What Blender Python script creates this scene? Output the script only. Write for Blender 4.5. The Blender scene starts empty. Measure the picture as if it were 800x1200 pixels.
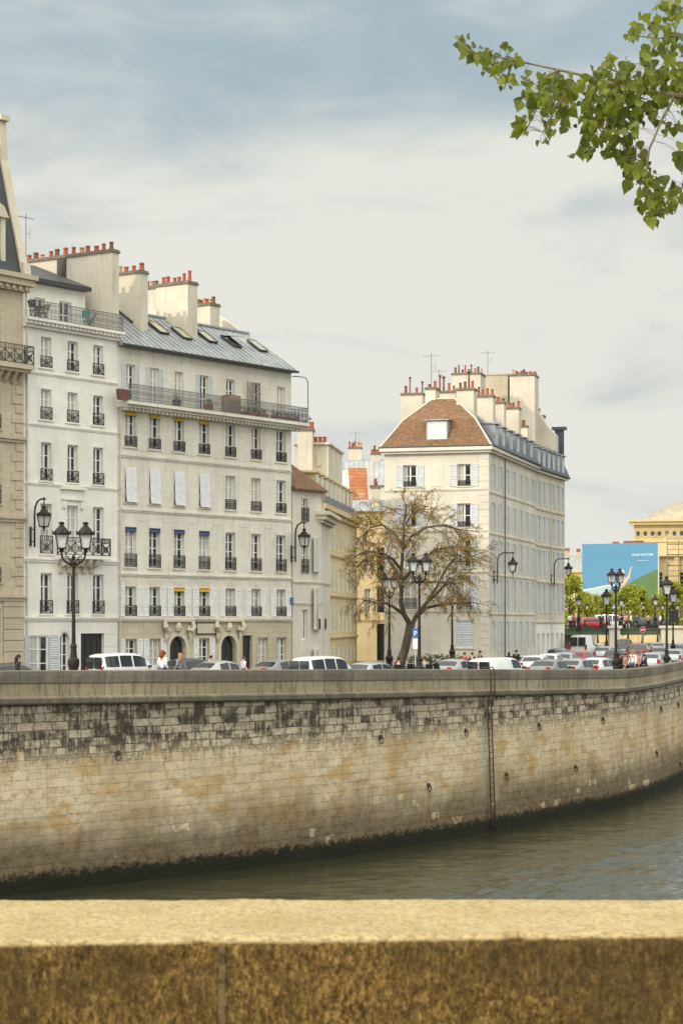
import bpy, bmesh, math, random
from mathutils import Vector, Matrix, noise
R = math.radians
random.seed(7)
SC = bpy.context.scene
COL = SC.collection

# ------------------------------------------------------------------ camera, sky, sun, exposure
EYE = 10.5            # metres above the water
F = 2500.0            # focal length in photo pixels (800 x 1200)
HZ = 727.0            # row of the horizon
cam_d = bpy.data.cameras.new("camera")
cam = bpy.data.objects.new("camera", cam_d)
COL.objects.link(cam)
cam.location = (0, 0, EYE)
cam.rotation_euler = (R(90), 0, 0)
cam_d.sensor_fit = 'AUTO'
cam_d.sensor_width = 36
cam_d.lens = F / 1200 * 36
cam_d.shift_y = (HZ - 600) / 1200
cam_d.clip_start = 0.1
cam_d.clip_end = 6000
cam_d.dof.use_dof = True
cam_d.dof.focus_distance = 90
cam_d.dof.aperture_fstop = 22
SC.camera = cam

SUN_AZ = Vector((-0.80, -0.60))
SUN_EL = R(27)
sx, sy = SUN_AZ.normalized()
SUN_DIR = Vector((sx * math.cos(SUN_EL), sy * math.cos(SUN_EL), math.sin(SUN_EL)))
sun_d = bpy.data.lights.new("sun", 'SUN')
sun_d.energy = 2.0
sun_d.angle = R(1.2)
sun_d.color = (1.0, 0.89, 0.73)
sun = bpy.data.objects.new("sun", sun_d)
COL.objects.link(sun)
sun.location = (-60, -40, 60)
sun.rotation_euler = SUN_DIR.to_track_quat('Z', 'Y').to_euler()

world = bpy.data.worlds.new("World")
SC.world = world
world.use_nodes = True
nt = world.node_tree
nt.nodes.clear()


def N(t, typ, loc=None, **kw):
    n = t.nodes.new(typ)
    for k, v in kw.items():
        setattr(n, k, v)
    return n


def mth(t, op, a, b=None, c=None, clamp=False):
    n = t.nodes.new('ShaderNodeMath')
    n.operation = op
    n.use_clamp = clamp
    for i, v in enumerate((a, b, c)):
        if v is None:
            continue
        if isinstance(v, (int, float)):
            n.inputs[i].default_value = v
        else:
            t.links.new(v, n.inputs[i])
    return n.outputs[0]


def mixc(t, fac, a, b, mode='MIX'):
    n = t.nodes.new('ShaderNodeMix')
    n.data_type = 'RGBA'
    n.blend_type = mode
    n.clamp_factor = True
    for i, v in ((0, fac), (6, a), (7, b)):
        if isinstance(v, (int, float)):
            n.inputs[i].default_value = v
        elif isinstance(v, (tuple, list)):
            n.inputs[i].default_value = (*v[:3], 1)
        else:
            t.links.new(v, n.inputs[i])
    return n.outputs[2]


def ramp(t, fac, stops, interp='LINEAR'):
    n = t.nodes.new('ShaderNodeValToRGB')
    n.color_ramp.interpolation = interp
    e = n.color_ramp.elements
    while len(e) < len(stops):
        e.new(0.5)
    for el, (p, c) in zip(e, stops):
        el.position = p
        if isinstance(c, (int, float)):
            c = (c, c, c)
        el.color = (*c, 1)
    t.links.new(fac, n.inputs[0])
    return n.outputs[0]


def maprange(t, v, a, b, c=0.0, d=1.0, smooth=True):
    n = t.nodes.new('ShaderNodeMapRange')
    n.interpolation_type = 'SMOOTHSTEP' if smooth else 'LINEAR'
    n.inputs[1].default_value = a
    n.inputs[2].default_value = b
    n.inputs[3].default_value = c
    n.inputs[4].default_value = d
    t.links.new(v, n.inputs[0])
    return n.outputs[0]


def tnoise(t, vec, scale, detail=4, rough=0.55, dist=0.0):
    n = t.nodes.new('ShaderNodeTexNoise')
    n.inputs['Scale'].default_value = scale
    n.inputs['Detail'].default_value = detail
    n.inputs['Roughness'].default_value = rough
    n.inputs['Distortion'].default_value = dist
    if vec is not None:
        t.links.new(vec, n.inputs['Vector'])
    return n.outputs[0]


def mapping(t, vec, scale=(1, 1, 1), rot=(0, 0, 0), loc=(0, 0, 0)):
    n = t.nodes.new('ShaderNodeMapping')
    n.inputs['Scale'].default_value = scale
    n.inputs['Rotation'].default_value = rot
    n.inputs['Location'].default_value = loc
    t.links.new(vec, n.inputs['Vector'])
    return n.outputs[0]


def build_sky():
    t = nt
    out = N(t, 'ShaderNodeOutputWorld')
    bg = N(t, 'ShaderNodeBackground')
    bg.inputs['Strength'].default_value = 0.1
    sky = N(t, 'ShaderNodeTexSky', sky_type='NISHITA', sun_disc=False)
    sky.sun_elevation = SUN_EL
    sky.sun_rotation = math.atan2(sx, sy)
    sky.air_density = 1.0
    sky.dust_density = 2.0
    tc = N(t, 'ShaderNodeTexCoord')
    d = tc.outputs['Generated']
    sep = N(t, 'ShaderNodeSeparateXYZ')
    t.links.new(d, sep.inputs[0])
    z = sep.outputs[2]
    # thin cirrus sheets: noise stretched along the horizon, slightly tilted
    v1 = mapping(t, d, (5.0, 5.0, 12.0), (0, R(14), 0), (0.31, 0.0, 0.12))
    n1 = tnoise(t, v1, 1.25, 4, 0.42, 0.5)
    v2 = mapping(t, d, (13.0, 13.0, 34.0), (0, R(16), 0), (1.2, 0, 0))
    n2 = tnoise(t, v2, 1.1, 6, 0.58, 0.8)
    n = mth(t, 'ADD', mth(t, 'MULTIPLY', n1, 0.70), mth(t, 'MULTIPLY', n2, 0.30))
    # the veil is closed low down and opens higher up
    low = maprange(t, z, 0.17, 0.27, 0.36, -0.01)
    high = maprange(t, z, 0.32, 0.55, 0.0, 0.34)  # unseen veil overhead, added as fill light
    m = maprange(t, mth(t, 'ADD', mth(t, 'ADD', n, low), high), 0.40, 0.80)
    # shaded undersides of the sheets
    v3 = mapping(t, d, (4.2, 4.2, 15.0), (0, R(10), 0), (2.4, 0.7, 0.33))
    n3 = maprange(t, tnoise(t, v3, 1.5, 6, 0.52, 0.5), 0.47, 0.70)
    cream = (6.75, 6.75, 6.2)
    grey = (4.5, 4.9, 5.0)
    cloud = mixc(t, mth(t, 'MULTIPLY', n3, 0.75), cream, grey)
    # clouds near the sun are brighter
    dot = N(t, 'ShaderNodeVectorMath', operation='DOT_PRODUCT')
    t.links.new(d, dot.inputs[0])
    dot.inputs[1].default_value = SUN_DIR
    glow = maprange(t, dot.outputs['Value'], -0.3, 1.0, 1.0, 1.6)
    up = maprange(t, z, 0.29, 0.75, 1.0, 1.45)  # sky above the view raised as added fill
    back = maprange(t, sep.outputs[1], 0.75, -0.35, 1.0, 2.0)  # unseen sky behind the camera brightened to fill the facades
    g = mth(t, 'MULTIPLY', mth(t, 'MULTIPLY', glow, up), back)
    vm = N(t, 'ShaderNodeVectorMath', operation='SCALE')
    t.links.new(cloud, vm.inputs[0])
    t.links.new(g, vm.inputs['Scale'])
    blue = mixc(t, 0.88, sky.outputs[0], (3.5, 4.35, 4.75))
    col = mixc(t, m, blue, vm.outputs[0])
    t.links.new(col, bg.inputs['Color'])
    t.links.new(bg.outputs[0], out.inputs['Surface'])


build_sky()
SC.view_settings.view_transform = 'Standard'
SC.view_settings.look = 'None'
SC.view_settings.gamma = 1
SC.view_settings.exposure = 0.24
SC.cycles.use_denoising = True
SC.cycles.use_adaptive_sampling = False
SC.cycles.max_bounces = 6
SC.cycles.diffuse_bounces = 3
SC.cycles.glossy_bounces = 3
SC.cycles.caustics_reflective = False
SC.cycles.caustics_refractive = False


# ------------------------------------------------------------------ measuring helpers
def at(px, py, Y):
    return Vector(((px - 400) / F * Y, Y, EYE - (py - HZ) / F * Y))


def zpx(py, Y):
    return EYE - (py - HZ) / F * Y


def ground(x):
    return 6.98 - 0.23 * min(1.0, max(0.0, (x + 13) / 30))


# ------------------------------------------------------------------ object helpers
def tag(o, label=None, cat=None, group=None, kind=None):
    if label:
        o["label"] = label
    if cat:
        o["category"] = cat
    if group:
        o["group"] = group
    if kind:
        o["kind"] = kind
    return o


def empty(name, loc, rz=0.0, label=None, cat=None, group=None):
    o = bpy.data.objects.new(name, None)
    COL.objects.link(o)
    o.location = loc
    o.rotation_euler = (0, 0, rz)
    o.empty_display_size = 0.3
    return tag(o, label, cat, group)


class MB:
    """collects faces; build() links them as one mesh object"""

    def __init__(s):
        s.v, s.f, s.mi, s.uv, s.sm = [], [], [], None, []
        s.M = None
        s.m = 0
        s.smooth = False

    def av(s, co, uv=None):
        co = Vector(co)
        if s.M is not None:
            co = s.M @ co
        s.v.append(co)
        if uv is not None:
            if s.uv is None:
                s.uv = {}
            s.uv[len(s.v) - 1] = uv
        return len(s.v) - 1

    def face(s, idx):
        s.f.append(tuple(idx))
        s.mi.append(s.m)
        s.sm.append(s.smooth)

    def poly(s, pts):
        s.face([s.av(p) for p in pts])

    def box(s, x0, y0, z0, x1, y1, z1):
        i = [s.av(p) for p in ((x0, y0, z0), (x1, y0, z0), (x1, y1, z0), (x0, y1, z0), (x0, y0, z1), (x1, y0, z1), (x1, y1, z1), (x0, y1, z1))]
        for q in ((0, 3, 2, 1), (4, 5, 6, 7), (0, 1, 5, 4), (1, 2, 6, 5), (2, 3, 7, 6), (3, 0, 4, 7)):
            s.face([i[k] for k in q])

    def hexa(s, p):
        i = [s.av(q) for q in p]
        for q in ((0, 3, 2, 1), (4, 5, 6, 7), (0, 1, 5, 4), (1, 2, 6, 5), (2, 3, 7, 6), (3, 0, 4, 7)):
            s.face([i[k] for k in q])

    def prism(s, pts, y0, y1):
        """outline in x,z extruded in y"""
        n = len(pts)
        a = [s.av((p[0], y0, p[1])) for p in pts]
        b = [s.av((p[0], y1, p[1])) for p in pts]
        s.face(a)
        s.face(b[::-1])
        for k in range(n):
            s.face((a[k], b[k], b[(k + 1) % n], a[(k + 1) % n]))

    def prismx(s, pts, x0, x1):
        """outline in y,z extruded in x"""
        n = len(pts)
        a = [s.av((x0, p[0], p[1])) for p in pts]
        b = [s.av((x1, p[0], p[1])) for p in pts]
        s.face(a[::-1])
        s.face(b)
        for k in range(n):
            s.face((a[k], a[(k + 1) % n], b[(k + 1) % n], b[k]))

    def bar(s, p, q, w, h=None):
        p, q = Vector(p), Vector(q)
        d = (q - p)
        if d.length < 1e-6:
            return
        d.normalize()
        up = Vector((0, 0, 1)) if abs(d.z) < 0.9 else Vector((0, 1, 0))
        a = d.cross(up).normalized() * w * .5
        b = a.cross(d).normalized() * (h or w) * .5
        s.hexa([p - a - b, p + a - b, q + a - b, q - a - b, p - a + b, p + a + b, q + a + b, q - a + b])

    def tube(s, pts, r, n=6, cap=True):
        pts = [Vector(p) for p in pts]
        rs = r if isinstance(r, (list, tuple)) else [r] * len(pts)
        rings = []
        ref = None
        for k, p in enumerate(pts):
            d = (pts[min(k + 1, len(pts) - 1)] - pts[max(k - 1, 0)])
            if d.length < 1e-9:
                d = Vector((0, 0, 1))
            d.normalize()
            if ref is None:
                ref = Vector((1, 0, 0)) if abs(d.x) < 0.8 else Vector((0, 1, 0))
            a = (ref - d * ref.dot(d))
            if a.length < 1e-5:
                a = d.orthogonal()
            a.normalize()
            ref = a
            b = d.cross(a)
            rings.append([s.av(p + (a * math.cos(2 * math.pi * j / n) + b * math.sin(2 * math.pi * j / n)) * rs[k]) for j in range(n)])
        for k in range(len(rings) - 1):
            for j in range(n):
                s.face((rings[k][j], rings[k][(j + 1) % n], rings[k + 1][(j + 1) % n], rings[k + 1][j]))
        if cap:
            s.face(rings[0][::-1])
            s.face(rings[-1])

    def lathe(s, prof, n=12, c=(0, 0, 0)):
        c = Vector(c)
        rings = []
        for r, z in prof:
            rings.append([s.av(c + Vector((r * math.cos(2 * math.pi * j / n), r * math.sin(2 * math.pi * j / n), z))) for j in range(n)])
        for k in range(len(rings) - 1):
            for j in range(n):
                s.face((rings[k][j], rings[k][(j + 1) % n], rings[k + 1][(j + 1) % n], rings[k + 1][j]))
        s.face(rings[0][::-1])
        s.face(rings[-1])

    def mesh(s, name, mats):
        me = bpy.data.meshes.new(name)
        me.from_pydata([tuple(v) for v in s.v], [], s.f)
        for m in (mats if isinstance(mats, (list, tuple)) else [mats]):
            me.materials.append(m)
        me.polygons.foreach_set('material_index', s.mi)
        me.polygons.foreach_set('use_smooth', s.sm)
        if s.uv:
            lay = me.uv_layers.new(name='UVMap')
            for l in me.loops:
                lay.data[l.index].uv = s.uv.get(l.vertex_index, (0, 0))
        me.update()
        return me

    def build(s, name, mats, parent=None, loc=(0, 0, 0), rz=0.0):
        return put(name, s.mesh(name, mats), parent, loc, rz)


def put(name, me, parent=None, loc=(0, 0, 0), rz=0.0):
    o = bpy.data.objects.new(name, me)
    COL.objects.link(o)
    o.location = loc
    o.rotation_euler = (0, 0, rz)
    if parent is not None:
        o.parent = parent
    return o


def text_mesh(cu):
    o = bpy.data.objects.new('tmp', cu)
    COL.objects.link(o)
    me = bpy.data.meshes.new_from_object(o.evaluated_get(bpy.context.evaluated_depsgraph_get()))
    bpy.data.objects.remove(o)
    return me


def copy_tree(o, parent=None):
    c = o.copy()
    COL.objects.link(c)
    if parent is not None:
        c.parent = parent
    for ch in list(o.children):
        copy_tree(ch, c)
    return c


# ------------------------------------------------------------------ materials
def new_mat(name):
    m = bpy.data.materials.new(name)
    m.use_nodes = True
    t = m.node_tree
    b = t.nodes['Principled BSDF']
    return m, t, b


def ocoord(t):
    return N(t, 'ShaderNodeTexCoord').outputs['Object']


def bump(t, b, h, strength=0.3, dist=0.02):
    n = N(t, 'ShaderNodeBump')
    n.inputs['Strength'].default_value = strength
    n.inputs['Distance'].default_value = dist
    t.links.new(h, n.inputs['Height'])
    t.links.new(n.outputs[0], b.inputs['Normal'])


def plain(name, col, rough=0.6, metal=0.0, var=0.12, scale=3.0, spec=0.5, bmp=0.0):
    m, t, b = new_mat(name)
    c = ocoord(t)
    n = tnoise(t, c, scale, 4)
    lo = tuple(x * (1 - var) for x in col)
    hi = tuple(min(1, x * (1 + var)) for x in col)
    t.links.new(ramp(t, n, [(0.3, lo), (0.7, hi)]), b.inputs['Base Color'])
    b.inputs['Roughness'].default_value = rough
    b.inputs['Metallic'].default_value = metal
    b.inputs['Specular IOR Level'].default_value = spec
    if bmp:
        bump(t, b, tnoise(t, c, scale * 8, 3), bmp, 0.01)
    return m


def plaster(name, col, dirt=(0.30, 0.25, 0.18), amount=0.5, joints=None, rough=0.85):
    """limewashed or cut-stone facade with rain streaks, patches and (optionally) fine course joints"""
    m, t, b = new_mat(name)
    c = ocoord(t)
    big = tnoise(t, c, 0.35, 5, 0.6)
    mid = tnoise(t, c, 1.8, 5, 0.65)
    fine = tnoise(t, c, 14, 3, 0.6)
    streak = tnoise(t, mapping(t, c, (5.0, 5.0, 0.28)), 1.0, 5, 0.65)
    lo = tuple(x * 0.80 for x in col)
    hi = tuple(min(0.9, x * 1.07) for x in col)
    base = ramp(t, big, [(0.3, lo), (0.7, hi)])
    base = mixc(t, mth(t, 'MULTIPLY', maprange(t, mid, 0.45, 0.70), 0.36), base, tuple(x * 0.8 for x in col))
    base = mixc(t, mth(t, 'MULTIPLY', maprange(t, streak, 0.52, 0.80), amount), base, dirt)
    base = mixc(t, mth(t, 'MULTIPLY', maprange(t, fine, 0.5, 0.8), 0.10), base, dirt)
    h = fine
    if joints:
        bw, bh, contrast = joints
        # bricks want the facade's own x and z: use object x+y along the wall
        sp = N(t, 'ShaderNodeSeparateXYZ')
        t.links.new(c, sp.inputs[0])
        cb = N(t, 'ShaderNodeCombineXYZ')
        t.links.new(mth(t, 'ADD', sp.outputs[0], sp.outputs[1]), cb.inputs[0])
        t.links.new(sp.outputs[2], cb.inputs[1])
        br = N(t, 'ShaderNodeTexBrick')
        br.inputs['Scale'].default_value = 1.0
        br.inputs['Brick Width'].default_value = bw
        br.inputs['Row Height'].default_value = bh
        br.inputs['Mortar Size'].default_value = 0.012
        br.inputs['Color1'].default_value = (0.35, 0.35, 0.35, 1)
        br.inputs['Color2'].default_value = (0.65, 0.65, 0.65, 1)
        br.inputs['Mortar'].default_value = (0, 0, 0, 1)
        t.links.new(cb.outputs[0], br.inputs['Vector'])
        base = mixc(t, mth(t, 'MULTIPLY', br.outputs['Fac'], contrast), base, tuple(x * 0.45 for x in col))
        base = mixc(t, contrast * 0.5, base, mixc(t, 1.0, base, br.outputs['Color'], 'OVERLAY'))
    t.links.new(base, b.inputs['Base Color'])
    b.inputs['Roughness'].default_value = rough
    b.inputs['Specular IOR Level'].default_value = 0.25
    bump(t, b, h, 0.25, 0.015)
    return m


def glass_mat():
    """old window panes: a dark room behind, some with pale curtains, sky in the gloss"""
    m, t, b = new_mat('window_glass')
    oi = N(t, 'ShaderNodeObjectInfo')
    c = ocoord(t)
    r = oi.outputs['Random']
    sp = N(t, 'ShaderNodeSeparateXYZ')
    t.links.new(c, sp.inputs[0])
    fold = tnoise(t, mapping(t, c, (9, 9, 0.4)), 1.6, 3)
    curtain = ramp(t, fold, [(0.3, (0.30, 0.29, 0.26)), (0.7, (0.58, 0.56, 0.51))])
    ad = N(t, 'ShaderNodeVectorMath', operation='ADD')
    t.links.new(c, ad.inputs[0])
    t.links.new(oi.outputs['Random'], ad.inputs[1])
    dark = ramp(t, tnoise(t, ad.outputs[0], 1.4, 3), [(0.35, (0.010, 0.012, 0.015)), (0.7, (0.06, 0.065, 0.07))])
    # the curtain covers a random band beside one jamb
    edge = mth(t, 'SUBTRACT', mth(t, 'MULTIPLY', r, 1.1), 0.45)
    side = maprange(t, mth(t, 'SUBTRACT', edge, sp.outputs[0]), -0.03, 0.03)
    t.links.new(mixc(t, side, dark, curtain), b.inputs['Base Color'])
    b.inputs['Roughness'].default_value = 0.06
    b.inputs['Specular IOR Level'].default_value = 0.6
    bump(t, b, tnoise(t, ad.outputs[0], 1.2, 2), 0.12, 0.05)
    return m


def metal_roof(name, col, seam=None):
    m, t, b = new_mat(name)
    c = ocoord(t)
    n = tnoise(t, c, 0.9, 5, 0.65)
    s = tnoise(t, mapping(t, c, (3, 3, 0.6)), 1.3, 4)
    base = ramp(t, n, [(0.3, tuple(x * 0.7 for x in col)), (0.72, tuple(min(.9, x * 1.2) for x in col))])
    base = mixc(t, mth(t, 'MULTIPLY', maprange(t, s, 0.55, 0.8), 0.35), base, tuple(x * 0.55 for x in col))
    t.links.new(base, b.inputs['Base Color'])
    b.inputs['Roughness'].default_value = 0.48
    b.inputs['Metallic'].default_value = 0.25
    bump(t, b, n, 0.15, 0.03)
    return m


def tile_roof(name, c1, c2, moss=(0.10, 0.075, 0.04), rows=7.0, groove=0.3):
    m, t, b = new_mat(name)
    c = ocoord(t)
    vo = N(t, 'ShaderNodeTexVoronoi')
    vo.inputs['Scale'].default_value = 5.0
    t.links.new(mapping(t, c, (1.0, 1.0, 2.2)), vo.inputs['Vector'])
    sp = N(t, 'ShaderNodeSeparateColor')
    t.links.new(vo.outputs['Color'], sp.inputs[0])
    base = mixc(t, sp.outputs[0], c1, c2)
    n = tnoise(t, c, 0.8, 5, 0.65)
    base = mixc(t, mth(t, 'MULTIPLY', maprange(t, n, 0.5, 0.75), 0.6), base, moss)
    wv = N(t, 'ShaderNodeTexWave', wave_type='BANDS', bands_direction='Z', wave_profile='SAW')
    wv.inputs['Scale'].default_value = rows * 0.16
    wv.inputs['Distortion'].default_value = 0.6
    wv.inputs['Detail Scale'].default_value = 3
    t.links.new(c, wv.inputs['Vector'])
    base = mixc(t, mth(t, 'MULTIPLY', maprange(t, wv.outputs['Fac'], 0.70, 1.0), groove), base, tuple(x * 0.4 for x in c1))
    t.links.new(base, b.inputs['Base Color'])
    b.inputs['Roughness'].default_value = 0.85
    bump(t, b, wv.outputs['Fac'], 0.5, 0.03)
    return m


def leaf_mat(name, c1, c2, trans=0.35, rough=0.45):
    m, t, b = new_mat(name)
    g = N(t, 'ShaderNodeNewGeometry')
    col = mixc(t, g.outputs['Random Per Island'], c1, c2)
    t.links.new(col, b.inputs['Base Color'])
    b.inputs['Roughness'].default_value = rough
    b.inputs['Specular IOR Level'].default_value = 0.35
    tr = N(t, 'ShaderNodeBsdfTranslucent')
    t.links.new(mixc(t, 0.35, col, (0.45, 0.50, 0.05)), tr.inputs['Color'])
    mx = N(t, 'ShaderNodeMixShader')
    mx.inputs[0].default_value = trans
    t.links.new(b.outputs[0], mx.inputs[1])
    t.links.new(tr.outputs[0], mx.inputs[2])
    t.links.new(mx.outputs[0], t.nodes['Material Output'].inputs['Surface'])
    return m


def bark_mat(name, col):
    m, t, b = new_mat(name)
    c = ocoord(t)
    n = tnoise(t, mapping(t, c, (6, 6, 1.5)), 2.0, 5, 0.7)
    t.links.new(ramp(t, n, [(0.3, tuple(x * .5 for x in col)), (0.7, col)]), b.inputs['Base Color'])
    b.inputs['Roughness'].default_value = 0.9
    bump(t, b, n, 0.6, 0.03)
    return m


def quay_mat(lower=False):
    """river wall: coursed limestone, soot-black upper courses, ochre runs, brown tide band, black weed line.
    UV: u metres along the wall, v height above the water."""
    m, t, b = new_mat('quay_stone')
    uvn = N(t, 'ShaderNodeUVMap')
    uv = uvn.outputs[0]
    sp = N(t, 'ShaderNodeSeparateXYZ')
    t.links.new(uv, sp.inputs[0])
    u, v = sp.outputs[0], sp.outputs[1]
    warp = tnoise(t, uv, 0.35, 3)
    wv = N(t, 'ShaderNodeCombineXYZ')
    t.links.new(mth(t, 'ADD', u, mth(t, 'MULTIPLY', tnoise(t, uv, 1.7, 2), 0.45)), wv.inputs[0])
    t.links.new(mth(t, 'ADD', v, mth(t, 'MULTIPLY', warp, 0.13)), wv.inputs[1])

    def shifted(rh, k):
        # each course starts somewhere else along the wall
        s2 = N(t, 'ShaderNodeSeparateXYZ')
        t.links.new(wv.outputs[0], s2.inputs[0])
        row = mth(t, 'FLOOR', mth(t, 'DIVIDE', s2.outputs[1], rh))
        wn = N(t, 'ShaderNodeTexWhiteNoise', noise_dimensions='1D')
        t.links.new(mth(t, 'ADD', row, k), wn.inputs['W'])
        cb = N(t, 'ShaderNodeCombineXYZ')
        t.links.new(mth(t, 'ADD', s2.outputs[0], mth(t, 'MULTIPLY', wn.outputs['Value'], 1.7)), cb.inputs[0])
        t.links.new(s2.outputs[1], cb.inputs[1])
        return cb.outputs[0]

    def brick(bw, rh, mortar, off, sq, frq, vec):
        n = N(t, 'ShaderNodeTexBrick')
        n.offset = off
        n.squash = sq
        n.squash_frequency = frq
        n.inputs['Scale'].default_value = 1.0
        n.inputs['Brick Width'].default_value = bw
        n.inputs['Row Height'].default_value = rh
        n.inputs['Mortar Size'].default_value = mortar
        n.inputs['Mortar Smooth'].default_value = 0.3
        n.inputs['Color1'].default_value = (0, 0, 0, 1)
        n.inputs['Color2'].default_value = (1, 1, 1, 1)
        n.inputs['Mortar'].default_value = (0.5, 0.5, 0.5, 1)
        t.links.new(vec, n.inputs['Vector'])
        return n
    A = brick(1.05, 0.37, 0.011, 0.43, 0.66, 3, shifted(0.37, 3.3))      # big smooth courses
    A2 = brick(0.78, 0.285, 0.010, 0.31, 0.8, 2, shifted(0.285, 7.1))   # repaired stretches in smaller stone
    B = brick(0.82, 0.33, 0.022, 0.37, 0.72, 2, shifted(0.33, 1.7))      # rough upper courses
    big = tnoise(t, uv, 0.22, 5, 0.6)
    mid = tnoise(t, uv, 0.9, 6, 0.68)
    fine = tnoise(t, uv, 7.0, 5, 0.7)
    runs = tnoise(t, mapping(t, uv, (2.6, 0.16, 1)), 1.0, 5, 0.7)
    runs2 = tnoise(t, mapping(t, uv, (5.5, 0.5, 1), (0, 0, 0), (3, 7, 0)), 1.0, 5, 0.7)
    # clean lower masonry, creamy with ochre patches
    patch = tnoise(t, mapping(t, uv, (0.55, 0.9, 1), (0, 0, 0), (11, 3, 0)), 0.9, 6, 0.62)
    mott = tnoise(t, mapping(t, uv, (1, 1.2, 1), (0, 0, 0), (5, 9, 0)), 2.6, 6, 0.72)
    stone = mixc(t, maprange(t, big, 0.35, 0.65), (0.48, 0.37, 0.215), (0.66, 0.55, 0.375))
    rep = maprange(t, tnoise(t, mapping(t, uv, (1, 1, 1), (0, 0, 0), (31, 17, 0)), 0.33, 3), 0.50, 0.54)
    acol = mixc(t, rep, A.outputs['Color'], A2.outputs['Color'])
    afac = mth(t, 'ADD', mth(t, 'MULTIPLY', A.outputs['Fac'], mth(t, 'SUBTRACT', 1.0, rep)), mth(t, 'MULTIPLY', A2.outputs['Fac'], rep))
    stone = mixc(t, mth(t, 'MULTIPLY', acol, 0.30), stone, (0.68, 0.58, 0.42))
    stone = mixc(t, mth(t, 'MULTIPLY', maprange(t, acol, 0.25, 0.0), 0.22), stone, (0.33, 0.25, 0.15))
    stone = mixc(t, mth(t, 'MULTIPLY', maprange(t, patch, 0.48, 0.63), 0.82), stone, (0.47, 0.295, 0.115))
    stone = mixc(t, mth(t, 'MULTIPLY', maprange(t, runs, 0.55, 0.72), 0.70), stone, (0.38, 0.24, 0.10))
    stone = mixc(t, mth(t, 'MULTIPLY', maprange(t, mott, 0.47, 0.66), 0.66), stone, (0.30, 0.235, 0.15))
    stone = mixc(t, mth(t, 'MULTIPLY', maprange(t, fine, 0.5, 0.8), 0.35), stone, (0.24, 0.19, 0.12))
    jn = mth(t, 'MULTIPLY', afac, maprange(t, mott, 0.44, 0.70, 0.0, 0.26))
    stone = mixc(t, jn, stone, (0.22, 0.165, 0.10))
    # upper rough courses: pale faces showing between soot and black joints
    keep = mth(t, 'ADD', mth(t, 'MULTIPLY', B.outputs['Color'], 0.16), mth(t, 'MULTIPLY', mid, 0.62))
    keep = mth(t, 'ADD', keep, mth(t, 'MULTIPLY', mott, 0.42))
    keep = mth(t, 'ADD', keep, mth(t, 'MULTIPLY', mth(t, 'SUBTRACT', runs2, 0.5), 0.62))
    upg = maprange(t, u, 30.0, 58.0, 0.0, 0.03)
    keepm = maprange(t, mth(t, 'ADD', keep, upg), 0.51, 0.70)
    up = mixc(t, keepm, (0.050, 0.041, 0.030), (0.62, 0.525, 0.38))
    up = mixc(t, mth(t, 'MULTIPLY', maprange(t, fine, 0.42, 0.75), 0.5), up, (0.15, 0.12, 0.08))
    bj = mth(t, 'MULTIPLY', B.outputs['Fac'], maprange(t, mid, 0.35, 0.65, 0.25, 0.75))
    up = mixc(t, bj, up, (0.04, 0.033, 0.024))
    vv = mth(t, 'ADD', v, mth(t, 'MULTIPLY', mth(t, 'SUBTRACT', mid, 0.5), 2.2))
    vv = mth(t, 'ADD', vv, mth(t, 'MULTIPLY', mth(t, 'SUBTRACT', runs2, 0.5), 2.4))
    um = maprange(t, vv, 4.8, 5.6)
    col = mixc(t, um, stone, up)
    # black runs coming down from the cornice
    topd = maprange(t, mth(t, 'ADD', v, mth(t, 'MULTIPLY', runs2, 3.8)), 7.0, 9.0)
    col = mixc(t, mth(t, 'MULTIPLY', topd, 0.50), col, (0.065, 0.053, 0.040))
    # brown tide band then weed
    lv = mth(t, 'ADD', v, mth(t, 'MULTIPLY', mth(t, 'SUBTRACT', mid, 0.5), 2.4))
    lv = mth(t, 'ADD', lv, mth(t, 'MULTIPLY', mth(t, 'SUBTRACT', runs, 0.5), 1.2))
    lv = mth(t, 'ADD', lv, mth(t, 'MULTIPLY', mth(t, 'SUBTRACT', big, 0.5), 1.6))
    tide = maprange(t, lv, 1.1, 3.5, 1.0, 0.0)
    spot = maprange(t, mth(t, 'ADD', A.outputs['Color'], mth(t, 'MULTIPLY', mid, 0.7)), 1.30, 1.36)
    tide = mth(t, 'MULTIPLY', tide, mth(t, 'SUBTRACT', 1.0, mth(t, 'MULTIPLY', spot, 0.75)))
    brown = mixc(t, maprange(t, mott, 0.35, 0.65), (0.065, 0.048, 0.027), (0.17, 0.125, 0.072))
    col = mixc(t, mth(t, 'MULTIPLY', tide, 0.90), col, brown)
    wl = mth(t, 'ADD', v, mth(t, 'MULTIPLY', mth(t, 'SUBTRACT', fine, 0.5), 0.55))
    wl = mth(t, 'ADD', wl, mth(t, 'MULTIPLY', mth(t, 'SUBTRACT', runs2, 0.5), 0.15))
    wl = mth(t, 'ADD', wl, mth(t, 'MULTIPLY', mth(t, 'SUBTRACT', mott, 0.5), 0.9))
    weed = maprange(t, wl, 0.52, 0.95, 1.0, 0.0)
    col = mixc(t, weed, col, mixc(t, fine, (0.006, 0.007, 0.003), (0.022, 0.022, 0.010)))
    # a faint blue-green copper run beside the ladder
    du = maprange(t, mth(t, 'ABSOLUTE', mth(t, 'SUBTRACT', u, LADDER_U - 0.45)), 0.12, 0.32, 1.0, 0.0)
    dv = mth(t, 'MULTIPLY', maprange(t, v, 2.2, 3.4), maprange(t, v, 4.8, 6.0, 1.0, 0.0))
    col = mixc(t, mth(t, 'MULTIPLY', mth(t, 'MULTIPLY', du, dv), 0.5), col, (0.22, 0.36, 0.33))
    t.links.new(col, b.inputs['Base Color'])
    b.inputs['Roughness'].default_value = 0.88
    b.inputs['Specular IOR Level'].default_value = 0.25
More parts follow.
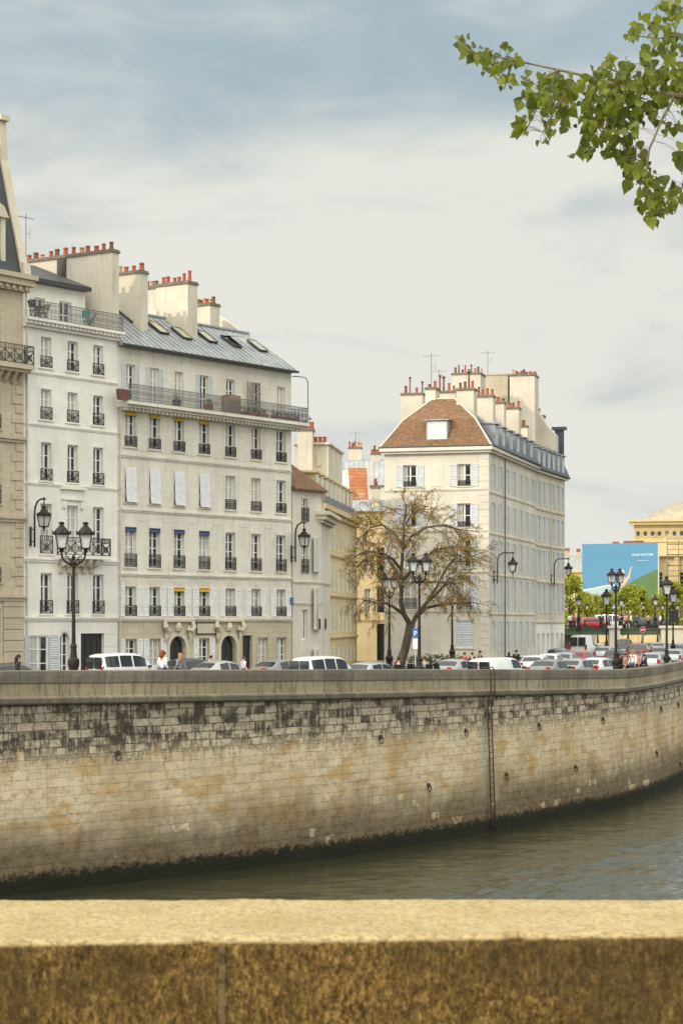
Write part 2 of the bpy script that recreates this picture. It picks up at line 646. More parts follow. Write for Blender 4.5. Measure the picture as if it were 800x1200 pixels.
    ha = mth(t, 'SUBTRACT', mth(t, 'MULTIPLY', fine, 0.35), mth(t, 'MULTIPLY', A.outputs['Fac'], 0.8))
    hb = mth(t, 'SUBTRACT', mth(t, 'ADD', mth(t, 'MULTIPLY', fine, 0.7), mth(t, 'MULTIPLY', B.outputs['Color'], 0.8)), mth(t, 'MULTIPLY', B.outputs['Fac'], 1.6))
    mh = N(t, 'ShaderNodeMix')
    mh.data_type = 'FLOAT'
    t.links.new(um, mh.inputs[0])
    t.links.new(ha, mh.inputs[2])
    t.links.new(hb, mh.inputs[3])
    bump(t, b, mh.outputs[0], 1.0, 0.07)
    return m


def parapet_mat():
    m, t, b = new_mat('quay_parapet_stone')
    uv = N(t, 'ShaderNodeUVMap').outputs[0]
    br = N(t, 'ShaderNodeTexBrick')
    br.offset = 0.0
    br.inputs['Scale'].default_value = 1.0
    br.inputs['Brick Width'].default_value = 2.1
    br.inputs['Row Height'].default_value = 40
    br.inputs['Mortar Size'].default_value = 0.014
    br.inputs['Color1'].default_value = (0, 0, 0, 1)
    br.inputs['Color2'].default_value = (1, 1, 1, 1)
    t.links.new(mapping(t, uv, (1, 1, 1), (0, 0, 0), (0, 11, 0)), br.inputs['Vector'])
    mid = tnoise(t, uv, 0.8, 6, 0.65)
    fine = tnoise(t, uv, 8, 5, 0.7)
    runs = tnoise(t, mapping(t, uv, (3.5, 0.5, 1)), 1.2, 5, 0.7)
    sv = N(t, 'ShaderNodeSeparateXYZ')
    t.links.new(uv, sv.inputs[0])
    band = mth(t, 'MULTIPLY', maprange(t, sv.outputs[1], 8.92, 9.02), maprange(t, sv.outputs[1], 9.46, 9.54, 1.0, 0.0))
    col = mixc(t, br.outputs['Color'], (0.125, 0.108, 0.080), (0.19, 0.165, 0.12))
    col = mixc(t, mth(t, 'MULTIPLY', band, 0.75), col, mixc(t, br.outputs['Color'], (0.33, 0.265, 0.165), (0.44, 0.36, 0.23)))
    col = mixc(t, mth(t, 'MULTIPLY', maprange(t, runs, 0.45, 0.7), 0.8), col, (0.095, 0.080, 0.056))
    col = mixc(t, mth(t, 'MULTIPLY', maprange(t, mid, 0.5, 0.75), 0.6), col, (0.36, 0.30, 0.20))
    col = mixc(t, mth(t, 'MULTIPLY', maprange(t, fine, 0.5, 0.75), 0.5), col, (0.08, 0.07, 0.05))
    col = mixc(t, mth(t, 'MULTIPLY', br.outputs['Fac'], 0.7), col, (0.05, 0.045, 0.035))
    t.links.new(col, b.inputs['Base Color'])
    b.inputs['Roughness'].default_value = 0.9
    bump(t, b, fine, 0.5, 0.04)
    return m


def near_stone():
    """foreground coping: pale yellow top, darker brown face, split by height"""
    m, t, b = new_mat('near_coping_stone')
    c = ocoord(t)
    fine = tnoise(t, c, 34, 6, 0.78)
    grain = tnoise(t, c, 105, 4, 0.75)
    mid = tnoise(t, c, 6, 6, 0.68)
    pits = tnoise(t, mapping(t, c, (1.3, 1.0, 0.75)), 105, 6, 0.85)
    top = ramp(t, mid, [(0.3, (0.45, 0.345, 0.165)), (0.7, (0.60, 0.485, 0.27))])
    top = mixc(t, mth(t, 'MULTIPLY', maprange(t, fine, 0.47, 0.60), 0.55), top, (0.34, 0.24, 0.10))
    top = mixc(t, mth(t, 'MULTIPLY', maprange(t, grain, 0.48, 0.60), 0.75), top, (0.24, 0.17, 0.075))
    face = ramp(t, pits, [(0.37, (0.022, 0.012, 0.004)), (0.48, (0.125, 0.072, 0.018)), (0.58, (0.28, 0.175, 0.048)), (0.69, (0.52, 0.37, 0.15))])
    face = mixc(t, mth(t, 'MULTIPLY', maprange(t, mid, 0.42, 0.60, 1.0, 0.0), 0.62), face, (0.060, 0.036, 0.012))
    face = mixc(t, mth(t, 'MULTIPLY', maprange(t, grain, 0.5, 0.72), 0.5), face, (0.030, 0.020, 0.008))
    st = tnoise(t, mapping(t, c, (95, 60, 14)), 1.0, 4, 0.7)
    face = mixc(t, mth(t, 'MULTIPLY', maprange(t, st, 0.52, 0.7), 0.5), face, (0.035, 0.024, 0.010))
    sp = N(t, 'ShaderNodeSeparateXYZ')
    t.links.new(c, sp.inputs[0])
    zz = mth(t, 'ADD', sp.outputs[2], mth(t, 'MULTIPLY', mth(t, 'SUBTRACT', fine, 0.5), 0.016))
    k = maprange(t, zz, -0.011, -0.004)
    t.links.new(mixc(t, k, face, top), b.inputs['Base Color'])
    b.inputs['Roughness'].default_value = 0.92
    b.inputs['Specular IOR Level'].default_value = 0.2
    h = mth(t, 'ADD', mth(t, 'MULTIPLY', pits, 1.0), mth(t, 'MULTIPLY', grain, 0.4))
    bump(t, b, h, 0.9, 0.006)
    return m


def water_mat():
    m, t, b = new_mat('river_water')
    c = ocoord(t)
    b.inputs['Base Color'].default_value = (0.033, 0.034, 0.017, 1)
    b.inputs['Roughness'].default_value = 0.03
    b.inputs['IOR'].default_value = 1.33
    b.inputs['Specular IOR Level'].default_value = 0.5
    n2 = tnoise(t, c, 5.0, 4, 0.6, 0.5)
    bump(t, b, n2, 0.5, 0.05)
    return m


def car_paint(name, col, metal=0.0):
    m, t, b = new_mat(name)
    c = ocoord(t)
    n = tnoise(t, c, 2.0, 4)
    t.links.new(ramp(t, n, [(0.3, tuple(x * .88 for x in col)), (0.7, col)]), b.inputs['Base Color'])
    b.inputs['Roughness'].default_value = 0.28
    b.inputs['Metallic'].default_value = metal
    b.inputs['Coat Weight'].default_value = 0.5
    b.inputs['Coat Roughness'].default_value = 0.08
    return m


MT = {}
MT['b0'] = plaster('weathered_limestone', (0.53, 0.45, 0.33), (0.20, 0.16, 0.11), 0.5, (0.9, 0.42, 0.2))
MT['b1'] = plaster('white_limewash', (0.80, 0.765, 0.69), (0.40, 0.35, 0.27), 0.45)
MT['b2'] = plaster('cream_stone', (0.73, 0.685, 0.58), (0.31, 0.25, 0.17), 0.65, (1.1, 0.42, 0.16))
MT['b2g'] = plaster('tan_cut_stone', (0.57, 0.49, 0.355), (0.27, 0.21, 0.13), 0.4, (0.95, 0.40, 0.4))
MT['b3'] = plaster('pale_grey_render', (0.66, 0.61, 0.51), (0.33, 0.28, 0.2), 0.4)
MT['b4'] = plaster('ochre_limewash', (0.64, 0.51, 0.29), (0.40, 0.27, 0.12), 0.4)
MT['b5'] = plaster('ivory_render', (0.66, 0.61, 0.515), (0.34, 0.29, 0.21), 0.5, (1.3, 0.5, 0.07))
MT['b6'] = plaster('ivory_stone', (0.61, 0.55, 0.445), (0.34, 0.28, 0.2), 0.45)
MT['chim'] = plaster('chimney_render', (0.63, 0.57, 0.46), (0.28, 0.23, 0.17), 0.6)
MT['trim'] = plaster('carved_trim_stone', (0.63, 0.56, 0.43), (0.26, 0.21, 0.15), 0.5)
MT['far'] = plaster('far_yellow_stone', (0.62, 0.48, 0.25), (0.36, 0.25, 0.12), 0.4)
MT['glass'] = glass_mat()
MT['frame'] = plain('white_window_paint', (0.74, 0.73, 0.69), 0.5)
MT['shut'] = plain('grey_white_shutter_paint', (0.55, 0.57, 0.585), 0.6, var=0.10)
MT['shutw'] = plain('white_shutter_paint', (0.74, 0.73, 0.70), 0.6)
MT['iron'] = plain('black_wrought_iron', (0.018, 0.018, 0.019), 0.5, var=0.3)
MT['rail'] = plain('grey_painted_iron', (0.16, 0.155, 0.15), 0.55, var=0.3)
MT['lampiron'] = plain('bronze_brown_lamp_iron', (0.022, 0.016, 0.015), 0.6, var=0.35, scale=5, spec=.25)
MT['zinc'] = metal_roof('zinc_sheet', (0.34, 0.35, 0.355))
MT['dome'] = metal_roof('tan_dome_sheet', (0.36, 0.31, 0.22))
MT['slate'] = metal_roof('slate_blue_grey', (0.075, 0.086, 0.104))
MT['darkslate'] = metal_roof('dark_slate', (0.055, 0.058, 0.062))
MT['pipe'] = plain('cream_painted_pipe', (0.50, 0.46, 0.38), 0.6)
MT['skyl'] = plain('skylight_glass', (0.34, 0.32, 0.22), 0.12, var=.3)  # yellowish reflection painted into the pane colour
MT['dorm'] = metal_roof('pale_zinc_dormer', (0.30, 0.315, 0.335))
MT['lead'] = plain('dark_lead_flashing', (0.06, 0.06, 0.06), 0.6, 0.2)
MT['tile'] = tile_roof('old_clay_tiles', (0.215, 0.108, 0.048), (0.11, 0.060, 0.030), (0.085, 0.062, 0.035))
MT['tiler'] = tile_roof('orange_clay_tiles', (0.40, 0.15, 0.06), (0.30, 0.10, 0.04), (0.5, 0.32, 0.2), 5.6, 0.85)
MT['pot'] = plain('terracotta_pot', (0.36, 0.085, 0.045), 0.8, var=0.35, scale=1.4)
MT['coping'] = plain('dark_weathered_coping', (0.17, 0.14, 0.105), 0.9, var=.3)
MT['potp'] = plain('pale_clay_pot', (0.45, 0.28, 0.17), 0.85, var=0.35, scale=1.4)
MT['potd'] = plain('sooty_pot', (0.17, 0.075, 0.045), 0.8, var=0.4, scale=1.4)
MT['yellow'] = plain('yellow_awning_cloth', (0.55, 0.38, 0.07), 0.85)
MT['orange'] = plain('amber_awning_cloth', (0.52, 0.30, 0.045), 0.85)
MT['blue'] = plain('navy_awning_cloth', (0.045, 0.065, 0.16), 0.85)
MT['blind'] = plain('white_blind_cloth', (0.66, 0.66, 0.66), 0.85)
MT['doorblk'] = plain('black_green_door_paint', (0.014, 0.017, 0.017), 0.4, var=0.3)
MT['sign'] = plain('blue_enamel', (0.05, 0.13, 0.36), 0.4)
MT['white'] = plain('white_enamel', (0.8, 0.8, 0.78), 0.4, var=0.04)
MT['red'] = plain('red_enamel', (0.5, 0.03, 0.03), 0.4)
MT['asphalt'] = plain('street_asphalt', (0.055, 0.053, 0.05), 0.9, var=0.3, scale=2, bmp=0.3)
MT['pave'] = plain('pavement_stone', (0.26, 0.245, 0.215), 0.9, var=0.2, scale=2, bmp=0.3)
MT['paint'] = plain('road_paint', (0.7, 0.7, 0.66), 0.7)
MT['soil'] = plain('far_bank_ground', (0.2, 0.18, 0.14), 0.9)
MT['rust'] = plain('rusty_iron', (0.055, 0.032, 0.02), 0.85, var=0.5, scale=6)
MT['tyre'] = plain('tyre_rubber', (0.018, 0.018, 0.018), 0.85)
MT['rim'] = plain('alloy_rim', (0.45, 0.45, 0.46), 0.35, 0.8)
MT['cglass'] = plain('tinted_car_glass', (0.018, 0.022, 0.024), 0.04, var=0.3, spec=0.7)
MT['tail'] = plain('red_lamp_lens', (0.45, 0.015, 0.012), 0.2)
MT['head'] = plain('clear_lamp_lens', (0.6, 0.6, 0.6), 0.12)
MT['black'] = plain('black_plastic', (0.02, 0.02, 0.02), 0.6)
MT['lampglass'] = plain('opal_lantern_glass', (0.55, 0.56, 0.54), 0.15, var=0.15, scale=8)
MT['skin'] = plain('skin', (0.50, 0.30, 0.20), 0.6, var=0.08)
MT['bark'] = bark_mat('grey_brown_bark', (0.085, 0.062, 0.042))
MT['barkl'] = bark_mat('pale_twig_bark', (0.26, 0.20, 0.13))
MT['leafn'] = leaf_mat('poplar_leaf', (0.030, 0.048, 0.005), (0.215, 0.245, 0.024), 0.5, 0.35)
MT['leafg'] = leaf_mat('young_golden_leaf', (0.30, 0.17, 0.045), (0.50, 0.32, 0.09), 0.45, 0.7)
MT['leafs'] = leaf_mat('spring_leaf', (0.24, 0.28, 0.02), (0.42, 0.41, 0.05), 0.45, 0.6)
MT['leafd'] = leaf_mat('dark_hedge_leaf', (0.02, 0.03, 0.01), (0.05, 0.06, 0.02), 0.2, 0.6)
MT['wood'] = plain('balcony_wood', (0.30, 0.20, 0.12), 0.7)
MT['teal'] = plain('turquoise_cloth', (0.06, 0.33, 0.32), 0.8)
# ------------------------------------------------------------------ the river wall
def catmull(pts, step=1.0):
    out = []
    P = [Vector(p) for p in pts]
    P = [P[0] * 2 - P[1]] + P + [P[-1] * 2 - P[-2]]
    for i in range(1, len(P) - 2):
        a, b, c, d = P[i - 1:i + 3]
        n = max(2, int((c - b).length / step))
        for k in range(n):
            s = k / n
            out.append(0.5 * ((2 * b) + (c - a) * s + (2 * a - 5 * b + 4 * c - d) * s * s + (3 * b - a - 3 * c + d) * s ** 3))
    out.append(P[-2])
    return out


# x, y, parapet top height: the quay curves away from the viewer and its parapet drops a little
WPTS = [(-34, 62, 8.9), (-23, 71.5, 8.74), (-13.0, 81.3, 8.58), (-6.4, 88, 8.45), (0, 95.1, 8.31), (7.11, 105.8, 8.07), (12.2, 115.0, 7.85),
        (17.0, 124.4, 7.68), (22.7, 141.9, 7.78), (27.5, 162, 7.78), (32, 186, 7.75), (37, 214, 7.75), (42, 246, 7.75)]
WALL = catmull(WPTS, 0.8)
WU = [0.0]
for i in range(1, len(WALL)):
    WU.append(WU[-1] + (WALL[i].xy - WALL[i - 1].xy).length)
WT = [(WALL[min(i + 1, len(WALL) - 1)].xy - WALL[max(i - 1, 0)].xy).normalized() for i in range(len(WALL))]
WN = [Vector((t.y, -t.x)) for t in WT]


def wall_at(px):
    """index (float) where the view ray through photo column px meets the wall"""
    q = (px - 400) / F
    for i in range(len(WALL) - 1):
        a = WALL[i].x - q * WALL[i].y
        b = WALL[i + 1].x - q * WALL[i + 1].y
        if a <= 0 < b:
            return i + a / (a - b)
    return len(WALL) - 2


def wall_pt(fi, off=0.0):
    i = int(fi)
    k = fi - i
    p = WALL[i].lerp(WALL[i + 1], k)
    n = (WN[i].lerp(WN[i + 1], k)).normalized()
    t = (WT[i].lerp(WT[i + 1], k)).normalized()
    return Vector((p.x + n.x * off, p.y + n.y * off)), p.z, n, t, WU[i] + (WU[i + 1] - WU[i]) * k


LADDER_FI = wall_at(570)
LADDER_U = wall_pt(LADDER_FI)[4]


def sweep(mb, prof, rough=0.0, rel=False):
    """prof: list of (offset to river, height function)"""
    rows = []
    for i in range(len(WALL)):
        row = []
        vv = 0.0
        last = None
        for off, hf in prof:
            z = hf(WALL[i].z)
            p = Vector((WALL[i].x + WN[i].x * off, WALL[i].y + WN[i].y * off, z))
            if rough:
                k = noise.noise(Vector((WU[i] * 0.9, z * 1.2, 3.0))) * rough + noise.noise(Vector((WU[i] * 3.1, z * 3.0, 9.0))) * rough * .6
                p.x += WN[i].x * k
                p.y += WN[i].y * k
                if abs(off) < 1:
                    p.z += 0.4 * k
            vv = z if off > -0.2 else z - off
            row.append(mb.av(p, (WU[i], vv - WALL[i].z + 10 if rel else vv)))
        rows.append(row)
    for i in range(len(rows) - 1):
        for j in range(len(prof) - 1):
            mb.face((rows[i][j], rows[i + 1][j], rows[i + 1][j + 1], rows[i][j + 1]))


def build_quay():
    root = empty('quay_wall', (WALL[0].x, WALL[0].y, 0), 0, 'long curving limestone river wall with soot-blackened upper courses', 'wall')
    M = Matrix.Translation((-WALL[0].x, -WALL[0].y, 0))
    mq, mp = quay_mat(), parapet_mat()
    mb = MB()
    mb.M = M
    prof = [(0.26, lambda zt: -2.0)]
    for k in range(19):
        prof.append((0.24 * (1 - k / 18), (lambda kk: (lambda zt: (zt - 1.33) * kk / 18))(k)))
    sweep(mb, prof, 0.035)
    mb.build('wall_face', mq, root)
    mb = MB()
    mb.M = M
    sweep(mb, [(-0.02, lambda z: z - 1.335), (0.10, lambda z: z - 1.33), (0.17, lambda z: z - 1.26), (0.19, lambda z: z - 1.10), (0.16, lambda z: z - 1.04), (0.02, lambda z: z - 1.0)], 0.02, True)
    mb.build('string_course', mp, root)
    mb = MB()
    mb.M = M
    sweep(mb, [(0.02, lambda z: z - 1.02), (0.025, lambda z: z - 0.75), (0.03, lambda z: z - 0.50), (0.075, lambda z: z - 0.48), (0.08, lambda z: z - 0.2), (0.06, lambda z: z - 0.03), (0.02, lambda z: z),
               (-0.22, lambda z: z + 0.01), (-0.43, lambda z: z), (-0.45, lambda z: z - 0.05), (-0.45, lambda z: z - 1.6)], 0.014, True)
    mb.build('parapet', mp, root)
    # iron mooring rings, each hanging from a plate
    ring_px = [(136, 886), (443.5, 867), (543, 859), (498, 923), (589, 910), (629, 852), (704, 845), (670, 901), (765, 884), (772, 832), (792, 827), (792, 897)]
    rm = MB()
    rm.smooth = True
    n = 20
    for j in range(n):
        a0, a1 = 2 * math.pi * j / n, 2 * math.pi * (j + 1) / n
        rm.tube([(0.155 * math.sin(a), -0.06 + 0.02 * math.cos(a), -0.13 + 0.155 * math.cos(a)) for a in (a0, a1)], 0.023, 6, False)
    rme = rm.mesh('mooring_ring', MT['rust'])
    pm = MB()
    pm.prism([(-0.07, -0.09), (0.07, -0.09), (0.09, 0), (0.07, 0.09), (-0.07, 0.09), (-0.09, 0)], -0.05, 0.06)
    pm.tube([(0, -0.04, 0.02), (0, -0.10, 0.01), (0, -0.10, -0.05), (0, -0.03, -0.06)], 0.02, 6)
    pme = pm.mesh('plate', MT['rust'])
    for px, py in ring_px:
        fi = wall_at(px)
        p, zt, nn, tt, u = wall_pt(fi, 0.10)
        z = zpx(py, p.y)
        off = 0.24 * (1 - z / (zt - 1.33))
        p = wall_pt(fi, off + 0.03)[0]
        ang = math.atan2(tt.y, tt.x)
        o = put('mooring_ring', rme, root, (p.x - WALL[0].x, p.y - WALL[0].y, z + 0.12), ang)
        put('plate', pme, o)
    # rusty ladder down to the water
    p, zt, nn, tt, u = wall_pt(LADDER_FI, 0.0)
    ang = math.atan2(tt.y, tt.x)
    lad = empty('quay_ladder', (p.x, p.y, 0.2), ang, 'narrow rusty iron ladder running down the river wall to the water', 'ladder')
    top = zt - 0.2

    def yo(z):
        return -(0.24 * (1 - max(0, z) / (zt - 1.33)) + 0.14) if z < zt - 1.5 else -0.34
    for sx_ in (-0.20, 0.20):
        m = MB()
        m.smooth = True
        zs = [0, 1.5, 3, 4.5, zt - 1.6, zt - 1.2, zt - 0.5]
        pts = [(sx_, yo(z), z - 0.2) for z in zs]
        pts += [(sx_, -0.33, zt - 0.05 - .2), (sx_, -0.22, zt + 0.10 - .2), (sx_, 0.1, zt + 0.10 - .2), (sx_, 0.2, zt - 0.02 - .2)]
        m.tube(pts, 0.032, 6)
        m.build('rail', MT['rust'], lad)
    rg = MB()
    rg.tube([(-0.2, 0, 0), (0.2, 0, 0)], 0.018, 6)
    rge = rg.mesh('rung', MT['rust'])
    z = 0.35
    while z < zt - 0.1:
        put('rung', rge, lad, (0, yo(z), z - 0.2))
        z += 0.30


build_quay()

# ------------------------------------------------------------------ river, street, banks
mb = MB()
def WYX(x):
    for a, b_ in zip(WALL, WALL[1:]):
        if a.x <= x <= b_.x:
            return a.y + (b_.y - a.y) * (x - a.x) / max(1e-6, b_.x - a.x)
    return 300.0


wx0, wx1, wy0, wy1 = -32.0, 60.0, 62.0, 182.0
for q in ([(-1500, -300), (2500, -300), (2500, wy0), (-1500, wy0)], [(-1500, wy1), (2500, wy1), (2500, 3500), (-1500, 3500)],
          [(-1500, wy0), (wx0, wy0), (wx0, wy1), (-1500, wy1)], [(wx1, wy0), (2500, wy0), (2500, wy1), (wx1, wy1)]):
    mb.poly([(a, b_, 0) for a, b_ in q])
mb.smooth = True
nx_, ny_ = 420, 520
WYC = [WYX(wx0 + (wx1 - wx0) * i / nx_) for i in range(nx_ + 1)]
rows = []
for j in range(ny_ + 1):
    y = wy0 + (wy1 - wy0) * j / ny_
    row = []
    for i in range(nx_ + 1):
        x = wx0 + (wx1 - wx0) * i / nx_
        # wind waves running across the stream, rougher out in the current than along the wall
        p = Vector((x * .9 + y * .45, y * .9 - x * .4, 0))
        dw = max(0.0, min(1.0, (WYC[i] - y - 1.0) / 26.0))
        gust = (0.27 + 1.45 * dw * dw * (3 - 2 * dw)) * 0.9 * (0.55 + 0.75 * max(0, noise.noise(Vector((x * .06, y * .05, 4))) + .35))
        h = noise.noise(p * .42) * .10 + noise.noise(p * 1.05 + Vector((7, 3, 1))) * .085 + noise.noise(p * 2.2 + Vector((1, 9, 5))) * .055
        e = min(i, nx_ - i, j, ny_ - j) / 8
        row.append(mb.av((x, y, h * gust * min(1, e))))
    rows.append(row)
for j in range(ny_):
    for i in range(nx_):
        mb.face((rows[j][i], rows[j][i + 1], rows[j + 1][i + 1], rows[j + 1][i]))
tag(mb.build('water', water_mat()), kind='structure')

mb = MB()
rows = []
for i in range(0, len(WALL), 2):
    p = WALL[i]
    n = WN[i]
    a = Vector((p.x - n.x * 0.44, p.y - n.y * 0.44))
    row = []
    for k in (0, 3, 6, 12, 20, 40, 90, 200):
        q = a - Vector((n.x, n.y)) * k
        row.append(mb.av((q.x, q.y, ground(q.x))))
    rows.append(row)
for i in range(len(rows) - 1):
    for j in range(7):
        mb.face((rows[i][j], rows[i][j + 1], rows[i + 1][j + 1], rows[i + 1][j]))
tag(mb.build('street', MT['asphalt']), kind='structure')

# pavement along the river wall, with a kerb
mb = MB()
rows = []
for i in range(0, len(WALL)):
    p, n = WALL[i], WN[i]
    row = []
    for k, dz in ((0.40, 0.13), (2.3, 0.13), (2.45, 0.13), (2.45, -0.1)):
        q = Vector((p.x - n.x * k, p.y - n.y * k))
        row.append(mb.av((q.x, q.y, ground(q.x) + dz)))
    rows.append(row)
for i in range(len(rows) - 1):
    for j in range(3):
        mb.face((rows[i][j], rows[i][j + 1], rows[i + 1][j + 1], rows[i + 1][j]))
tag(mb.build('river_pavement', MT['pave']), kind='structure')

# land behind the street and far bank
mb = MB()
mb.box(-700, 250, 2.0, 60, 700, 6.6)
mb.box(60.01, 305, 2.0, 900, 1500, 6.9)
mb.box(-900, 700.01, 2.0, 60, 1500, 6.9)
tag(mb.build('far_bank_ground', MT['soil']), kind='structure')

# near bank: low quay under the tree and the raised walk the viewer stands on
mb = MB()
mb.box(-60, 3.62, -1, 60, 15, 2.0)
tag(mb.build('near_quay_ground', MT['pave']), kind='structure')
mb = MB()
mb.box(-60, -30, -1, 60, 3.05, 8.92)
tag(mb.build('near_walk_pavement', MT['pave']), kind='structure')


# ------------------------------------------------------------------ foreground parapet
def near_block(name, parent, xa, xb):
    """one coping block, origin at the top of its front edge; rough arris"""
    m = MB()
    m.smooth = True
    nx = int((xb - xa) / 0.006)
    prof = [(-0.002, -1.12), (-0.001, -0.5), (0, -0.3)]
    prof += [(0.0, -0.29 + 0.27 * k / 30) for k in range(31)]
    prof += [(0.001, -0.012), (0.006, -0.004), (0.013, -0.0005)]
    prof += [(0.013 + (1.0 - 0.013) * (k / 26), 0.0) for k in range(1, 25)]
    prof += [(0.985, -0.004), (1.0, -0.02), (1.0, -1.12)]
    cols = []
    for i in range(nx + 1):
        x = xa + (xb - xa) * i / nx
        y0 = 3.10 + 0.085 * x          # the face runs a little askew of the back edge
        y1 = 3.54
        end = min(x - xa, xb - x)
        rd = max(0.0, 0.003 - end) ** 2 * 60
        col = []
        for a, z in prof:
            if a <= 0.02:
                y = y0 + a
            else:
                y = y0 + (y1 - y0) * a
            nz = noise.noise(Vector((x * 9, y * 9, z * 9))) * 0.0035 + noise.noise(Vector((x * 45, y * 45, z * 30))) * 0.0022 + noise.noise(Vector((x * 120, y * 120, z * 90))) * 0.0012
            top = 1 if z > -0.003 else 0
            edge = max(0, 1 - abs(a - 0.004) / 0.03) * (1 if z > -0.05 else 0)
            chip = max(0, noise.noise(Vector((x * 22, 4.2, z * 14))) - 0.12) * 0.028 * edge
            if top:
                col.append(m.av((x, y + chip, z + nz * 0.55 - chip)))
            else:
                col.append(m.av((x, y + nz * 1.6 + chip + rd, z - chip * .6)))
        cols.append(col)
    for i in range(nx):
        for j in range(len(prof) - 1):
            m.face((cols[i][j], cols[i + 1][j], cols[i + 1][j + 1], cols[i][j + 1]))
    m.smooth = False
    m.face(cols[0][::-1])
    m.face(cols[-1])
    return m.build(name, NEAR, parent)


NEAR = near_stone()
par = empty('near_parapet', (0, 0, 10.04), 0, 'rough sunlit stone parapet with darker brown face across the bottom of the view', 'parapet')
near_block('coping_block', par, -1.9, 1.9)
mb = MB()
for k_ in range(90):
    za, zb_ = -0.012 - 1.1 * (k_ + 1) / 90, -0.012 - 1.1 * k_ / 90
    wj = 0.0045 + 0.0035 * noise.noise(Vector((k_ * 1.7, 3, 1)))
    cj = -0.1722 + 0.002 * noise.noise(Vector((k_ * .9, 8, 2)))
    yj = 3.10 + 0.085 * cj - 0.0045
    mb.box(cj - wj, yj + .0012 * noise.noise(Vector((k_ * 3.1, 1, 1))), za + .0005, cj + wj, yj + .03, zb_)
mb.build('mortar_joint', plain('grey_joint_mortar', (0.085, 0.058, 0.022), 0.95, var=0.6, scale=60), par)
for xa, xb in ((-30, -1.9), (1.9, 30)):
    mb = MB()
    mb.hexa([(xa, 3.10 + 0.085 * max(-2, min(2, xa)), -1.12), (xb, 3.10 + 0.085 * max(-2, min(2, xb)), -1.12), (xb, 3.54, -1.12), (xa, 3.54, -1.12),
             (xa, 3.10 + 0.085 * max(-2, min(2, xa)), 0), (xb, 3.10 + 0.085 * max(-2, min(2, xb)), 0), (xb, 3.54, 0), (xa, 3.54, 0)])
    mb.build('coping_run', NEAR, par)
mb = MB()
mb.box(-30, 3.07, -10.5, 30, 3.6, -1.121)
mb.build('retaining_wall', MT['pave'], par)
# ------------------------------------------------------------------ building kit
class Bld:
    """a building: Empty at its left front corner, x along the facade, y into the house, heights given above the water"""

    def __init__(s, name, x, y, ang, zb, label, cat, group=None):
        s.root = empty(name, (x, y, zb), ang, label, cat, group)
        s.x, s.y, s.ang, s.zb = x, y, ang, zb
        s.c, s.s = math.cos(ang), math.sin(ang)
        s.M = Matrix.Translation((0, 0, -zb))

    def mb(s, frame=None):
        m = MB()
        m.M = s.M @ frame if frame is not None else s.M.copy()
        return m

    def t(s, px, v=0.0):
        """local x where the ray through column px meets the plane y=v"""
        q = (px - 400) / F
        ox, oy = s.x - s.s * v, s.y + s.c * v
        return (q * oy - ox) / (s.c - q * s.s)

    def Y(s, x, v=0.0):
        return s.y + x * s.s + v * s.c

    def z(s, px, py, v=0.0):
        return zpx(py, s.Y(s.t(px, v), v))

    def loc(s, px, Y):
        X = (px - 400) / F * Y
        dx, dy = X - s.x, Y - s.y
        return dx * s.c + dy * s.s, -dx * s.s + dy * s.c


class Frame:
    """a wall plane of a building, turned and moved inside the building's own space"""

    def __init__(s, b, x=0.0, y=0.0, ang=0.0):
        s.b, s.x, s.y, s.ang = b, x, y, ang
        s.M = Matrix.Translation((x, y, 0)) @ Matrix.Rotation(ang, 4, 'Z')

    def put(s, name, me, x, y, z, parent=None):
        p = s.M @ Vector((x, y, 0))
        return put(name, me, parent or s.b.root, (p.x, p.y, z - s.b.zb), s.ang)

    def t(s, px, v=0.0):
        b = s.b
        a = b.ang + s.ang
        o = Matrix.Rotation(b.ang, 2) @ Vector((s.x, s.y)) + Vector((b.x, b.y))
        c, sn = math.cos(a), math.sin(a)
        q = (px - 400) / F
        ox, oy = o.x - sn * v, o.y + c * v
        return (q * oy - ox) / (c - q * sn)

    def Y(s, x, v=0.0):
        b = s.b
        a = b.ang + s.ang
        o = Matrix.Rotation(b.ang, 2) @ Vector((s.x, s.y)) + Vector((b.x, b.y))
        return o.y + x * math.sin(a) + v * math.cos(a)

    def z(s, px, py, v=0.0):
        return zpx(py, s.Y(s.t(px, v), v))


def pierced(m, L, z0, z1, holes, depth=0.30, x0=0.0):
    """a wall plane at y=0 with real openings and their reveals"""
    xs = sorted({x0, L} | {h[0] for h in holes} | {h[2] for h in holes})
    zs = sorted({z0, z1} | {h[1] for h in holes} | {h[3] for h in holes})
    xs = [v for v in xs if x0 <= v <= L]
    zs = [v for v in zs if z0 <= v <= z1]
    for i in range(len(xs) - 1):
        for j in range(len(zs) - 1):
            cx, cz = (xs[i] + xs[i + 1]) / 2, (zs[j] + zs[j + 1]) / 2
            if any(h[0] < cx < h[2] and h[1] < cz < h[3] for h in holes):
                continue
            m.poly([(xs[i], 0, zs[j]), (xs[i + 1], 0, zs[j]), (xs[i + 1], 0, zs[j + 1]), (xs[i], 0, zs[j + 1])])
    for a, b, c, d in holes:
        m.poly([(a, 0, b), (a, depth, b), (a, depth, d), (a, 0, d)])
        m.poly([(c, 0, b), (c, 0, d), (c, depth, d), (c, depth, b)])
        m.poly([(a, 0, b), (c, 0, b), (c, depth, b), (a, depth, b)])
        m.poly([(a, 0, d), (a, depth, d), (c, depth, d), (c, 0, d)])


def moulding(m, L0, L1, z, h=0.16, d=0.10, y0=0.0):
    """a small string course: two fillets"""
    m.box(L0, y0 - d, z, L1, y0 + 0.02, z + h * 0.45)
    m.box(L0, y0 - d * 0.55, z - h * 0.5, L1, y0 + 0.015, z - 0.001)


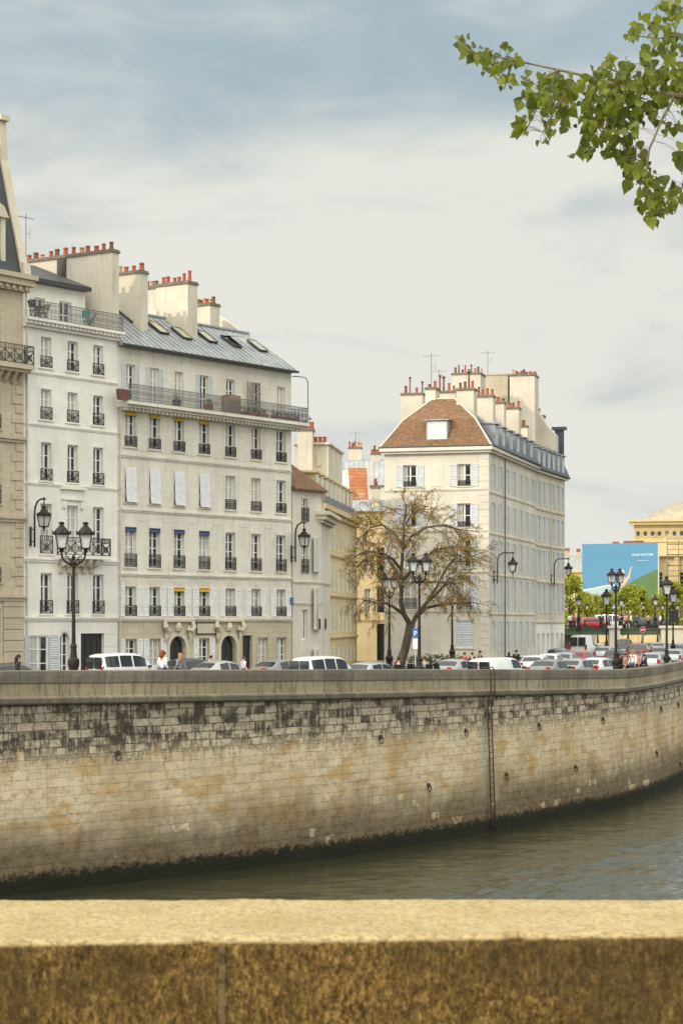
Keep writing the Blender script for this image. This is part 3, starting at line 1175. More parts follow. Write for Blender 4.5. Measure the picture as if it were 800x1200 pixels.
def surround(m, h, w=0.14, d=0.035, sill=True):
    a, b, c, e = h
    m.box(a - w, -d, b, a - 0.002, 0.02, e + w)
    m.box(c + 0.002, -d, b, c + w, 0.02, e + w)
    m.box(a - 0.0015, -d - 0.002, e + 0.002, c + 0.0015, 0.02, e + w)
    if sill:
        m.box(a - w - 0.03, -d - 0.05, b - 0.09, c + w + 0.03, 0.03, b - 0.002)


_mc = {}


def cached(key, fn):
    if key not in _mc:
        _mc[key] = fn()
    return _mc[key]


def win_mesh(w, h, style='french'):
    def f():
        m = MB()
        t = 0.088
        m.box(-w / 2, -0.03, 0, -w / 2 + t, 0.04, h)
        m.box(w / 2 - t, -0.03, 0, w / 2, 0.04, h)
        m.box(-w / 2 + t, -0.031, 0, w / 2 - t, 0.039, t * 1.5)
        m.box(-w / 2 + t, -0.031, h - t, w / 2 - t, 0.039, h)
        if w > 0.5:
            m.box(-t * 0.62, -0.045, t * 1.5, t * 0.62, 0.038, h - t)
        n = {'french': 3, 'tall': 4, 'small': 2, 'plain': 1}[style]
        for k in range(1, n):
            z = h * k / n
            m.box(-w / 2 + t, -0.022, z - 0.026, w / 2 - t, 0.03, z + 0.026)
        return m.mesh('window', MT['frame'])
    return cached(('win', round(w, 2), round(h, 2), style), f)


def pane_mesh(w, h):
    def f():
        m = MB()
        m.box(-w / 2 + 0.03, 0.012, 0.03, w / 2 - 0.03, 0.022, h - 0.03)
        return m.mesh('pane', MT['glass'])
    return cached(('pane', round(w, 2), round(h, 2)), f)


def rail_mesh(w, h, style='cross', mat='iron'):
    """wrought-iron window guard; cross = diagonal scroll work, bars = plain balusters"""
    def f():
        m = MB()
        r = 0.018
        a = w / 2
        for z in (0.04, h):
            m.box(-a, -0.02, z - 0.02, a, 0.02, z + 0.02)
        for x in (-a, a):
            m.box(x - r, -0.018, 0, x + r, 0.018, h)
        if style == 'cross':
            m.box(-a, -0.015, h * 0.72, a, 0.015, h * 0.75)
            n = max(1, round(w / 0.75))
            for k in range(n):
                x0, x1 = -a + w * k / n, -a + w * (k + 1) / n
                xm, zm = (x0 + x1) / 2, h * 0.37
                m.bar((x0, 0, 0.05), (x1, 0, h * 0.72), 0.034)
                m.bar((x1, 0, 0.05), (x0, 0, h * 0.72), 0.034)
                for rr in (0.10, 0.17):
                    pts = [(xm + rr * math.cos(q * math.pi / 5), 0, zm + rr * math.sin(q * math.pi / 5)) for q in range(11)]
                    m.tube(pts, 0.016, 4, False)
                for s in (-1, 1):
                    pts = [(xm + s * (0.22 + 0.07 * math.cos(q)), 0, zm + 0.1 * math.sin(q)) for q in (0, .8, 1.6, 2.4, 3.2, 4, 4.8, 5.6)]
                    m.tube(pts, 0.014, 4, False)
                for q in range(1, 6):
                    xx = x0 + (x1 - x0) * q / 6
                    m.box(xx - 0.010, -0.01, h * 0.75, xx + 0.010, 0.01, h)
                if k:
                    m.box(x0 - r, -0.018, 0, x0 + r, 0.018, h)
        else:
            n = max(3, round(w / 0.11))
            for k in range(1, n):
                xx = -a + w * k / n
                m.box(xx - 0.011, -0.011, 0.05, xx + 0.011, 0.011, h - 0.02)
            m.box(-a, -0.012, h * 0.2, a, 0.012, h * 0.2 + 0.025)
            m.box(-a, -0.012, h * 0.82, a, 0.012, h * 0.82 + 0.025)
            for k in range(n):
                xx = -a + w * (k + .5) / n
                pts = [(xx + 0.04 * math.cos(q * math.pi / 3), 0, h * 0.5 + 0.09 * math.sin(q * math.pi / 3)) for q in range(7)]
                m.tube(pts, 0.010, 4, False)
        return m.mesh('railing', MT[mat])
    return cached(('rail', round(w, 2), round(h, 2), style, mat), f)


def shutter_mesh(w, h, mat='shutw'):
    def f():
        m = MB()
        t = 0.07
        m.box(0, -0.045, 0, t, 0, h)
        m.box(w - t, -0.045, 0, w, 0, h)
        for z in (0, h * 0.45, h - t):
            m.box(t, -0.044, z, w - t, -0.002, z + t)
        n = int(h / 0.13)
        for k in range(n):
            z = 0.03 + (h - 0.06) * k / n
            m.hexa([(t, -0.036, z), (w - t, -0.036, z), (w - t, -0.008, z + 0.06), (t, -0.008, z + 0.06),
                    (t, -0.040, z + 0.012), (w - t, -0.040, z + 0.012), (w - t, -0.006, z + 0.075), (t, -0.006, z + 0.075)])
        m.box(t, -0.006, 0.05, w - t, -0.003, h - 0.05)
        return m.mesh('shutter', MT[mat])
    return cached(('shut', round(w, 2), round(h, 2), mat), f)


def window(fr, x, z, w, h, style='french', rail=None, shutters=None, closed=False, awning=None, inset=0.20, box_out=0.06):
    """window > pane, railing, shutter, awning on frame fr; x is the middle, z the sill"""
    o = fr.put('window', win_mesh(w, h, style), x, inset, z)
    pm = pane_mesh(w, h)
    put('pane', pm, o)
    if rail:
        rh, rs = rail
        put('railing', rail_mesh(w + 0.06, rh, rs), o, (0, -inset - box_out, 0))
    if shutters:
        sw, mat = shutters
        if closed:
            for s in (0, 1):
                put('shutter', shutter_mesh(w / 2 - 0.01, h, mat), o, (-w / 2 + s * (w / 2 + 0.01), -inset + 0.08, 0))
        else:
            put('shutter', shutter_mesh(sw, h, mat), o, (-w / 2 - sw - 0.03, -inset - 0.012, 0))
            put('shutter', shutter_mesh(sw, h, mat), o, (w / 2 + 0.03, -inset - 0.012, 0))
    if awning:
        kind, mat = awning

        def fa():
            m = MB()
            a = w / 2
            if kind == 'valance':
                n = 7
                for k in range(n):
                    x0, x1 = -a + w * k / n, -a + w * (k + 1) / n
                    m.hexa([(x0, -0.10, -0.24), (x1, -0.10, -0.24), (x1, -0.08, -0.24), (x0, -0.08, -0.24), (x0, -0.03, 0), (x1, -0.03, 0), (x1, 0.0, 0), (x0, 0.0, 0)])
                m.tube([(-a, -0.04, -0.03), (a, -0.04, -0.03)], 0.05, 8)
            else:
                hh = h * 0.98
                m.hexa([(-a, -0.19, -hh), (a, -0.19, -hh), (a, -0.17, -hh), (-a, -0.17, -hh), (-a, -0.06, 0), (a, -0.06, 0), (a, -0.04, 0), (-a, -0.04, 0)])
                m.tube([(-a, -0.18, -hh), (a, -0.18, -hh)], 0.025, 6)
                for s in (-a + 0.02, a - 0.02):
                    m.bar((s, -0.02, -hh * .62), (s, -0.175, -hh), 0.02)
            return m.mesh('awning' if kind == 'valance' else 'blind', MT[mat])
        me = cached(('awn', round(w, 2), round(h, 2), kind, mat), fa)
        put(me.name.split('.')[0], me, o, (0, -inset, h))
    return o


_pots = {}


def pot_mesh(k):
    def f():
        m = MB()
        m.smooth = False
        h = (0.46, 0.62, 0.38, 0.95, 0.75)[k]
        r = (0.15, 0.12, 0.16, 0.085, 0.10)[k]
        m.lathe([(r * 1.15, 0), (r * 1.15, 0.06), (r, 0.08), (r * 0.82, h - 0.10), (r * 1.02, h - 0.09), (r * 1.02, h - 0.01), (r * .7, h)], 10)
        if k == 3:
            m.lathe([(0.02, h), (0.16, h + 0.10), (0.16, h + 0.14), (0.02, h + 0.22)], 8)
        return m.mesh('chimney_pot', MT['pot' if k != 3 else 'potd'])
    return cached(('pot', k), f)


def chimney(b, x0, y0, x1, y1, z0, z1, npots, mat='chim', along='y', frame=None, name='chimney', kinds=(0, 0, 2, 0, 1), cap=True):
    """rendered stack with a coping and a row of pots (sub-parts)"""
    m = b.mb(frame)
    m.box(x0, y0, z0, x1, y1, z1)
    o = 0.07
    st = m.build(name, MT[mat], b.root)
    if cap:
        m = b.mb(frame)
        m.box(x0 - o, y0 - o, z1 + 0.002, x1 + o, y1 + o, z1 + 0.09)
        m.box(x0 - o * .4, y0 - o * .4, z1 + 0.091, x1 + o * .4, y1 + o * .4, z1 + 0.2)
        m.build('coping', MT['coping'], st)
    for k in range(npots):
        f = (k + 0.5) / npots
        f += random.uniform(-.18, .18) / npots
        if along == 'y':
            p = Vector(((x0 + x1) / 2 + random.uniform(-.05, .05), y0 + (y1 - y0) * f, z1 + 0.195))
        else:
            p = Vector((x0 + (x1 - x0) * f, (y0 + y1) / 2 + random.uniform(-.05, .05), z1 + 0.195))
        if frame is not None:
            p = frame @ p
        kind = random.choice(kinds)
        c = put('chimney_pot', pot_mesh(kind), st, (p.x, p.y, p.z - b.zb))
        sc_ = random.uniform(.85, 1.12)
        c.scale = (sc_, sc_, random.uniform(0.7, 1.3))
        c.material_slots[0].link = 'OBJECT'
        c.material_slots[0].material = MT[random.choice(('pot', 'pot', 'potd', 'pot', 'potp', 'potd'))]
    return st


def antenna(b, x, y, z, h=2.0, frame=None):
    m = b.mb(frame)
    m.tube([(x, y, z), (x, y, z + h)], 0.028, 5)
    m.bar((x - 0.7, y, z + h * 0.92), (x + 0.7, y, z + h * 0.92), 0.025)
    for k in range(7):
        xx = x - 0.65 + 1.3 * k / 6
        m.bar((xx, y - 0.22 + 0.02 * k, z + h * 0.92), (xx, y + 0.22 - 0.02 * k, z + h * 0.92), 0.016)
    m.bar((x, y, z + h * 0.6), (x + 0.35, y, z + h * 0.6), 0.02)
    m.bar((x + .35, y, z + h * 0.5), (x + 0.35, y, z + h * 0.75), 0.02)
    return m.build('antenna', MT['rail'], b.root)


def drainpipe(b, fr, x, z0, z1, y=-0.10, mat='pipe'):
    m = b.mb(fr.M)
    m.tube([(x, y, z0), (x, y, z1)], 0.045, 8)
    for k in range(5):
        z = z0 + (z1 - z0) * (k + .5) / 5
        m.tube([(x, y, z), (x, y, z + 0.08)], 0.075, 8)
    return m.build('drainpipe', MT[mat], b.root)
DIRX, DIRY = 0.573, 0.819
QANG = math.atan2(DIRY, DIRX)
P0 = Vector((-13.1, 125.0))


def qpt(t):
    return P0.x + DIRX * t, P0.y + DIRY * t


def closed_shell(m, L, D, z0, z1, top=True):
    """side and back walls of a house body (the front is pierced separately)"""
    m.poly([(0, 0, z0), (0, 0, z1), (0, D, z1), (0, D, z0)])
    m.poly([(L, 0, z0), (L, D, z0), (L, D, z1), (L, 0, z1)])
    m.poly([(0, D, z0), (0, D, z1), (L, D, z1), (L, D, z0)])
    if top:
        m.poly([(0, 0, z1), (L, 0, z1), (L, D, z1), (0, D, z1)])


def corbel_row(m, x0, x1, z, d, step=0.42, h=0.22, w=0.18):
    n = int((x1 - x0) / step)
    for k in range(n):
        x = x0 + (k + 0.5) * (x1 - x0) / n
        m.box(x - w / 2, -d, z - h, x + w / 2, 0.01, z)


# ================================================================== stone mansion at the left edge
x, y = qpt(-16.5)
b = Bld('stone_mansion', x, y, QANG, 6.9, 'tan cut-stone mansion with steep dark mansard, cut by the left edge of the picture', 'house')
fr = Frame(b)
L0 = 8.55
m = b.mb()
holes = []
for wx in (1.4, 4.0, 6.15):
    holes += [(wx - .55, 8.2, wx + .55, 11.2), (wx - .55, 12.6, wx + .55, 15.2), (wx - .55, 16.9, wx + .55, 20.0), (wx - .55, 21.0, wx + .55, 23.4), (wx - .55, 25.0, wx + .55, 27.6)]
pierced(m, L0, 6.5, 29.2, holes)
closed_shell(m, L0, 9, 6.5, 29.2)
for h in holes:
    surround(m, h, 0.18, 0.06)
# rusticated corner and deep courses on the lower floors
z = 6.9
k = 0
while z < 11.4:
    for (xa, xb) in ((6.95, L0 - .02), (0.02, 0.7), (2.1, 3.3), (4.75, 5.45)):
        m.box(xa, -0.07, z + 0.03, xb, 0.01, z + 0.60)
    z += 0.62
while z < 24:
    w = 0.62 if k % 2 else 0.95
    m.box(L0 - w, -0.06, z + 0.03, L0 - 0.02, 0.01, z + 0.5)
    k += 1
    z += 0.53
for z in (11.75, 16.1, 20.5):
    moulding(m, -0.1, L0 + 0.05, z, 0.34, 0.22)
b_wall = m.build('wall', MT['b0'], b.root)
m = b.mb()
m.box(-0.3, -0.30, 28.7, L0 + 0.22, 0.2, 29.0)
m.box(-0.3, -0.55, 29.001, L0 + 0.42, 0.2, 29.35)
m.box(-0.3, -0.70, 29.351, L0 + 0.50, 0.2, 29.62)
corbel_row(m, 0, L0 + .1, 28.99, 0.45, 0.5)
m.build('cornice', MT['b0'], b.root)
# stone balcony on brackets
m = b.mb()
m.box(0.3, -0.80, 24.35, L0 + 0.12, 0.0, 24.62)
m.box(0.3, -0.60, 24.18, L0 + 0.02, 0.0, 24.349)
for q in range(14):
    xx = 0.6 + q * (L0 - 1.0) / 13
    m.prismx([(-0.55, 24.18), (0, 24.18), (0, 23.6), (-0.15, 23.62)], xx - .1, xx + .1)
bal = m.build('balcony', MT['b0'], b.root)
r = rail_mesh(L0 - 0.3, 1.02, 'cross')
put('railing', r, bal, ((L0 + .42) / 2, -0.74, 24.62 - b.zb))
m = b.mb()
m.M = m.M @ Matrix.Translation((L0 + 0.08, -0.36, 0)) @ Matrix.Rotation(R(90), 4, 'Z')
put('railing', rail_mesh(0.72, 1.02, 'cross'), bal, (L0 + .08, -0.37, 24.62 - b.zb), R(90))
for wx in (1.4, 4.0, 6.15):
    window(fr, wx, 25.0, 1.1, 2.6, 'french')
    window(fr, wx, 21.0, 1.1, 2.4, 'french', (0.8, 'cross'))
    window(fr, wx, 16.9, 1.1, 3.1, 'tall', (1.0, 'cross'))
    window(fr, wx, 12.6, 1.1, 2.6, 'french', (0.8, 'cross'))
    window(fr, wx, 8.2, 1.1, 3.0, 'tall')
# mansard with a stone party gable at its right end
m = b.mb()
m.hexa([(-.3, -0.25, 29.63), (L0 - .35, -0.25, 29.63), (L0 - .35, 8, 29.63), (-.3, 8, 29.63), (-.3, 1.75, 37.6), (L0 - .35, 1.75, 37.6), (L0 - .35, 6, 37.6), (-.3, 6, 37.6)])
m.build('roof', MT['darkslate'], b.root)
m = b.mb()
m.prismx([(-0.42, 29.62), (0.05, 30.3), (1.35, 36.0), (1.5, 38.0), (2.6, 38.0), (2.6, 38.4), (5.4, 38.4), (8.4, 29.62)], L0 - 0.349, L0 + 0.05)
m.prismx([(-0.50, 29.63), (-0.42, 30.3), (-0.2, 30.31), (1.28, 36.2), (1.42, 38.42), (1.58, 38.42), (1.5, 36.0), (0.2, 30.2), (0.2, 29.63)], L0 - 0.42, L0 + 0.12)
m.box(L0 - 0.5, 1.2, 38.41, L0 + 0.22, 5.6, 38.7)
m.build('party_gable', MT['trim'], b.root)
m = b.mb()
for wx in (2.4, 6.1):
    m.box(wx - .95, -0.1, 29.64, wx - .6, 1.6, 32.6)
    m.box(wx + .6, -0.1, 29.64, wx + .95, 1.6, 32.6)
    m.prism([(wx - 1.1, 32.6), (wx + 1.1, 32.6), (wx + 0.7, 33.2), (wx, 33.5), (wx - .7, 33.2)], -0.25, 2.0)
dm = m.build('dormer', MT['trim'], b.root)
for wx in (2.4, 6.1):
    put('dormer_window', win_mesh(1.2, 2.6, 'french'), dm, (wx, 0.2, 29.9 - b.zb))
    put('pane', pane_mesh(1.2, 2.6), dm, (wx, 0.2, 29.9 - b.zb))
drainpipe(b, Frame(b), L0 + 0.22, 6.9, 29.0, -0.02)

# ================================================================== white house
x, y = qpt(-7.93)
b = Bld('white_house', x, y, QANG, 6.9, 'narrow white house with three windows a floor and a set-back attic terrace', 'house')
fr = Frame(b)
L1 = 7.92
c1, c2, c3 = b.t(54), b.t(85), b.t(115)
C1 = (c1, c2, c3)
rows1 = [(24.72, 26.42, 0.86), (21.8, 23.5, 0.86), (18.36, 20.5, 0.86), (14.25, 17.05, 0.94), (10.88, 13.15, 0.92)]
# the third column sits a little higher in the picture: storeys are level, so keep z common
holes = []
for z0, z1, w in rows1:
    for c in C1:
        holes.append((c - w / 2, z0, c + w / 2, z1))
gx0, gx1 = b.t(33), b.t(58)
holes.append((b.t(34), 7.3, b.t(57), 9.65))
ax = b.t(76.5)
holes.append((ax - 0.42, 7.3, ax + 0.42, 9.85))
dx0, dx1 = b.t(95), b.t(122.5)
holes.append((dx0, 7.0, dx1, 9.75))
m = b.mb()
pierced(m, L1, 6.5, 27.2, holes)
closed_shell(m, L1, 10, 6.5, 27.2)
for h in holes[:15]:
    surround(m, h, 0.15, 0.035)
for z in (24.35, 21.45, 18.15):
    moulding(m, 0.02, L1 - 0.02, z, 0.16, 0.08)
moulding(m, 0.02, L1 - 0.02, 13.9, 0.26, 0.14)
moulding(m, 0.02, L1 - 0.02, 10.6, 0.24, 0.14)
# pediment over the middle balcony window
m.box(c2 - 0.95, -0.14, 17.35, c2 + 0.95, 0.01, 17.5)
m.box(c2 - 0.8, -0.09, 17.5005, c2 + 0.8, 0.01, 17.95)
m.box(c2 - 1.0, -0.24, 17.951, c2 + 1.0, 0.01, 18.11)
for s in (-1, 1):
    m.box(c2 + s * .75 - .12, -0.13, 16.9, c2 + s * .75 + .12, 0.01, 17.3)
for zz in (7.6, 8.3, 9.0, 9.7):
    m.box(dx1 + .15, -0.025, zz, L1 - 0.05, 0.005, zz + 0.62)
    m.box(b.t(59), -0.025, zz, ax - 0.55, 0.005, zz + 0.62)
m.prism([(ax - .421, 9.40), (ax - .421, 9.86), (ax + .421, 9.86), (ax + .421, 9.40), (ax + .36, 9.6), (ax + .2, 9.76), (ax, 9.82), (ax - .2, 9.76), (ax - .36, 9.6)], 0.02, 0.25)
m.build('wall', MT['b1'], b.root)
m = b.mb()
m.box(-0.05, -0.20, 26.85, L1 + 0.05, 0.05, 27.02)
m.box(-0.05, -0.50, 27.201, L1 + 0.12, 1.6, 27.36)
m.box(-0.05, -0.34, 27.021, L1 + 0.08, 0.05, 27.2)
corbel_row(m, 0.05, L1 - .05, 27.19, 0.42, 0.34, 0.16, 0.14)
m.build('cornice', MT['b1'], b.root)
for (z0, z1, w), rl in zip(rows1, (0.62, 0.68, 0.66, 1.0, 0.75)):
    for i, c in enumerate(C1):
        if z0 == 14.25 and i > 0:
            window(fr, c, z0, w, z1 - z0, 'tall')
        else:
            window(fr, c, z0, w, z1 - z0, 'tall' if z1 - z0 > 2.4 else 'french', (rl, 'cross'))
# balcony over carved consoles in front of two windows
m = b.mb()
bx0, bx1 = b.t(67), b.t(119)
m.box(bx0, -0.75, 14.0, bx1, 0, 14.2)
bal = m.build('balcony', MT['b1'], b.root)
put('railing', rail_mesh(bx1 - bx0, 1.0, 'cross'), bal, ((bx0 + bx1) / 2, -0.70, 14.2 - b.zb))
put('railing', rail_mesh(0.66, 1.0, 'cross'), bal, (bx1 - .02, -0.35, 14.2 - b.zb), R(90))
put('railing', rail_mesh(0.66, 1.0, 'cross'), bal, (bx0 + .02, -0.35, 14.2 - b.zb), R(90))
m = b.mb()
for q in range(5):
    xx = bx0 + 0.25 + q * (bx1 - bx0 - 1.2) / 4
    m.prismx([(-0.66, 13.99), (-0.01, 13.99), (-0.01, 13.15), (-0.14, 13.2), (-0.2, 13.5), (-0.5, 13.62), (-0.62, 13.8)], xx - .15, xx + .15)
m.box(bx0 + .1, -0.3, 13.55, bx1 - 0.8, -0.01, 13.98)
m.build('console', MT['trim'], b.root)
# shop front, arched window, carriage door
sw = holes[15]
o = fr.put('shop_window', win_mesh(sw[2] - sw[0], sw[3] - sw[1], 'french'), (sw[0] + sw[2]) / 2, 0.1, sw[1])
put('pane', pane_mesh(sw[2] - sw[0], sw[3] - sw[1]), o)
put('shutter', shutter_mesh(0.75, 2.35, 'shut'), o, ((sw[2] - sw[0]) / 2 + .03, -0.15, 0))
put('shutter', shutter_mesh(0.32, 2.35, 'shut'), o, (-(sw[2] - sw[0]) / 2 - .36, -0.15, 0))
window(fr, ax, 7.3, 0.84, 2.5, 'tall', inset=0.27)
m = b.mb()
m.box(dx0, 0.22, 7.0, dx1, 0.28, 9.75)
for q in range(4):
    xx = dx0 + (dx1 - dx0) * q / 4
    m.box(xx + .1, 0.19, 7.4, xx + (dx1 - dx0) / 4 - .1, 0.221, 8.3)
    m.box(xx + .1, 0.19, 8.5, xx + (dx1 - dx0) / 4 - .1, 0.221, 9.5)
dr = m.build('carriage_door', MT['doorblk'], b.root)
m = b.mb()
m.tube([((dx0 + dx1) / 2 - .1, 0.14, 8.2), ((dx0 + dx1) / 2 - .1, 0.14, 8.5)], 0.03, 6)
m.box((dx0 + dx1) / 2 - .13, 0.13, 8.19, (dx0 + dx1) / 2 - .07, 0.2, 8.25)
m.build('handle', MT['rim'], dr)
# set-back attic storey and terrace
V = 1.7
fa = Frame(b, 0, V, 0)
at1, at2 = b.t(46.5, V), b.t(77, V)
hz = [(at1 - .45, 27.45, at1 + .45, 28.95), (at2 - .52, 27.45, at2 + .52, 29.0)]
m = b.mb(fa.M)
pierced(m, L1 - 0.9, 27.3, 29.75, hz, x0=-0.02)
closed_shell(m, L1 - .9, 7, 27.3, 29.75)
m.build('attic_wall', MT['b1'], b.root)
window(fa, at1, 27.45, 0.9, 1.5, 'small')
window(fa, at2, 27.45, 1.04, 1.55, 'small')
m = b.mb(fa.M)
m.prismx([(-0.5, 29.76), (-0.5, 29.98), (4, 31.7), (8, 29.8)], -0.1, L1 - 0.9)
m.build('roof', MT['darkslate'], b.root)
m = b.mb()
r0 = rail_mesh(L1 - 0.1, 0.95, 'bars', 'rail')
put('terrace_railing', r0, b.root, (L1 / 2, -0.44, 27.37 - b.zb))
chimney(b, L1 - 0.35, 0.15, L1 + 0.30, 8.0, 26.9, 32.05, 13)
m = b.mb()
m.box(L1 - 0.46, 3.7, 28.5, L1 - 0.352, 4.35, 32.0)
m.build('flue', MT['lead'], b.root)
drainpipe(b, fr, 0.2, 6.9, 27.0)
antenna(b, L1 - 0.1, 7.2, 32.1, 3.0)

# ================================================================== long cream house
x, y = qpt(0.0)
b = Bld('long_cream_house', x, y, QANG, 6.9, 'long cream stone house of seven bays with zinc roof and continuous top balcony', 'house')
fr = Frame(b)
L2 = 17.15
C2 = [b.t(p) for p in (152.8, 181, 209.7, 239, 269.7, 299.7, 329)]
rows2 = {'f5': (23.55, 25.75, 0.98), 'f4': (20.75, 22.82, 0.98), 'f3': (17.45, 19.55, 0.98), 'f2': (13.65, 16.0, 0.98), 'f1': (10.75, 12.5, 0.98)}
holes = []
for k in ('f4', 'f3', 'f2', 'f1'):
    z0, z1, w = rows2[k]
    for c in C2:
        holes.append((c - w / 2, z0, c + w / 2, z1))
arch = [b.t(207.5), b.t(267)]
gw = [b.t(153.5), b.t(181.5), b.t(239), b.t(308), b.t(329.5)]
door_s = b.t(290)
for a_ in arch:
    holes.append((a_ - 0.78, 6.9, a_ + 0.78, 9.55))
for g_ in gw:
    holes.append((g_ - 0.52, 7.7, g_ + 0.52, 9.4))
holes.append((door_s - 0.5, 6.9, door_s + 0.5, 9.55))
m = b.mb()
pierced(m, L2, 10.55, 23.15, [h for h in holes if h[1] > 10.5])
closed_shell(m, L2, 10.5, 6.5, 26.6)
for h in holes:
    if h[1] > 10.5:
        surround(m, h, 0.13, 0.03)
for z in (20.2, 17.0, 13.2):
    moulding(m, 0.02, L2 - .02, z, 0.2, 0.11)
moulding(m, 0.02, L2 - .02, 10.55, 0.22, 0.16)
# flat arches over the first-floor windows
for c in C2:
    for q in range(-2, 3):
        m.hexa([(c + q * .2 - .085, -0.028, 12.66), (c + q * .2 + .085, -0.028, 12.66), (c + q * .2 + .085, 0.01, 12.66), (c + q * .2 - .085, 0.01, 12.66),
                (c + q * .27 - .11, -0.028, 13.06), (c + q * .27 + .11, -0.028, 13.06), (c + q * .27 + .11, 0.01, 13.06), (c + q * .27 - .11, 0.01, 13.06)])
# panels between the upper windows
for i in range(6):
    xm = (C2[i] + C2[i + 1]) / 2
    m.box(xm - .45, -0.02, 20.55, xm + .45, 0.005, 22.95)
    m.box(xm - .40, -0.02, 16.4, xm + .40, 0.005, 16.75)
m.build('wall', MT['b2'], b.root)
m = b.mb()
pierced(m, L2, 6.5, 10.55, [h for h in holes if h[1] < 10.5])
for h in holes:
    if 7 < h[1] < 10.5:
        surround(m, h, 0.12, 0.03)
for a_ in arch:
    pts = []
    for q in range(13):
        an = math.pi * q / 12
        pts.append((a_ + 0.775 * math.cos(an), 8.75 + 0.775 * math.sin(an)))
    m.prism([(a_ + .78, 9.56), (a_ + .78, 8.75)] + pts[1:-1] + [(a_ - .78, 8.75), (a_ - .78, 9.56)], 0.01, 0.29)
m.build('ground_floor_wall', MT['b2g'], b.root)
for a_ in arch:
    m = b.mb()
    # archivolt, pilasters and carved shoulders up to the string course
    for q in range(12):
        a0, a1 = math.pi * q / 12, math.pi * (q + 1) / 12
        p = []
        for rr in (0.80, 1.06):
            for an in (a0, a1):
                p.append((a_ + rr * math.cos(an), 8.75 + rr * math.sin(an)))
        m.hexa([(p[0][0], -0.10, p[0][1]), (p[2][0], -0.10, p[2][1]), (p[2][0], 0.01, p[2][1]), (p[0][0], 0.01, p[0][1]),
                (p[1][0], -0.10, p[1][1]), (p[3][0], -0.10, p[3][1]), (p[3][0], 0.01, p[3][1]), (p[1][0], 0.01, p[1][1])])
    for s in (-1, 1):
        m.box(a_ + s * .93 - .13, -0.11, 6.9, a_ + s * .93 + .13, 0.01, 8.749)
        # scrolled consoles
        cx = a_ + s * 1.05
        m.tube([(cx + s * .25, -0.14, 10.40), (cx + s * .32, -0.24, 10.1), (cx + s * .1, -0.2, 9.85), (cx - s * .15, -0.16, 9.95), (cx - s * .05, -0.2, 10.15)], [0.13, 0.17, 0.15, 0.12, 0.06], 7)
        m.tube([(cx + s * .05, -0.10, 9.9), (cx + s * .1, -0.12, 9.4), (cx, -0.08, 9.1)], [0.13, 0.10, 0.04], 7)
    m.lathe([(0.04, 9.75), (0.2, 9.85), (0.26, 10.05), (0.2, 10.28), (0.05, 10.4)], 9, (a_, -0.08, 0))
    m.box(a_ - 1.45, -0.22, 10.42, a_ + 1.45, 0.0, 10.549)
    m.build('carved_portal', MT['trim'], b.root)
    m = b.mb()
    m.box(a_ - .78, 0.24, 6.9, a_ + .78, 0.285, 9.54)
    for s in (-1, 1):
        m.box(a_ + s * .38 - .28, 0.21, 7.2, a_ + s * .38 + .28, 0.241, 8.0)
        m.box(a_ + s * .38 - .28, 0.21, 8.15, a_ + s * .38 + .28, 0.241, 9.1)
    d = m.build('door', MT['doorblk'], b.root)
    m = b.mb()
    m.lathe([(0.02, 0), (0.045, 0.02), (0.045, 0.05), (0.02, 0.07)], 8, (a_ + .08, 0.18, 8.05))
    m.build('handle', MT['rim'], d)
m = b.mb()
m.box(door_s - .5, 0.22, 6.9, door_s + .5, 0.28, 9.55)
m.box(door_s - .38, 0.20, 7.2, door_s + .38, 0.221, 8.1)
m.box(door_s - .38, 0.20, 8.3, door_s + .38, 0.221, 9.4)
m.build('door', MT['doorblk'], b.root)
m = b.mb()
px0, px1 = b.t(229.5), b.t(252.5)
m.box(px0, -0.06, 9.62, px1, 0.0, 10.38)
sg = m.build('plaque', MT['lead'], b.root)
m = b.mb()
m.box(px0 + .08, -0.075, 9.70, px1 - .08, -0.0605, 10.30)
m.build('plaque_face', MT['trim'], sg)
m = b.mb()
m.box(b.t(341) - .2, -0.09, 11.55, b.t(341) + .16, -0.065, 12.0)
m.build('street_plate', MT['sign'], b.root)
for i, c in enumerate(C2):
    z0, z1, w = rows2['f4']
    window(fr, c, z0, w, z1 - z0, 'french', (0.62, 'bars'), awning=('valance', 'yellow') if i < 4 else None)
    z0, z1, w = rows2['f3']
    if i < 4:
        window(fr, c, z0, w, z1 - z0, 'french', awning=('blind', 'blind'))
    else:
        window(fr, c, z0, w, z1 - z0, 'french', (0.62, 'bars'))
    z0, z1, w = rows2['f2']
    window(fr, c, z0, w, z1 - z0, 'tall', (0.78, 'bars'), awning=('valance', 'blue') if i < 4 else None)
    z0, z1, w = rows2['f1']
    window(fr, c, z0, w, z1 - z0, 'french', (0.62, 'bars'), shutters=(0.56, 'shutw'), awning=('valance', 'orange') if i in (2, 3) else None)
for i, g_ in enumerate(gw):
    window(fr, g_, 7.7, 1.04, 1.7, 'french', shutters=(0.5, 'shutw') if i < 3 else None)
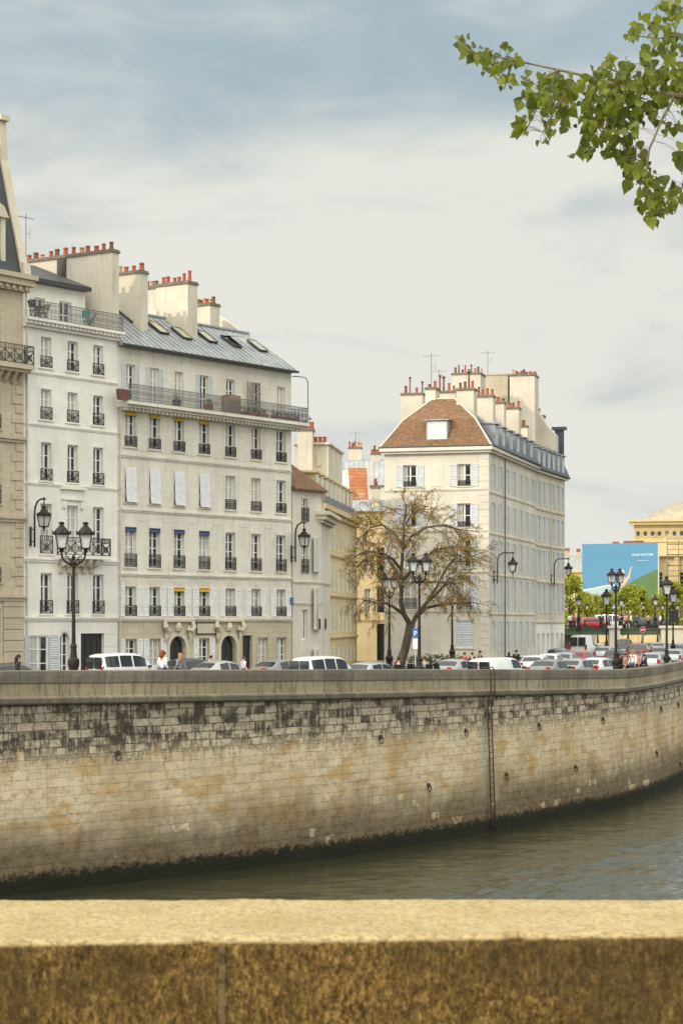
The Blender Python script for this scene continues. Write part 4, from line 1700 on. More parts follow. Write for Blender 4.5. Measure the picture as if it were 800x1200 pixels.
# top storey, cornice and long balcony
m = b.mb()
hz = [(c - .42, 23.45, c + .42, 25.6) for c in C2]
pierced(m, L2, 23.15, 26.6, hz)
for h in hz:
    m.box(h[0] - .12, -0.03, 23.3, h[0] - .002, 0.01, h[3] + .12)
    m.box(h[2] + .002, -0.03, 23.3, h[2] + .12, 0.01, h[3] + .12)
    m.box(h[0] - .0015, -0.032, h[3] + .002, h[2] + .0015, 0.01, h[3] + .12)
m.build('top_storey_wall', MT['b2'], b.root)
for i, c in enumerate(C2):
    window(fr, c, 23.45, 0.84, 2.15, 'french', inset=0.16, shutters=(0.34, 'shut') if i in (0, 1, 3) else None)
m = b.mb()
m.box(-0.05, -0.95, 23.151, L2 + 0.75, -0.001, 23.34)
m.box(-0.05, -0.70, 22.99, L2 + 0.5, -0.002, 23.15)
corbel_row(m, 0.02, L2 + 0.4, 22.989, 0.6, 0.36, 0.17, 0.16)
m.box(L2 + 0.001, -0.9, 23.152, L2 + 0.74, 2.4, 23.338)
bal = m.build('balcony', MT['b2'], b.root)
put('railing', rail_mesh(L2 + 0.65, 0.98, 'bars', 'rail'), bal, ((L2 + .65) / 2, -0.88, 23.34 - b.zb))
put('railing', rail_mesh(3.1, 0.98, 'bars', 'rail'), bal, (L2 + 0.68, 0.68, 23.34 - b.zb), R(90))
m = b.mb()
m.tube([(L2 + .68, -0.86, 24.3), (L2 + .66, -0.86, 26.0), (L2 + .5, -0.8, 26.3), (L2 + .2, -.6, 26.36), (L2 - .3, -0.3, 26.36)], 0.035, 6)
m.build('awning_hoop', MT['rail'], b.root)
# zinc roof with standing seams
ey, ez, ry, rz = -0.40, 26.62, 3.6, 29.45
sl = (rz - ez) / (ry - ey)
m = b.mb()
m.prismx([(ey, ez), (ey, ez + 0.12), (ry, rz), (ry + 5.5, rz + .35), (10.4, ez)], -0.02, L2 + 0.14)
for k in range(30):
    x_ = 0.15 + k * (L2 - 0.2) / 29
    m.hexa([(x_ - .022, ey, ez + .12), (x_ + .022, ey, ez + .12), (x_ + .022, ry, rz), (x_ - .022, ry, rz),
            (x_ - .022, ey, ez + .185), (x_ + .022, ey, ez + .185), (x_ + .022, ry, rz + .065), (x_ - .022, ry, rz + .065)])
m.box(-0.02, ry - .12, rz + .001, L2 + .1, ry + .14, rz + .12)
m.build('roof', MT['zinc'], b.root)
m = b.mb()
m.tube([(0, ey - .09, ez + 0.04), (L2 + .1, ey - .09, ez + 0.04)], 0.085, 8)
m.build('gutter', MT['lead'], b.root)
m = b.mb()
m.prismx([(3.4, 29.2), (6.0, 30.9), (9.6, 31.2), (9.6, 27), (3.4, 27)], L2 - 0.12, L2 + 0.13)
m.build('party_gable', MT['chim'], b.root)


def skylight(px, py, w=0.8, ln=1.25, op=0.0):
    v = 1.4
    for _ in range(12):
        t_ = b.t(px, v)
        zz = b.z(px, py, v)
        v += ((zz - ez - .12) / sl + ey - v) * 0.5
    t_ = b.t(px, v)
    z_ = ez + .12 + (v - ey) * sl
    ang = math.atan(sl)
    m = MB()
    m.M = Matrix.Translation((t_, v, z_ - b.zb)) @ Matrix.Rotation(ang, 4, 'X')
    for (a, c, d, e) in ((-w / 2 - .06, -w / 2, -ln / 2, ln / 2), (w / 2, w / 2 + .06, -ln / 2, ln / 2), (-w / 2, w / 2, -ln / 2 - .06, -ln / 2), (-w / 2, w / 2, ln / 2, ln / 2 + .06)):
        m.box(a, d, 0, c, e, 0.13)
    s = m.build('skylight', MT['lead'], b.root)
    m = MB()
    m.M = Matrix.Translation((t_, v, z_ - b.zb)) @ Matrix.Rotation(ang, 4, 'X') @ Matrix.Translation((0, ln / 2, 0.09)) @ Matrix.Rotation(-op, 4, 'X')
    m.box(-w / 2, -ln, 0, w / 2, 0, 0.02)
    m.build('pane', MT['skyl'], s)


for px, py, o in ((152, 373, 0), (185, 385, 0), (212.5, 391.5, 0), (242, 395.5, 0), (270.5, 401, 0.5), (301, 406, 0)):
    skylight(px, py, op=o)


def b_chim_front(px, v, zt, ln, th, n, z0=27.0):
    t_ = b.t(px, v)
    return chimney(b, t_ - th, v, t_, v + ln, z0, zt, n)


b_chim_front(173.5, 1.5, 31.5, 4.4, 0.75, 8)
b_chim_front(231.5, 1.7, 31.5, 2.6, 0.95, 6)
t_ = b.t(231.5, 1.7)
chimney(b, t_ - .8, 4.35, t_ - 0.12, 6.6, 27, 31.45, 5)
b_chim_front(257.5, 4.6, 31.1, 1.5, 1.0, 6, 28)
m = b.mb()
for q, zz in enumerate((20.75, 17.0, 13.7)):
    m.box(L2 + .001, 0.5, zz - 0.18, L2 + 0.5, 2.6, zz)
    for e in range(9):
        yy = 0.55 + e * .25
        m.box(L2 + .42, yy, zz, L2 + .45, yy + .03, zz + 0.95)
    m.box(L2 + .41, 0.5, zz + .95, L2 + .46, 2.6, zz + 1.0)
    m.box(L2 + .02, 0.5, zz + .95, L2 + .41, 0.54, zz + 1.0)
    for e in range(3):
        m.box(L2 + .06 + e * .14, 0.51, zz, L2 + .09 + e * .14, 0.53, zz + .95)
m.build('side_balcony', MT['rail'], b.root)
drainpipe(b, fr, 0.12, 6.9, 23.0)

# ================================================================== low house at the street corner
x, y = qpt(17.32)
b = Bld('corner_cottage', x, y, QANG, 6.9, 'narrow pale rendered house with a short dark tiled roof, tucked behind the long cream house', 'house')
fr = Frame(b)
L3 = 3.2
ca, cb = b.t(357), b.t(362)
holes = [(ca - .3, 9.2, ca + .3, 11.2), (ca - .35, 13.6, ca + .35, 15.4), (ca - .35, 17.0, ca + .35, 18.5)]
m = b.mb()
pierced(m, L3, 6.5, 19.0, holes)
closed_shell(m, L3, 2.4, 6.5, 19.0)
moulding(m, 0.02, L3 - .02, 11.6, 0.16, 0.08)
moulding(m, 0.02, L3 - .02, 13.0, 0.16, 0.10)
m.build('wall', MT['b3'], b.root)
window(fr, ca, 9.2, 0.6, 2.0, 'small')
window(fr, ca, 13.6, 0.7, 1.8, 'french', (0.9, 'bars'))
window(fr, ca, 17.0, 0.7, 1.5, 'french', (0.9, 'bars'))
m = b.mb()
m.prismx([(-.35, 19.0), (-.35, 19.12), (2.6, 21.0), (2.6, 19.0)], -0.1, L3 + 0.25)
m.build('roof', MT['tile'], b.root)

# ================================================================== projecting white house in the side street
b = Bld('white_side_house', -1.45, 141.7, math.atan2(8.4, 0.66), 6.9, 'white house with heavy stone ledge and slim dark windows, first in the side street', 'house')
fr = Frame(b)
Ls = 8.4
ca, cb = b.t(373.5), b.t(380.5)
holes = []
for c in (ca, cb):
    holes += [(c - .4, 7.3, c + .4, 8.6), (c - .42, 9.9, c + .42, 12.6), (c - .42, 13.7, c + .42, 16.0)]
m = b.mb()
pierced(m, Ls, 6.5, 17.0, holes)
closed_shell(m, Ls, 1.2, 6.5, 17.0)
moulding(m, 0.02, Ls - .02, 13.0, 0.18, 0.08)
m.build('wall', MT['b3'], b.root)
m = b.mb()
m.box(-0.2, -0.25, 17.0, Ls + .1, 1.0, 17.2)
m.box(-0.35, -0.5, 17.201, Ls + .25, 1.1, 17.5)
m.box(-0.5, -0.75, 17.501, Ls + .4, 1.2, 17.75)
m.build('cornice', MT['trim'], b.root)
m = b.mb()
m.lathe([(0.5, 17.75), (0.42, 17.9), (0.25, 18.3), (0.5, 18.8), (0.55, 19.1), (0.3, 19.4), (0.1, 19.5)], 10, (0.6, 0.1, 0))
m.build('stone_urn', MT['b0'], b.root)
for c in (ca, cb):
    window(fr, c, 7.3, .8, 1.3, 'small', inset=.05)
    window(fr, c, 9.9, .84, 2.7, 'tall', (0.7, 'bars'), inset=.05)
    window(fr, c, 13.7, .84, 2.3, 'french', inset=.05)

# ================================================================== long ochre house up the side street
b = Bld('ochre_street_house', -1.62, 150.2, math.atan2(0.994, 0.111), 6.9, 'long ochre house lining the side street, with a grey mansard of many windows', 'house')
fr = Frame(b)
L4 = 26.0
C4 = [1.6 + k * 2.85 for k in range(9)]
holes = []
for c in C4:
    holes += [(c - .55, 7.3, c + .55, 8.5), (c - .55, 9.6, c + .55, 11.7), (c - .55, 12.7, c + .55, 14.8), (c - .55, 15.8, c + .55, 17.6)]
m = b.mb()
pierced(m, L4, 6.5, 18.4, holes)
closed_shell(m, L4, 9, 6.5, 18.4)
for z in (9.2, 12.3, 15.3):
    moulding(m, 0.02, L4 - .02, z, 0.2, 0.15)
m.build('wall', MT['b4'], b.root)
m = b.mb()
m.box(-.1, -0.25, 18.1, L4 + .1, 0.1, 18.399)
m.box(-.1, -0.55, 18.401, L4 + .15, 0.3, 18.75)
m.build('cornice', MT['b4'], b.root)
for c in C4:
    window(fr, c, 7.3, 1.1, 1.2, 'small', inset=.05)
    window(fr, c, 9.6, 1.1, 2.1, 'french', inset=.05)
    window(fr, c, 12.7, 1.1, 2.1, 'french', inset=.05)
    window(fr, c, 15.8, 1.1, 1.8, 'french', inset=.05)
m = b.mb()
m.prismx([(-.3, 18.76), (0.45, 20.0), (1.2, 21.0), (2.4, 21.6), (6, 22.3), (9, 18.76)], -0.02, L4)
m.build('roof', MT['slate'], b.root)
m = b.mb()
for c in C4:
    m.box(c - .95, 0.28, 19.4, c + .95, 1.4, 20.95)
    m.box(c - 1.2, 0.15, 20.951, c + 1.2, 1.8, 21.1)
dm = m.build('dormer_band', MT['b4'], b.root)
for c in C4:
    put('dormer_window', win_mesh(1.1, 1.45, 'french'), dm, (c, 0.26, 19.45 - b.zb))
    put('pane', pane_mesh(1.1, 1.45), dm, (c, 0.26, 19.45 - b.zb))
xa, ya = b.loc(348.5, 158)
xb_, yb_ = b.loc(366, 158)
chimney(b, min(xa, xb_), min(ya, yb_), max(xa, xb_) + 1.2, max(ya, yb_), 19, zpx(505, 158), 5, 'chim', frame=None)
xa, ya = b.loc(360, 166)
xb_, yb_ = b.loc(401, 168)
m = b.mb()
m.box(8.5, yb_, 19.5, 17.8, ya, zpx(530, 166))
m.box(8.3, yb_ - .15, zpx(530, 166) + .001, 18, ya + .15, zpx(530, 166) + .15)
m.box(8.42, yb_ + .5, 22.0, 8.51, yb_ + .9, 22.9)
cbk = m.build('chimney_block', MT['chim'], b.root)
for q in range(6):
    put('chimney_pot', pot_mesh(0), cbk, (8.7, yb_ + .3 + q * (ya - yb_ - .5) / 6, zpx(530, 166) + .14 - b.zb))
antenna(b, 9.2, ya - 1.0, 23.0, 2.8)

# ================================================================== houses closing the side street
b = Bld('street_end_house', 0.6, 190, R(-2), 6.8, 'yellow house closing the narrow street, with dark panels painted as the shaded gap', 'house')
fr = Frame(b)
xl = b.t(452)
dk = (b.t(441.5), b.t(451))
dxm = (dk[0] + dk[1]) / 2
holes = [(dk[0], 6.9, dk[1], 10.2), (dk[0], 11.2, dk[1], 13.5), (dk[0], 14.3, dk[1], 17.0), (b.t(427), 11.2, b.t(434), 13.3), (b.t(427), 14.6, b.t(434), 16.8)]
m = b.mb()
pierced(m, xl + .6, 6.5, 20.2, holes, 0.5)
closed_shell(m, xl + .6, 9, 6.5, 20.2)
moulding(m, 0, xl + .6, 10.5, .25, .12)
moulding(m, 0, xl + .6, 17.4, .25, .12)
m.build('wall', MT['b4'], b.root)
for h in holes[3:]:
    window(fr, (h[0] + h[2]) / 2, h[1], h[2] - h[0], h[3] - h[1], 'french', inset=.3)
for h in holes[1:3]:
    m = b.mb()
    m.box(h[0], .3, h[1], h[2], .36, h[3])
    m.box(h[0] + .08, .27, h[1] + .1, dxm - .03, .301, h[3] - .1)
    m.box(dxm + .03, .27, h[1] + .1, h[2] - .08, .301, h[3] - .1)
    m.build('shaded_gap_panel', MT['doorblk'], b.root)  # dark panels painted for the shaded lane gap, no real shutters
m = b.mb()
m.box(holes[0][0], .3, 6.9, holes[0][2], .36, 10.2)
m.box(holes[0][0] + .1, .27, 7.2, dxm - .05, .301, 9.9)
m.box(dxm + .05, .27, 7.2, holes[0][2] - .1, .301, 9.9)
m.build('door', MT['doorblk'], b.root)  # dark panel carrying the painted gap shade down to the street
m = b.mb()
m.prismx([(-.3, 20.2), (2.6, 21.4), (9, 20.2)], -.1, xl + .7)
m.build('roof', MT['zinc'], b.root)
chimney(b, xl - 1.3, .5, xl - .6, 2.2, 20, 22.3, 3)

b = Bld('orange_tiled_house', *at(401, 0, 206).xy, R(4), 6.8, 'small house whose bright orange tiled roof slope shows above the side street', 'house')
m = b.mb()
w_ = (431 - 401) / F * 206
zt, zm_ = zpx(547, 206), zpx(583, 204)
m.box(0, 0.0, 6.5, w_ + 2, 6, zm_ - .05)
m.prismx([(0.05, zm_ - .05), (2.2, zt - .2), (4, zm_)], 0, 0.75)
m.build('wall', MT['b5'], b.root)
m = b.mb()
m.hexa([(.76, -.15, zm_ - .05), (w_, -.15, zm_ - .05), (w_, 4, zm_ - .05), (.76, 4, zm_ - .05), (.76, 2.0, zt), (w_, 2.0, zt), (w_, 2.2, zt), (.76, 2.2, zt)])
m.build('roof', MT['tiler'], b.root)
m = b.mb()
m.box(w_ + .01, -.1, zm_ - .3, w_ + .15, 2.3, zt + .15)
m.box(.6, 1.95, zt + .001, w_ + .15, 2.35, zt + .16)
m.build('verge', MT['trim'], b.root)

b = Bld('zinc_roofed_house', *at(398, 0, 222).xy, R(-3), 6.8, 'grey zinc roofed house behind the orange tiles at the end of the side street', 'house')
m = b.mb()
w_ = (452 - 398) / F * 222
zt = zpx(537, 224)
m.box(0, 0, 6.5, w_, 8, zt - 3)
m.build('wall', MT['b5'], b.root)
m = b.mb()
m.prismx([(-.3, zt - 3), (-.2, zt - 2.6), (0.9, zt - .4), (3, zt), (8.3, zt - 2.8)], -.2, w_ + .1)
for k in range(9):
    x_ = .3 + k * w_ / 9
    m.hexa([(x_, -.2, zt - 2.6), (x_ + .05, -.2, zt - 2.6), (x_ + .05, .9, zt - .4), (x_, .9, zt - .4), (x_, -.25, zt - 2.55), (x_ + .05, -.25, zt - 2.55), (x_ + .05, .85, zt - .34), (x_, .85, zt - .34)])
m.build('roof', MT['zinc'], b.root)
chimney(b, .8, 2, 2.2, 2.8, zt - 1, zt + 1.0, 5, along='x')
chimney(b, w_ - 1.6, 1, w_ - .6, 1.8, zt - 2, zt + .3, 4, along='x')
antenna(b, 1.5, 3.4, zt, 3)


# ================================================================== corner house with the old tiled roof
def dormer(b, fr, x, z0, w, h, y0, y1, mat='zinc', wmat=None, closed=True):
    m = b.mb(fr.M)
    m.box(x - w / 2, y0, z0, x - w / 2 + .1, y1, z0 + h)
    m.box(x + w / 2 - .1, y0, z0, x + w / 2, y1, z0 + h)
    m.hexa([(x - w / 2 - .12, y0 - .18, z0 + h), (x + w / 2 + .12, y0 - .18, z0 + h), (x + w / 2 + .12, y1, z0 + h + .12), (x - w / 2 - .12, y1, z0 + h + .12),
            (x - w / 2 - .12, y0 - .18, z0 + h + .1), (x + w / 2 + .12, y0 - .18, z0 + h + .1), (x + w / 2 + .12, y1, z0 + h + .24), (x - w / 2 - .12, y1, z0 + h + .24)])
    m.box(x - w / 2 + .1, y0 + .1, z0, x + w / 2 - .1, y1, z0 + .06)
    d = m.build('dormer', MT[mat], b.root)
    o = fr.put('dormer_window', win_mesh(w - .22, h - .1, 'french'), x, y0 + .08, z0 + .05, d)
    fr.put('pane', pane_mesh(w - .22, h - .1), x, y0 + .08, z0 + .05, d)
    if closed:
        for s in (0, 1):
            fr.put('shutter', shutter_mesh((w - .22) / 2, h - .12, closed if isinstance(closed, str) else 'shut'), x - (w - .22) / 2 + s * (w - .22) / 2, y0 + 0.035, z0 + .05, d)
    return d


b = Bld('tiled_corner_house', 3.45, 172.5, math.atan2(-0.285, 0.958), 6.6, 'ivory corner house with old brown tiled hip roof, standing behind the bare tree', 'house')
fr = Frame(b)
L5 = 8.62
D5 = 22.85
fs = Frame(b, L5, 0, R(92.0))
ca, cb = b.t(480), b.t(543.5)
holes = []
for c in (ca, cb):
    for z0, z1 in ((21.25, 23.0), (17.95, 19.85), (14.7, 16.95), (11.4, 14.1)):
        holes.append((c - .55, z0, c + .55, z1))
holes.append((cb - .75, 8.3, cb + .75, 10.5))
m = b.mb()
pierced(m, L5, 6.3, 24.0, holes)
closed = m
m.poly([(0, 0, 6.3), (0, 0, 24), (0, D5, 24), (0, D5, 6.3)])
m.poly([(0, D5, 6.3), (0, D5, 24), (L5 - 1, D5, 24), (L5 - 1, D5, 6.3)])
for h in holes:
    surround(m, h, 0.10, 0.02)
for z in (20.95, 17.65, 14.35, 11.2):
    moulding(m, 0.02, L5 + .06, z, 0.16, 0.08)
m.box(0, -.05, 6.3, L5 + .04, .01, 7.9)
for k in range(28):
    z = 7.95 + k * .57
    w = .55 if k % 2 else .8
    if 24 - z > .6:
        m.box(L5 - w, -.03, z, L5 + .028, .01, z + .5)
m.build('wall', MT['b5'], b.root)
S5 = [2.1, 5.25, 8.4, 11.7, 15.0, 18.2, 21.3]
rows5 = [(21.1, 23.1), (17.8, 20.0), (14.5, 17.0), (11.3, 13.9), (8.0, 10.4)]
hs = []
for z0, z1 in rows5:
    for s_ in S5:
        hs.append((s_ - .5, z0, s_ + .5, z1))
m = b.mb(fs.M)
pierced(m, D5, 6.3, 24.0, hs)
for z in (20.75, 17.45, 14.15, 11.0):
    moulding(m, 0.03, D5, z, 0.16, 0.08)
m.build('side_wall', MT['b5'], b.root)
m = b.mb()
m.box(-.2, -.3, 23.9, L5 + .27, -.001, 24.1)
m.box(-.3, -.48, 24.101, L5 + .42, 1, 24.36)
m.build('cornice', MT['b5'], b.root)
m = b.mb(fs.M)
m.box(.31, -.27, 23.89, D5, -.001, 24.09)
m.box(1.0, -.44, 24.091, D5, .9, 24.35)
m.build('side_cornice', MT['b5'], b.root)
for i, c in enumerate((ca, cb)):
    window(fr, c, 21.25, 1.1, 1.75, 'small', (0.45, 'bars'), shutters=(.58, 'shut'), box_out=-.1)
    window(fr, c, 17.95, 1.1, 1.9, 'small', (0.45, 'bars') if i else None, shutters=(.58, 'shut'), box_out=-.1)
    window(fr, c, 14.7, 1.1, 2.25, 'french', shutters=(.58, 'shut') if i else None)
    window(fr, c, 11.4, 1.1, 2.7, 'french', (0.9, 'bars'), shutters=(.58, 'shut') if i else None)
window(fr, cb, 8.3, 1.5, 2.2, 'french', shutters=(.7, 'shut'), closed=True, inset=.1)
m = b.mb()
xm = (ca + cb) / 2
m.box(xm - .55, -.025, 21.25, xm + .55, .01, 23.0)
m.build('blind_panel', MT['b5'], b.root)
for z0, z1 in rows5:
    for q, s_ in enumerate(S5):
        cl = (q * 7 + int(z0 * 3)) % 5 != 0
        window(fs, s_, z0, 1.0, z1 - z0, 'french', shutters=(.62 if not cl else .5, 'shut'), closed=False, inset=.14)
# roof: tiles in front and on the left, slate down the street side
ov = .35
ring0 = [(-ov, -ov, 24.37), (L5 + ov, -ov, 24.37), (L5 + ov - .6, D5, 24.37), (-ov, D5, 24.37)]
ring1 = [(1.25, 1.2, 26.75), (L5 - 1.35, 1.2, 26.75), (L5 - 1.95, D5, 26.75), (1.25, D5, 26.75)]
rg = [(2.9, 4.4, 28.75), (4.75, 4.6, 28.75), (4.0, D5, 28.3), (3.0, D5, 28.3)]
m = b.mb()
m.poly([ring0[0], ring0[1], ring1[1], ring1[0]])
m.poly([ring1[0], ring1[1], rg[1], rg[0]])
m.poly([ring0[3], ring0[0], ring1[0], ring1[3]])
m.poly([ring1[3], ring1[0], rg[0], rg[3]])
m.build('roof', MT['tile'], b.root)
m = b.mb()
m.poly([ring0[1], ring0[2], ring1[2], ring1[1]])
m.poly([ring1[1], ring1[2], rg[2], rg[1]])
m.poly([rg[0], rg[1], rg[2], rg[3]])
m.poly([ring0[2], ring0[3], ring1[3], ring1[2]])
m.build('slate_slope', MT['slate'], b.root)
m = b.mb()
for a_, c_ in ((ring0[1], ring1[1]), (ring1[1], rg[1]), (rg[0], rg[1]), (ring0[0], ring1[0]), (ring1[0], rg[0])):
    m.tube([a_, c_], .075, 6)
m.build('ridge_tiles', MT['chim'], b.root)
m = b.mb()
m.tube([(-ov, -ov - .06, 24.42), (L5 + ov, -ov - .06, 24.42)], .09, 8)
m.tube([(L5 + ov + .05, -ov, 24.42), (L5 + ov - .6, D5, 24.42)], .09, 8)
m.build('gutter', MT['lead'], b.root)
cd = b.t(512, .2)
dormer(b, fr, cd, 24.6, 1.75, 1.95, .1, 2.3, 'zinc', closed='shutw')
for k in range(6):
    dormer(b, fs, 3.0 + k * 3.4, 24.45, 1.5, 1.9, -.1, 2.0, 'dorm', closed=(k % 3 != 1))
drainpipe(b, fs, 6.8, 6.7, 24.0, mat='lead')


def stack(px0, px1, ytop, Y, n, dep=1.0, zb=24.5, mat='chim', kinds=(0, 0, 2, 0, 1)):
    xa_, ya_ = b.loc(px0, Y)
    xb2, yb2 = b.loc(px1, Y)
    y0_ = (ya_ + yb2) / 2
    return chimney(b, xa_, y0_, xb2, y0_ + dep, zb, zpx(ytop, Y), n, mat, 'x', kinds=kinds)


stack(468.5, 496, 463, 184, 4, kinds=(1, 3, 1))
stack(497.5, 510.5, 456.5, 175.8, 2, 1.4)
stack(509, 534, 460.5, 180, 4, kinds=(1, 3, 1))
stack(533.5, 555.5, 457.5, 174.2, 4, 1.2, kinds=(1, 3, 1, 4))
stack(556.5, 578, 465.5, 178.5, 4, .9, kinds=(1, 4, 1))
stack(579, 590.5, 473, 183.5, 2, .9)
stack(591.5, 608, 479.5, 188, 3, .9)
antenna(b, *b.loc(505, 182), zpx(455, 182), 3.0)
antenna(b, *b.loc(514, 188), zpx(457, 188), 1.8)

# ================================================================== second quay house past the corner house
b = Bld('curved_end_house', 17.52, 192.6, math.atan2(0.955, 0.296), 6.6, 'ivory house with blue-grey slate mansard and white ground floor, beyond the corner house', 'house')
fr = Frame(b)
L6 = 13.0
S6 = [1.2 + k * 2.15 for k in range(6)]
rows6 = [(21.0, 23.2), (17.7, 20.0), (14.4, 16.9), (11.2, 13.8)]
holes = [(s_ - .5, z0, s_ + .5, z1) for z0, z1 in rows6 for s_ in S6]
gh = [(s_ - .5, 6.8, s_ + .5, 9.3) for s_ in S6]
m = b.mb()
pierced(m, L6, 10.3, 23.9, holes)
closed_shell(m, L6, 12, 6.3, 23.9)
for k in range(8):
    a0, a1 = R(-90 + 90 * k / 8), R(-90 + 90 * (k + 1) / 8)
    rr = 2.4
    p = [(L6 + rr * math.cos(a), rr + rr * math.sin(a)) for a in (a0, a1)]
    m.poly([(p[0][0], p[0][1], 6.3), (p[1][0], p[1][1], 6.3), (p[1][0], p[1][1], 23.9), (p[0][0], p[0][1], 23.9)])
m.poly([(L6 + 2.4, 2.4, 6.3), (L6 + 2.4, 12, 6.3), (L6 + 2.4, 12, 23.9), (L6 + 2.4, 2.4, 23.9)])
for z in (20.6, 17.3, 14.0, 10.3):
    moulding(m, 0.02, L6, z, 0.18, 0.1)
m.build('wall', MT['b6'], b.root)
m = b.mb()
pierced(m, L6, 6.3, 10.3, gh)
m.build('ground_floor_wall', MT['b1'], b.root)
m = b.mb()
m.box(-.1, -.3, 23.901, L6 + .5, 2, 24.15)
m.build('cornice', MT['b6'], b.root)
for z0, z1 in rows6:
    for s_ in S6:
        window(fr, s_, z0, 1.0, z1 - z0, 'french', shutters=(.5, 'shut'), inset=.14)
for h in gh:
    o = fr.put('shop_door', win_mesh(1.0, 2.5, 'plain'), (h[0] + h[2]) / 2, .15, 6.8)
    put('pane', cached('dkpane', lambda: (lambda mm: (mm.box(-.47, .012, .03, .47, .022, 2.47), mm.mesh('pane', MT['doorblk']))[1])(MB())), o)
m = b.mb()
m.prismx([(-.3, 24.16), (.9, 26.8), (3, 27.6), (9, 27.6), (12, 24.16)], 0, L6 + 1.8)
m.build('roof', MT['slate'], b.root)
m = b.mb()
m.tube([(0, -.38, 24.2), (L6 + .5, -.38, 24.2)], .09, 8)
m.build('gutter', MT['lead'], b.root)
for k in range(6):
    dormer(b, fr, 1.0 + k * 2.2, 24.3, 1.35, 1.85, -.1, 1.6, 'dorm')
drainpipe(b, fr, 6.6, 6.7, 24.0)
stack(610.5, 625.5, 501, 197, 3, .9, 23.5)
stack(627, 649, 489, 212, 5, 1.2, 23.0)
xa_, ya_ = b.loc(649.5, 214)
xb2, yb2 = b.loc(660.5, 214)
m = b.mb()
xs_ = sorted((xa_, xb2))
ys_ = sorted((ya_, yb2))
zt_ = zpx(504, 214)
m.box(xs_[0], ys_[0], 22, xs_[1], ys_[1], zt_)
m.box(xs_[0] - .25, ys_[0] - .25, zt_ + .001, xs_[1] + .25, ys_[1] + .25, zt_ + .3)
m.build('stair_turret', MT['slate'], b.root)

# ================================================================== tall house whose blank gables rise behind
b = Bld('tall_rear_house', *at(527, 0, 204).xy, R(-14), 6.6, 'tall house behind the corner roofs showing blank tan gable walls and long rows of pots', 'house')
w_ = (628 - 527) / F * 206
m = b.mb()
zt1 = zpx(440, 204)
m.box(0, .3, 6.3, w_ + .5, 12, 24.0)
m.build('wall', MT['b5'], b.root)
stack(528, 563.5, 439, 204, 9, 2.5, 23, 'b6', kinds=(1, 3, 4, 1, 4))
m = b.mb()
xa_, ya_ = b.loc(564, 209)
xb2, yb2 = b.loc(596, 209)
m.box(xa_, ya_, 23, xb2 - .02, ya_ + 2.2, zpx(440, 209))
m.box(xa_ - .02, ya_ - .08, zpx(440, 209) + .001, xb2, ya_ + 2.3, zpx(440, 209) + .15)
m.build('gable_wall', MT['b0'], b.root)
stack(596, 626.5, 440.5, 208, 9, 2.6, 23, 'chim', kinds=(0, 0, 2, 1))
m = b.mb()
xa_, ya_ = b.loc(626.6, 210)
m.prism([(xa_, zpx(478, 210)), (xa_ + 1.2, zpx(500, 210)), (xa_ + 2.0, zpx(510, 210)), (xa_ + 2.0, 22), (xa_, 22)], ya_, ya_ + 2)
m.build('gable_shoulder', MT['chim'], b.root)
antenna(b, *b.loc(571, 207), zpx(440, 207), 2.4)
# ================================================================== street lamps
def lantern(parent, x, y, z, s=1.0):
    """four-sided Paris lantern standing on its foot at z: lantern > glass, cap"""
    m = MB()
    w0, w1, h = .15 * s, .235 * s, .52 * s
    for a in range(4):
        an = math.pi / 4 + a * math.pi / 2
        c0 = (x + w0 * 1.414 * math.cos(an), y + w0 * 1.414 * math.sin(an), z + .10 * s)
        c1 = (x + w1 * 1.414 * math.cos(an), y + w1 * 1.414 * math.sin(an), z + .10 * s + h)
        m.bar(c0, c1, .035 * s)
    m.box(x - w0 - .03 * s, y - w0 - .03 * s, z + .06 * s, x + w0 + .03 * s, y + w0 + .03 * s, z + .11 * s)
    m.lathe([(.03 * s, -.08 * s), (.07 * s, 0), (.05 * s, .03 * s), (.10 * s, .06 * s)], 8, (x, y, z))
    o = m.build('lantern', MT['lampiron'], parent)
    m = MB()
    q = .9
    m.hexa([(x - w0 * q, y - w0 * q, z + .11 * s), (x + w0 * q, y - w0 * q, z + .11 * s), (x + w0 * q, y + w0 * q, z + .11 * s), (x - w0 * q, y + w0 * q, z + .11 * s),
            (x - w1 * q, y - w1 * q, z + .1 * s + h), (x + w1 * q, y - w1 * q, z + .1 * s + h), (x + w1 * q, y + w1 * q, z + .1 * s + h), (x - w1 * q, y + w1 * q, z + .1 * s + h)])
    m.build('glass', MT['lampglass'], o)
    m = MB()
    zz = z + .1 * s + h
    m.lathe([(.36 * s, -.01 * s), (.37 * s, .05 * s), (.33 * s, .10 * s), (.27 * s, .13 * s), (.17 * s, .26 * s), (.10 * s, .33 * s), (.085 * s, .40 * s), (.12 * s, .43 * s), (.12 * s, .46 * s), (.04 * s, .50 * s)], 10, (x, y, zz))
    for a in range(8):
        an = a * math.pi / 4
        m.lathe([(.012 * s, .05 * s), (.035 * s, .10 * s), (.005 * s, .17 * s)], 5, (x + .34 * s * math.cos(an), y + .34 * s * math.sin(an), zz))
    m.build('cap', MT['lampiron'], o)
    return o


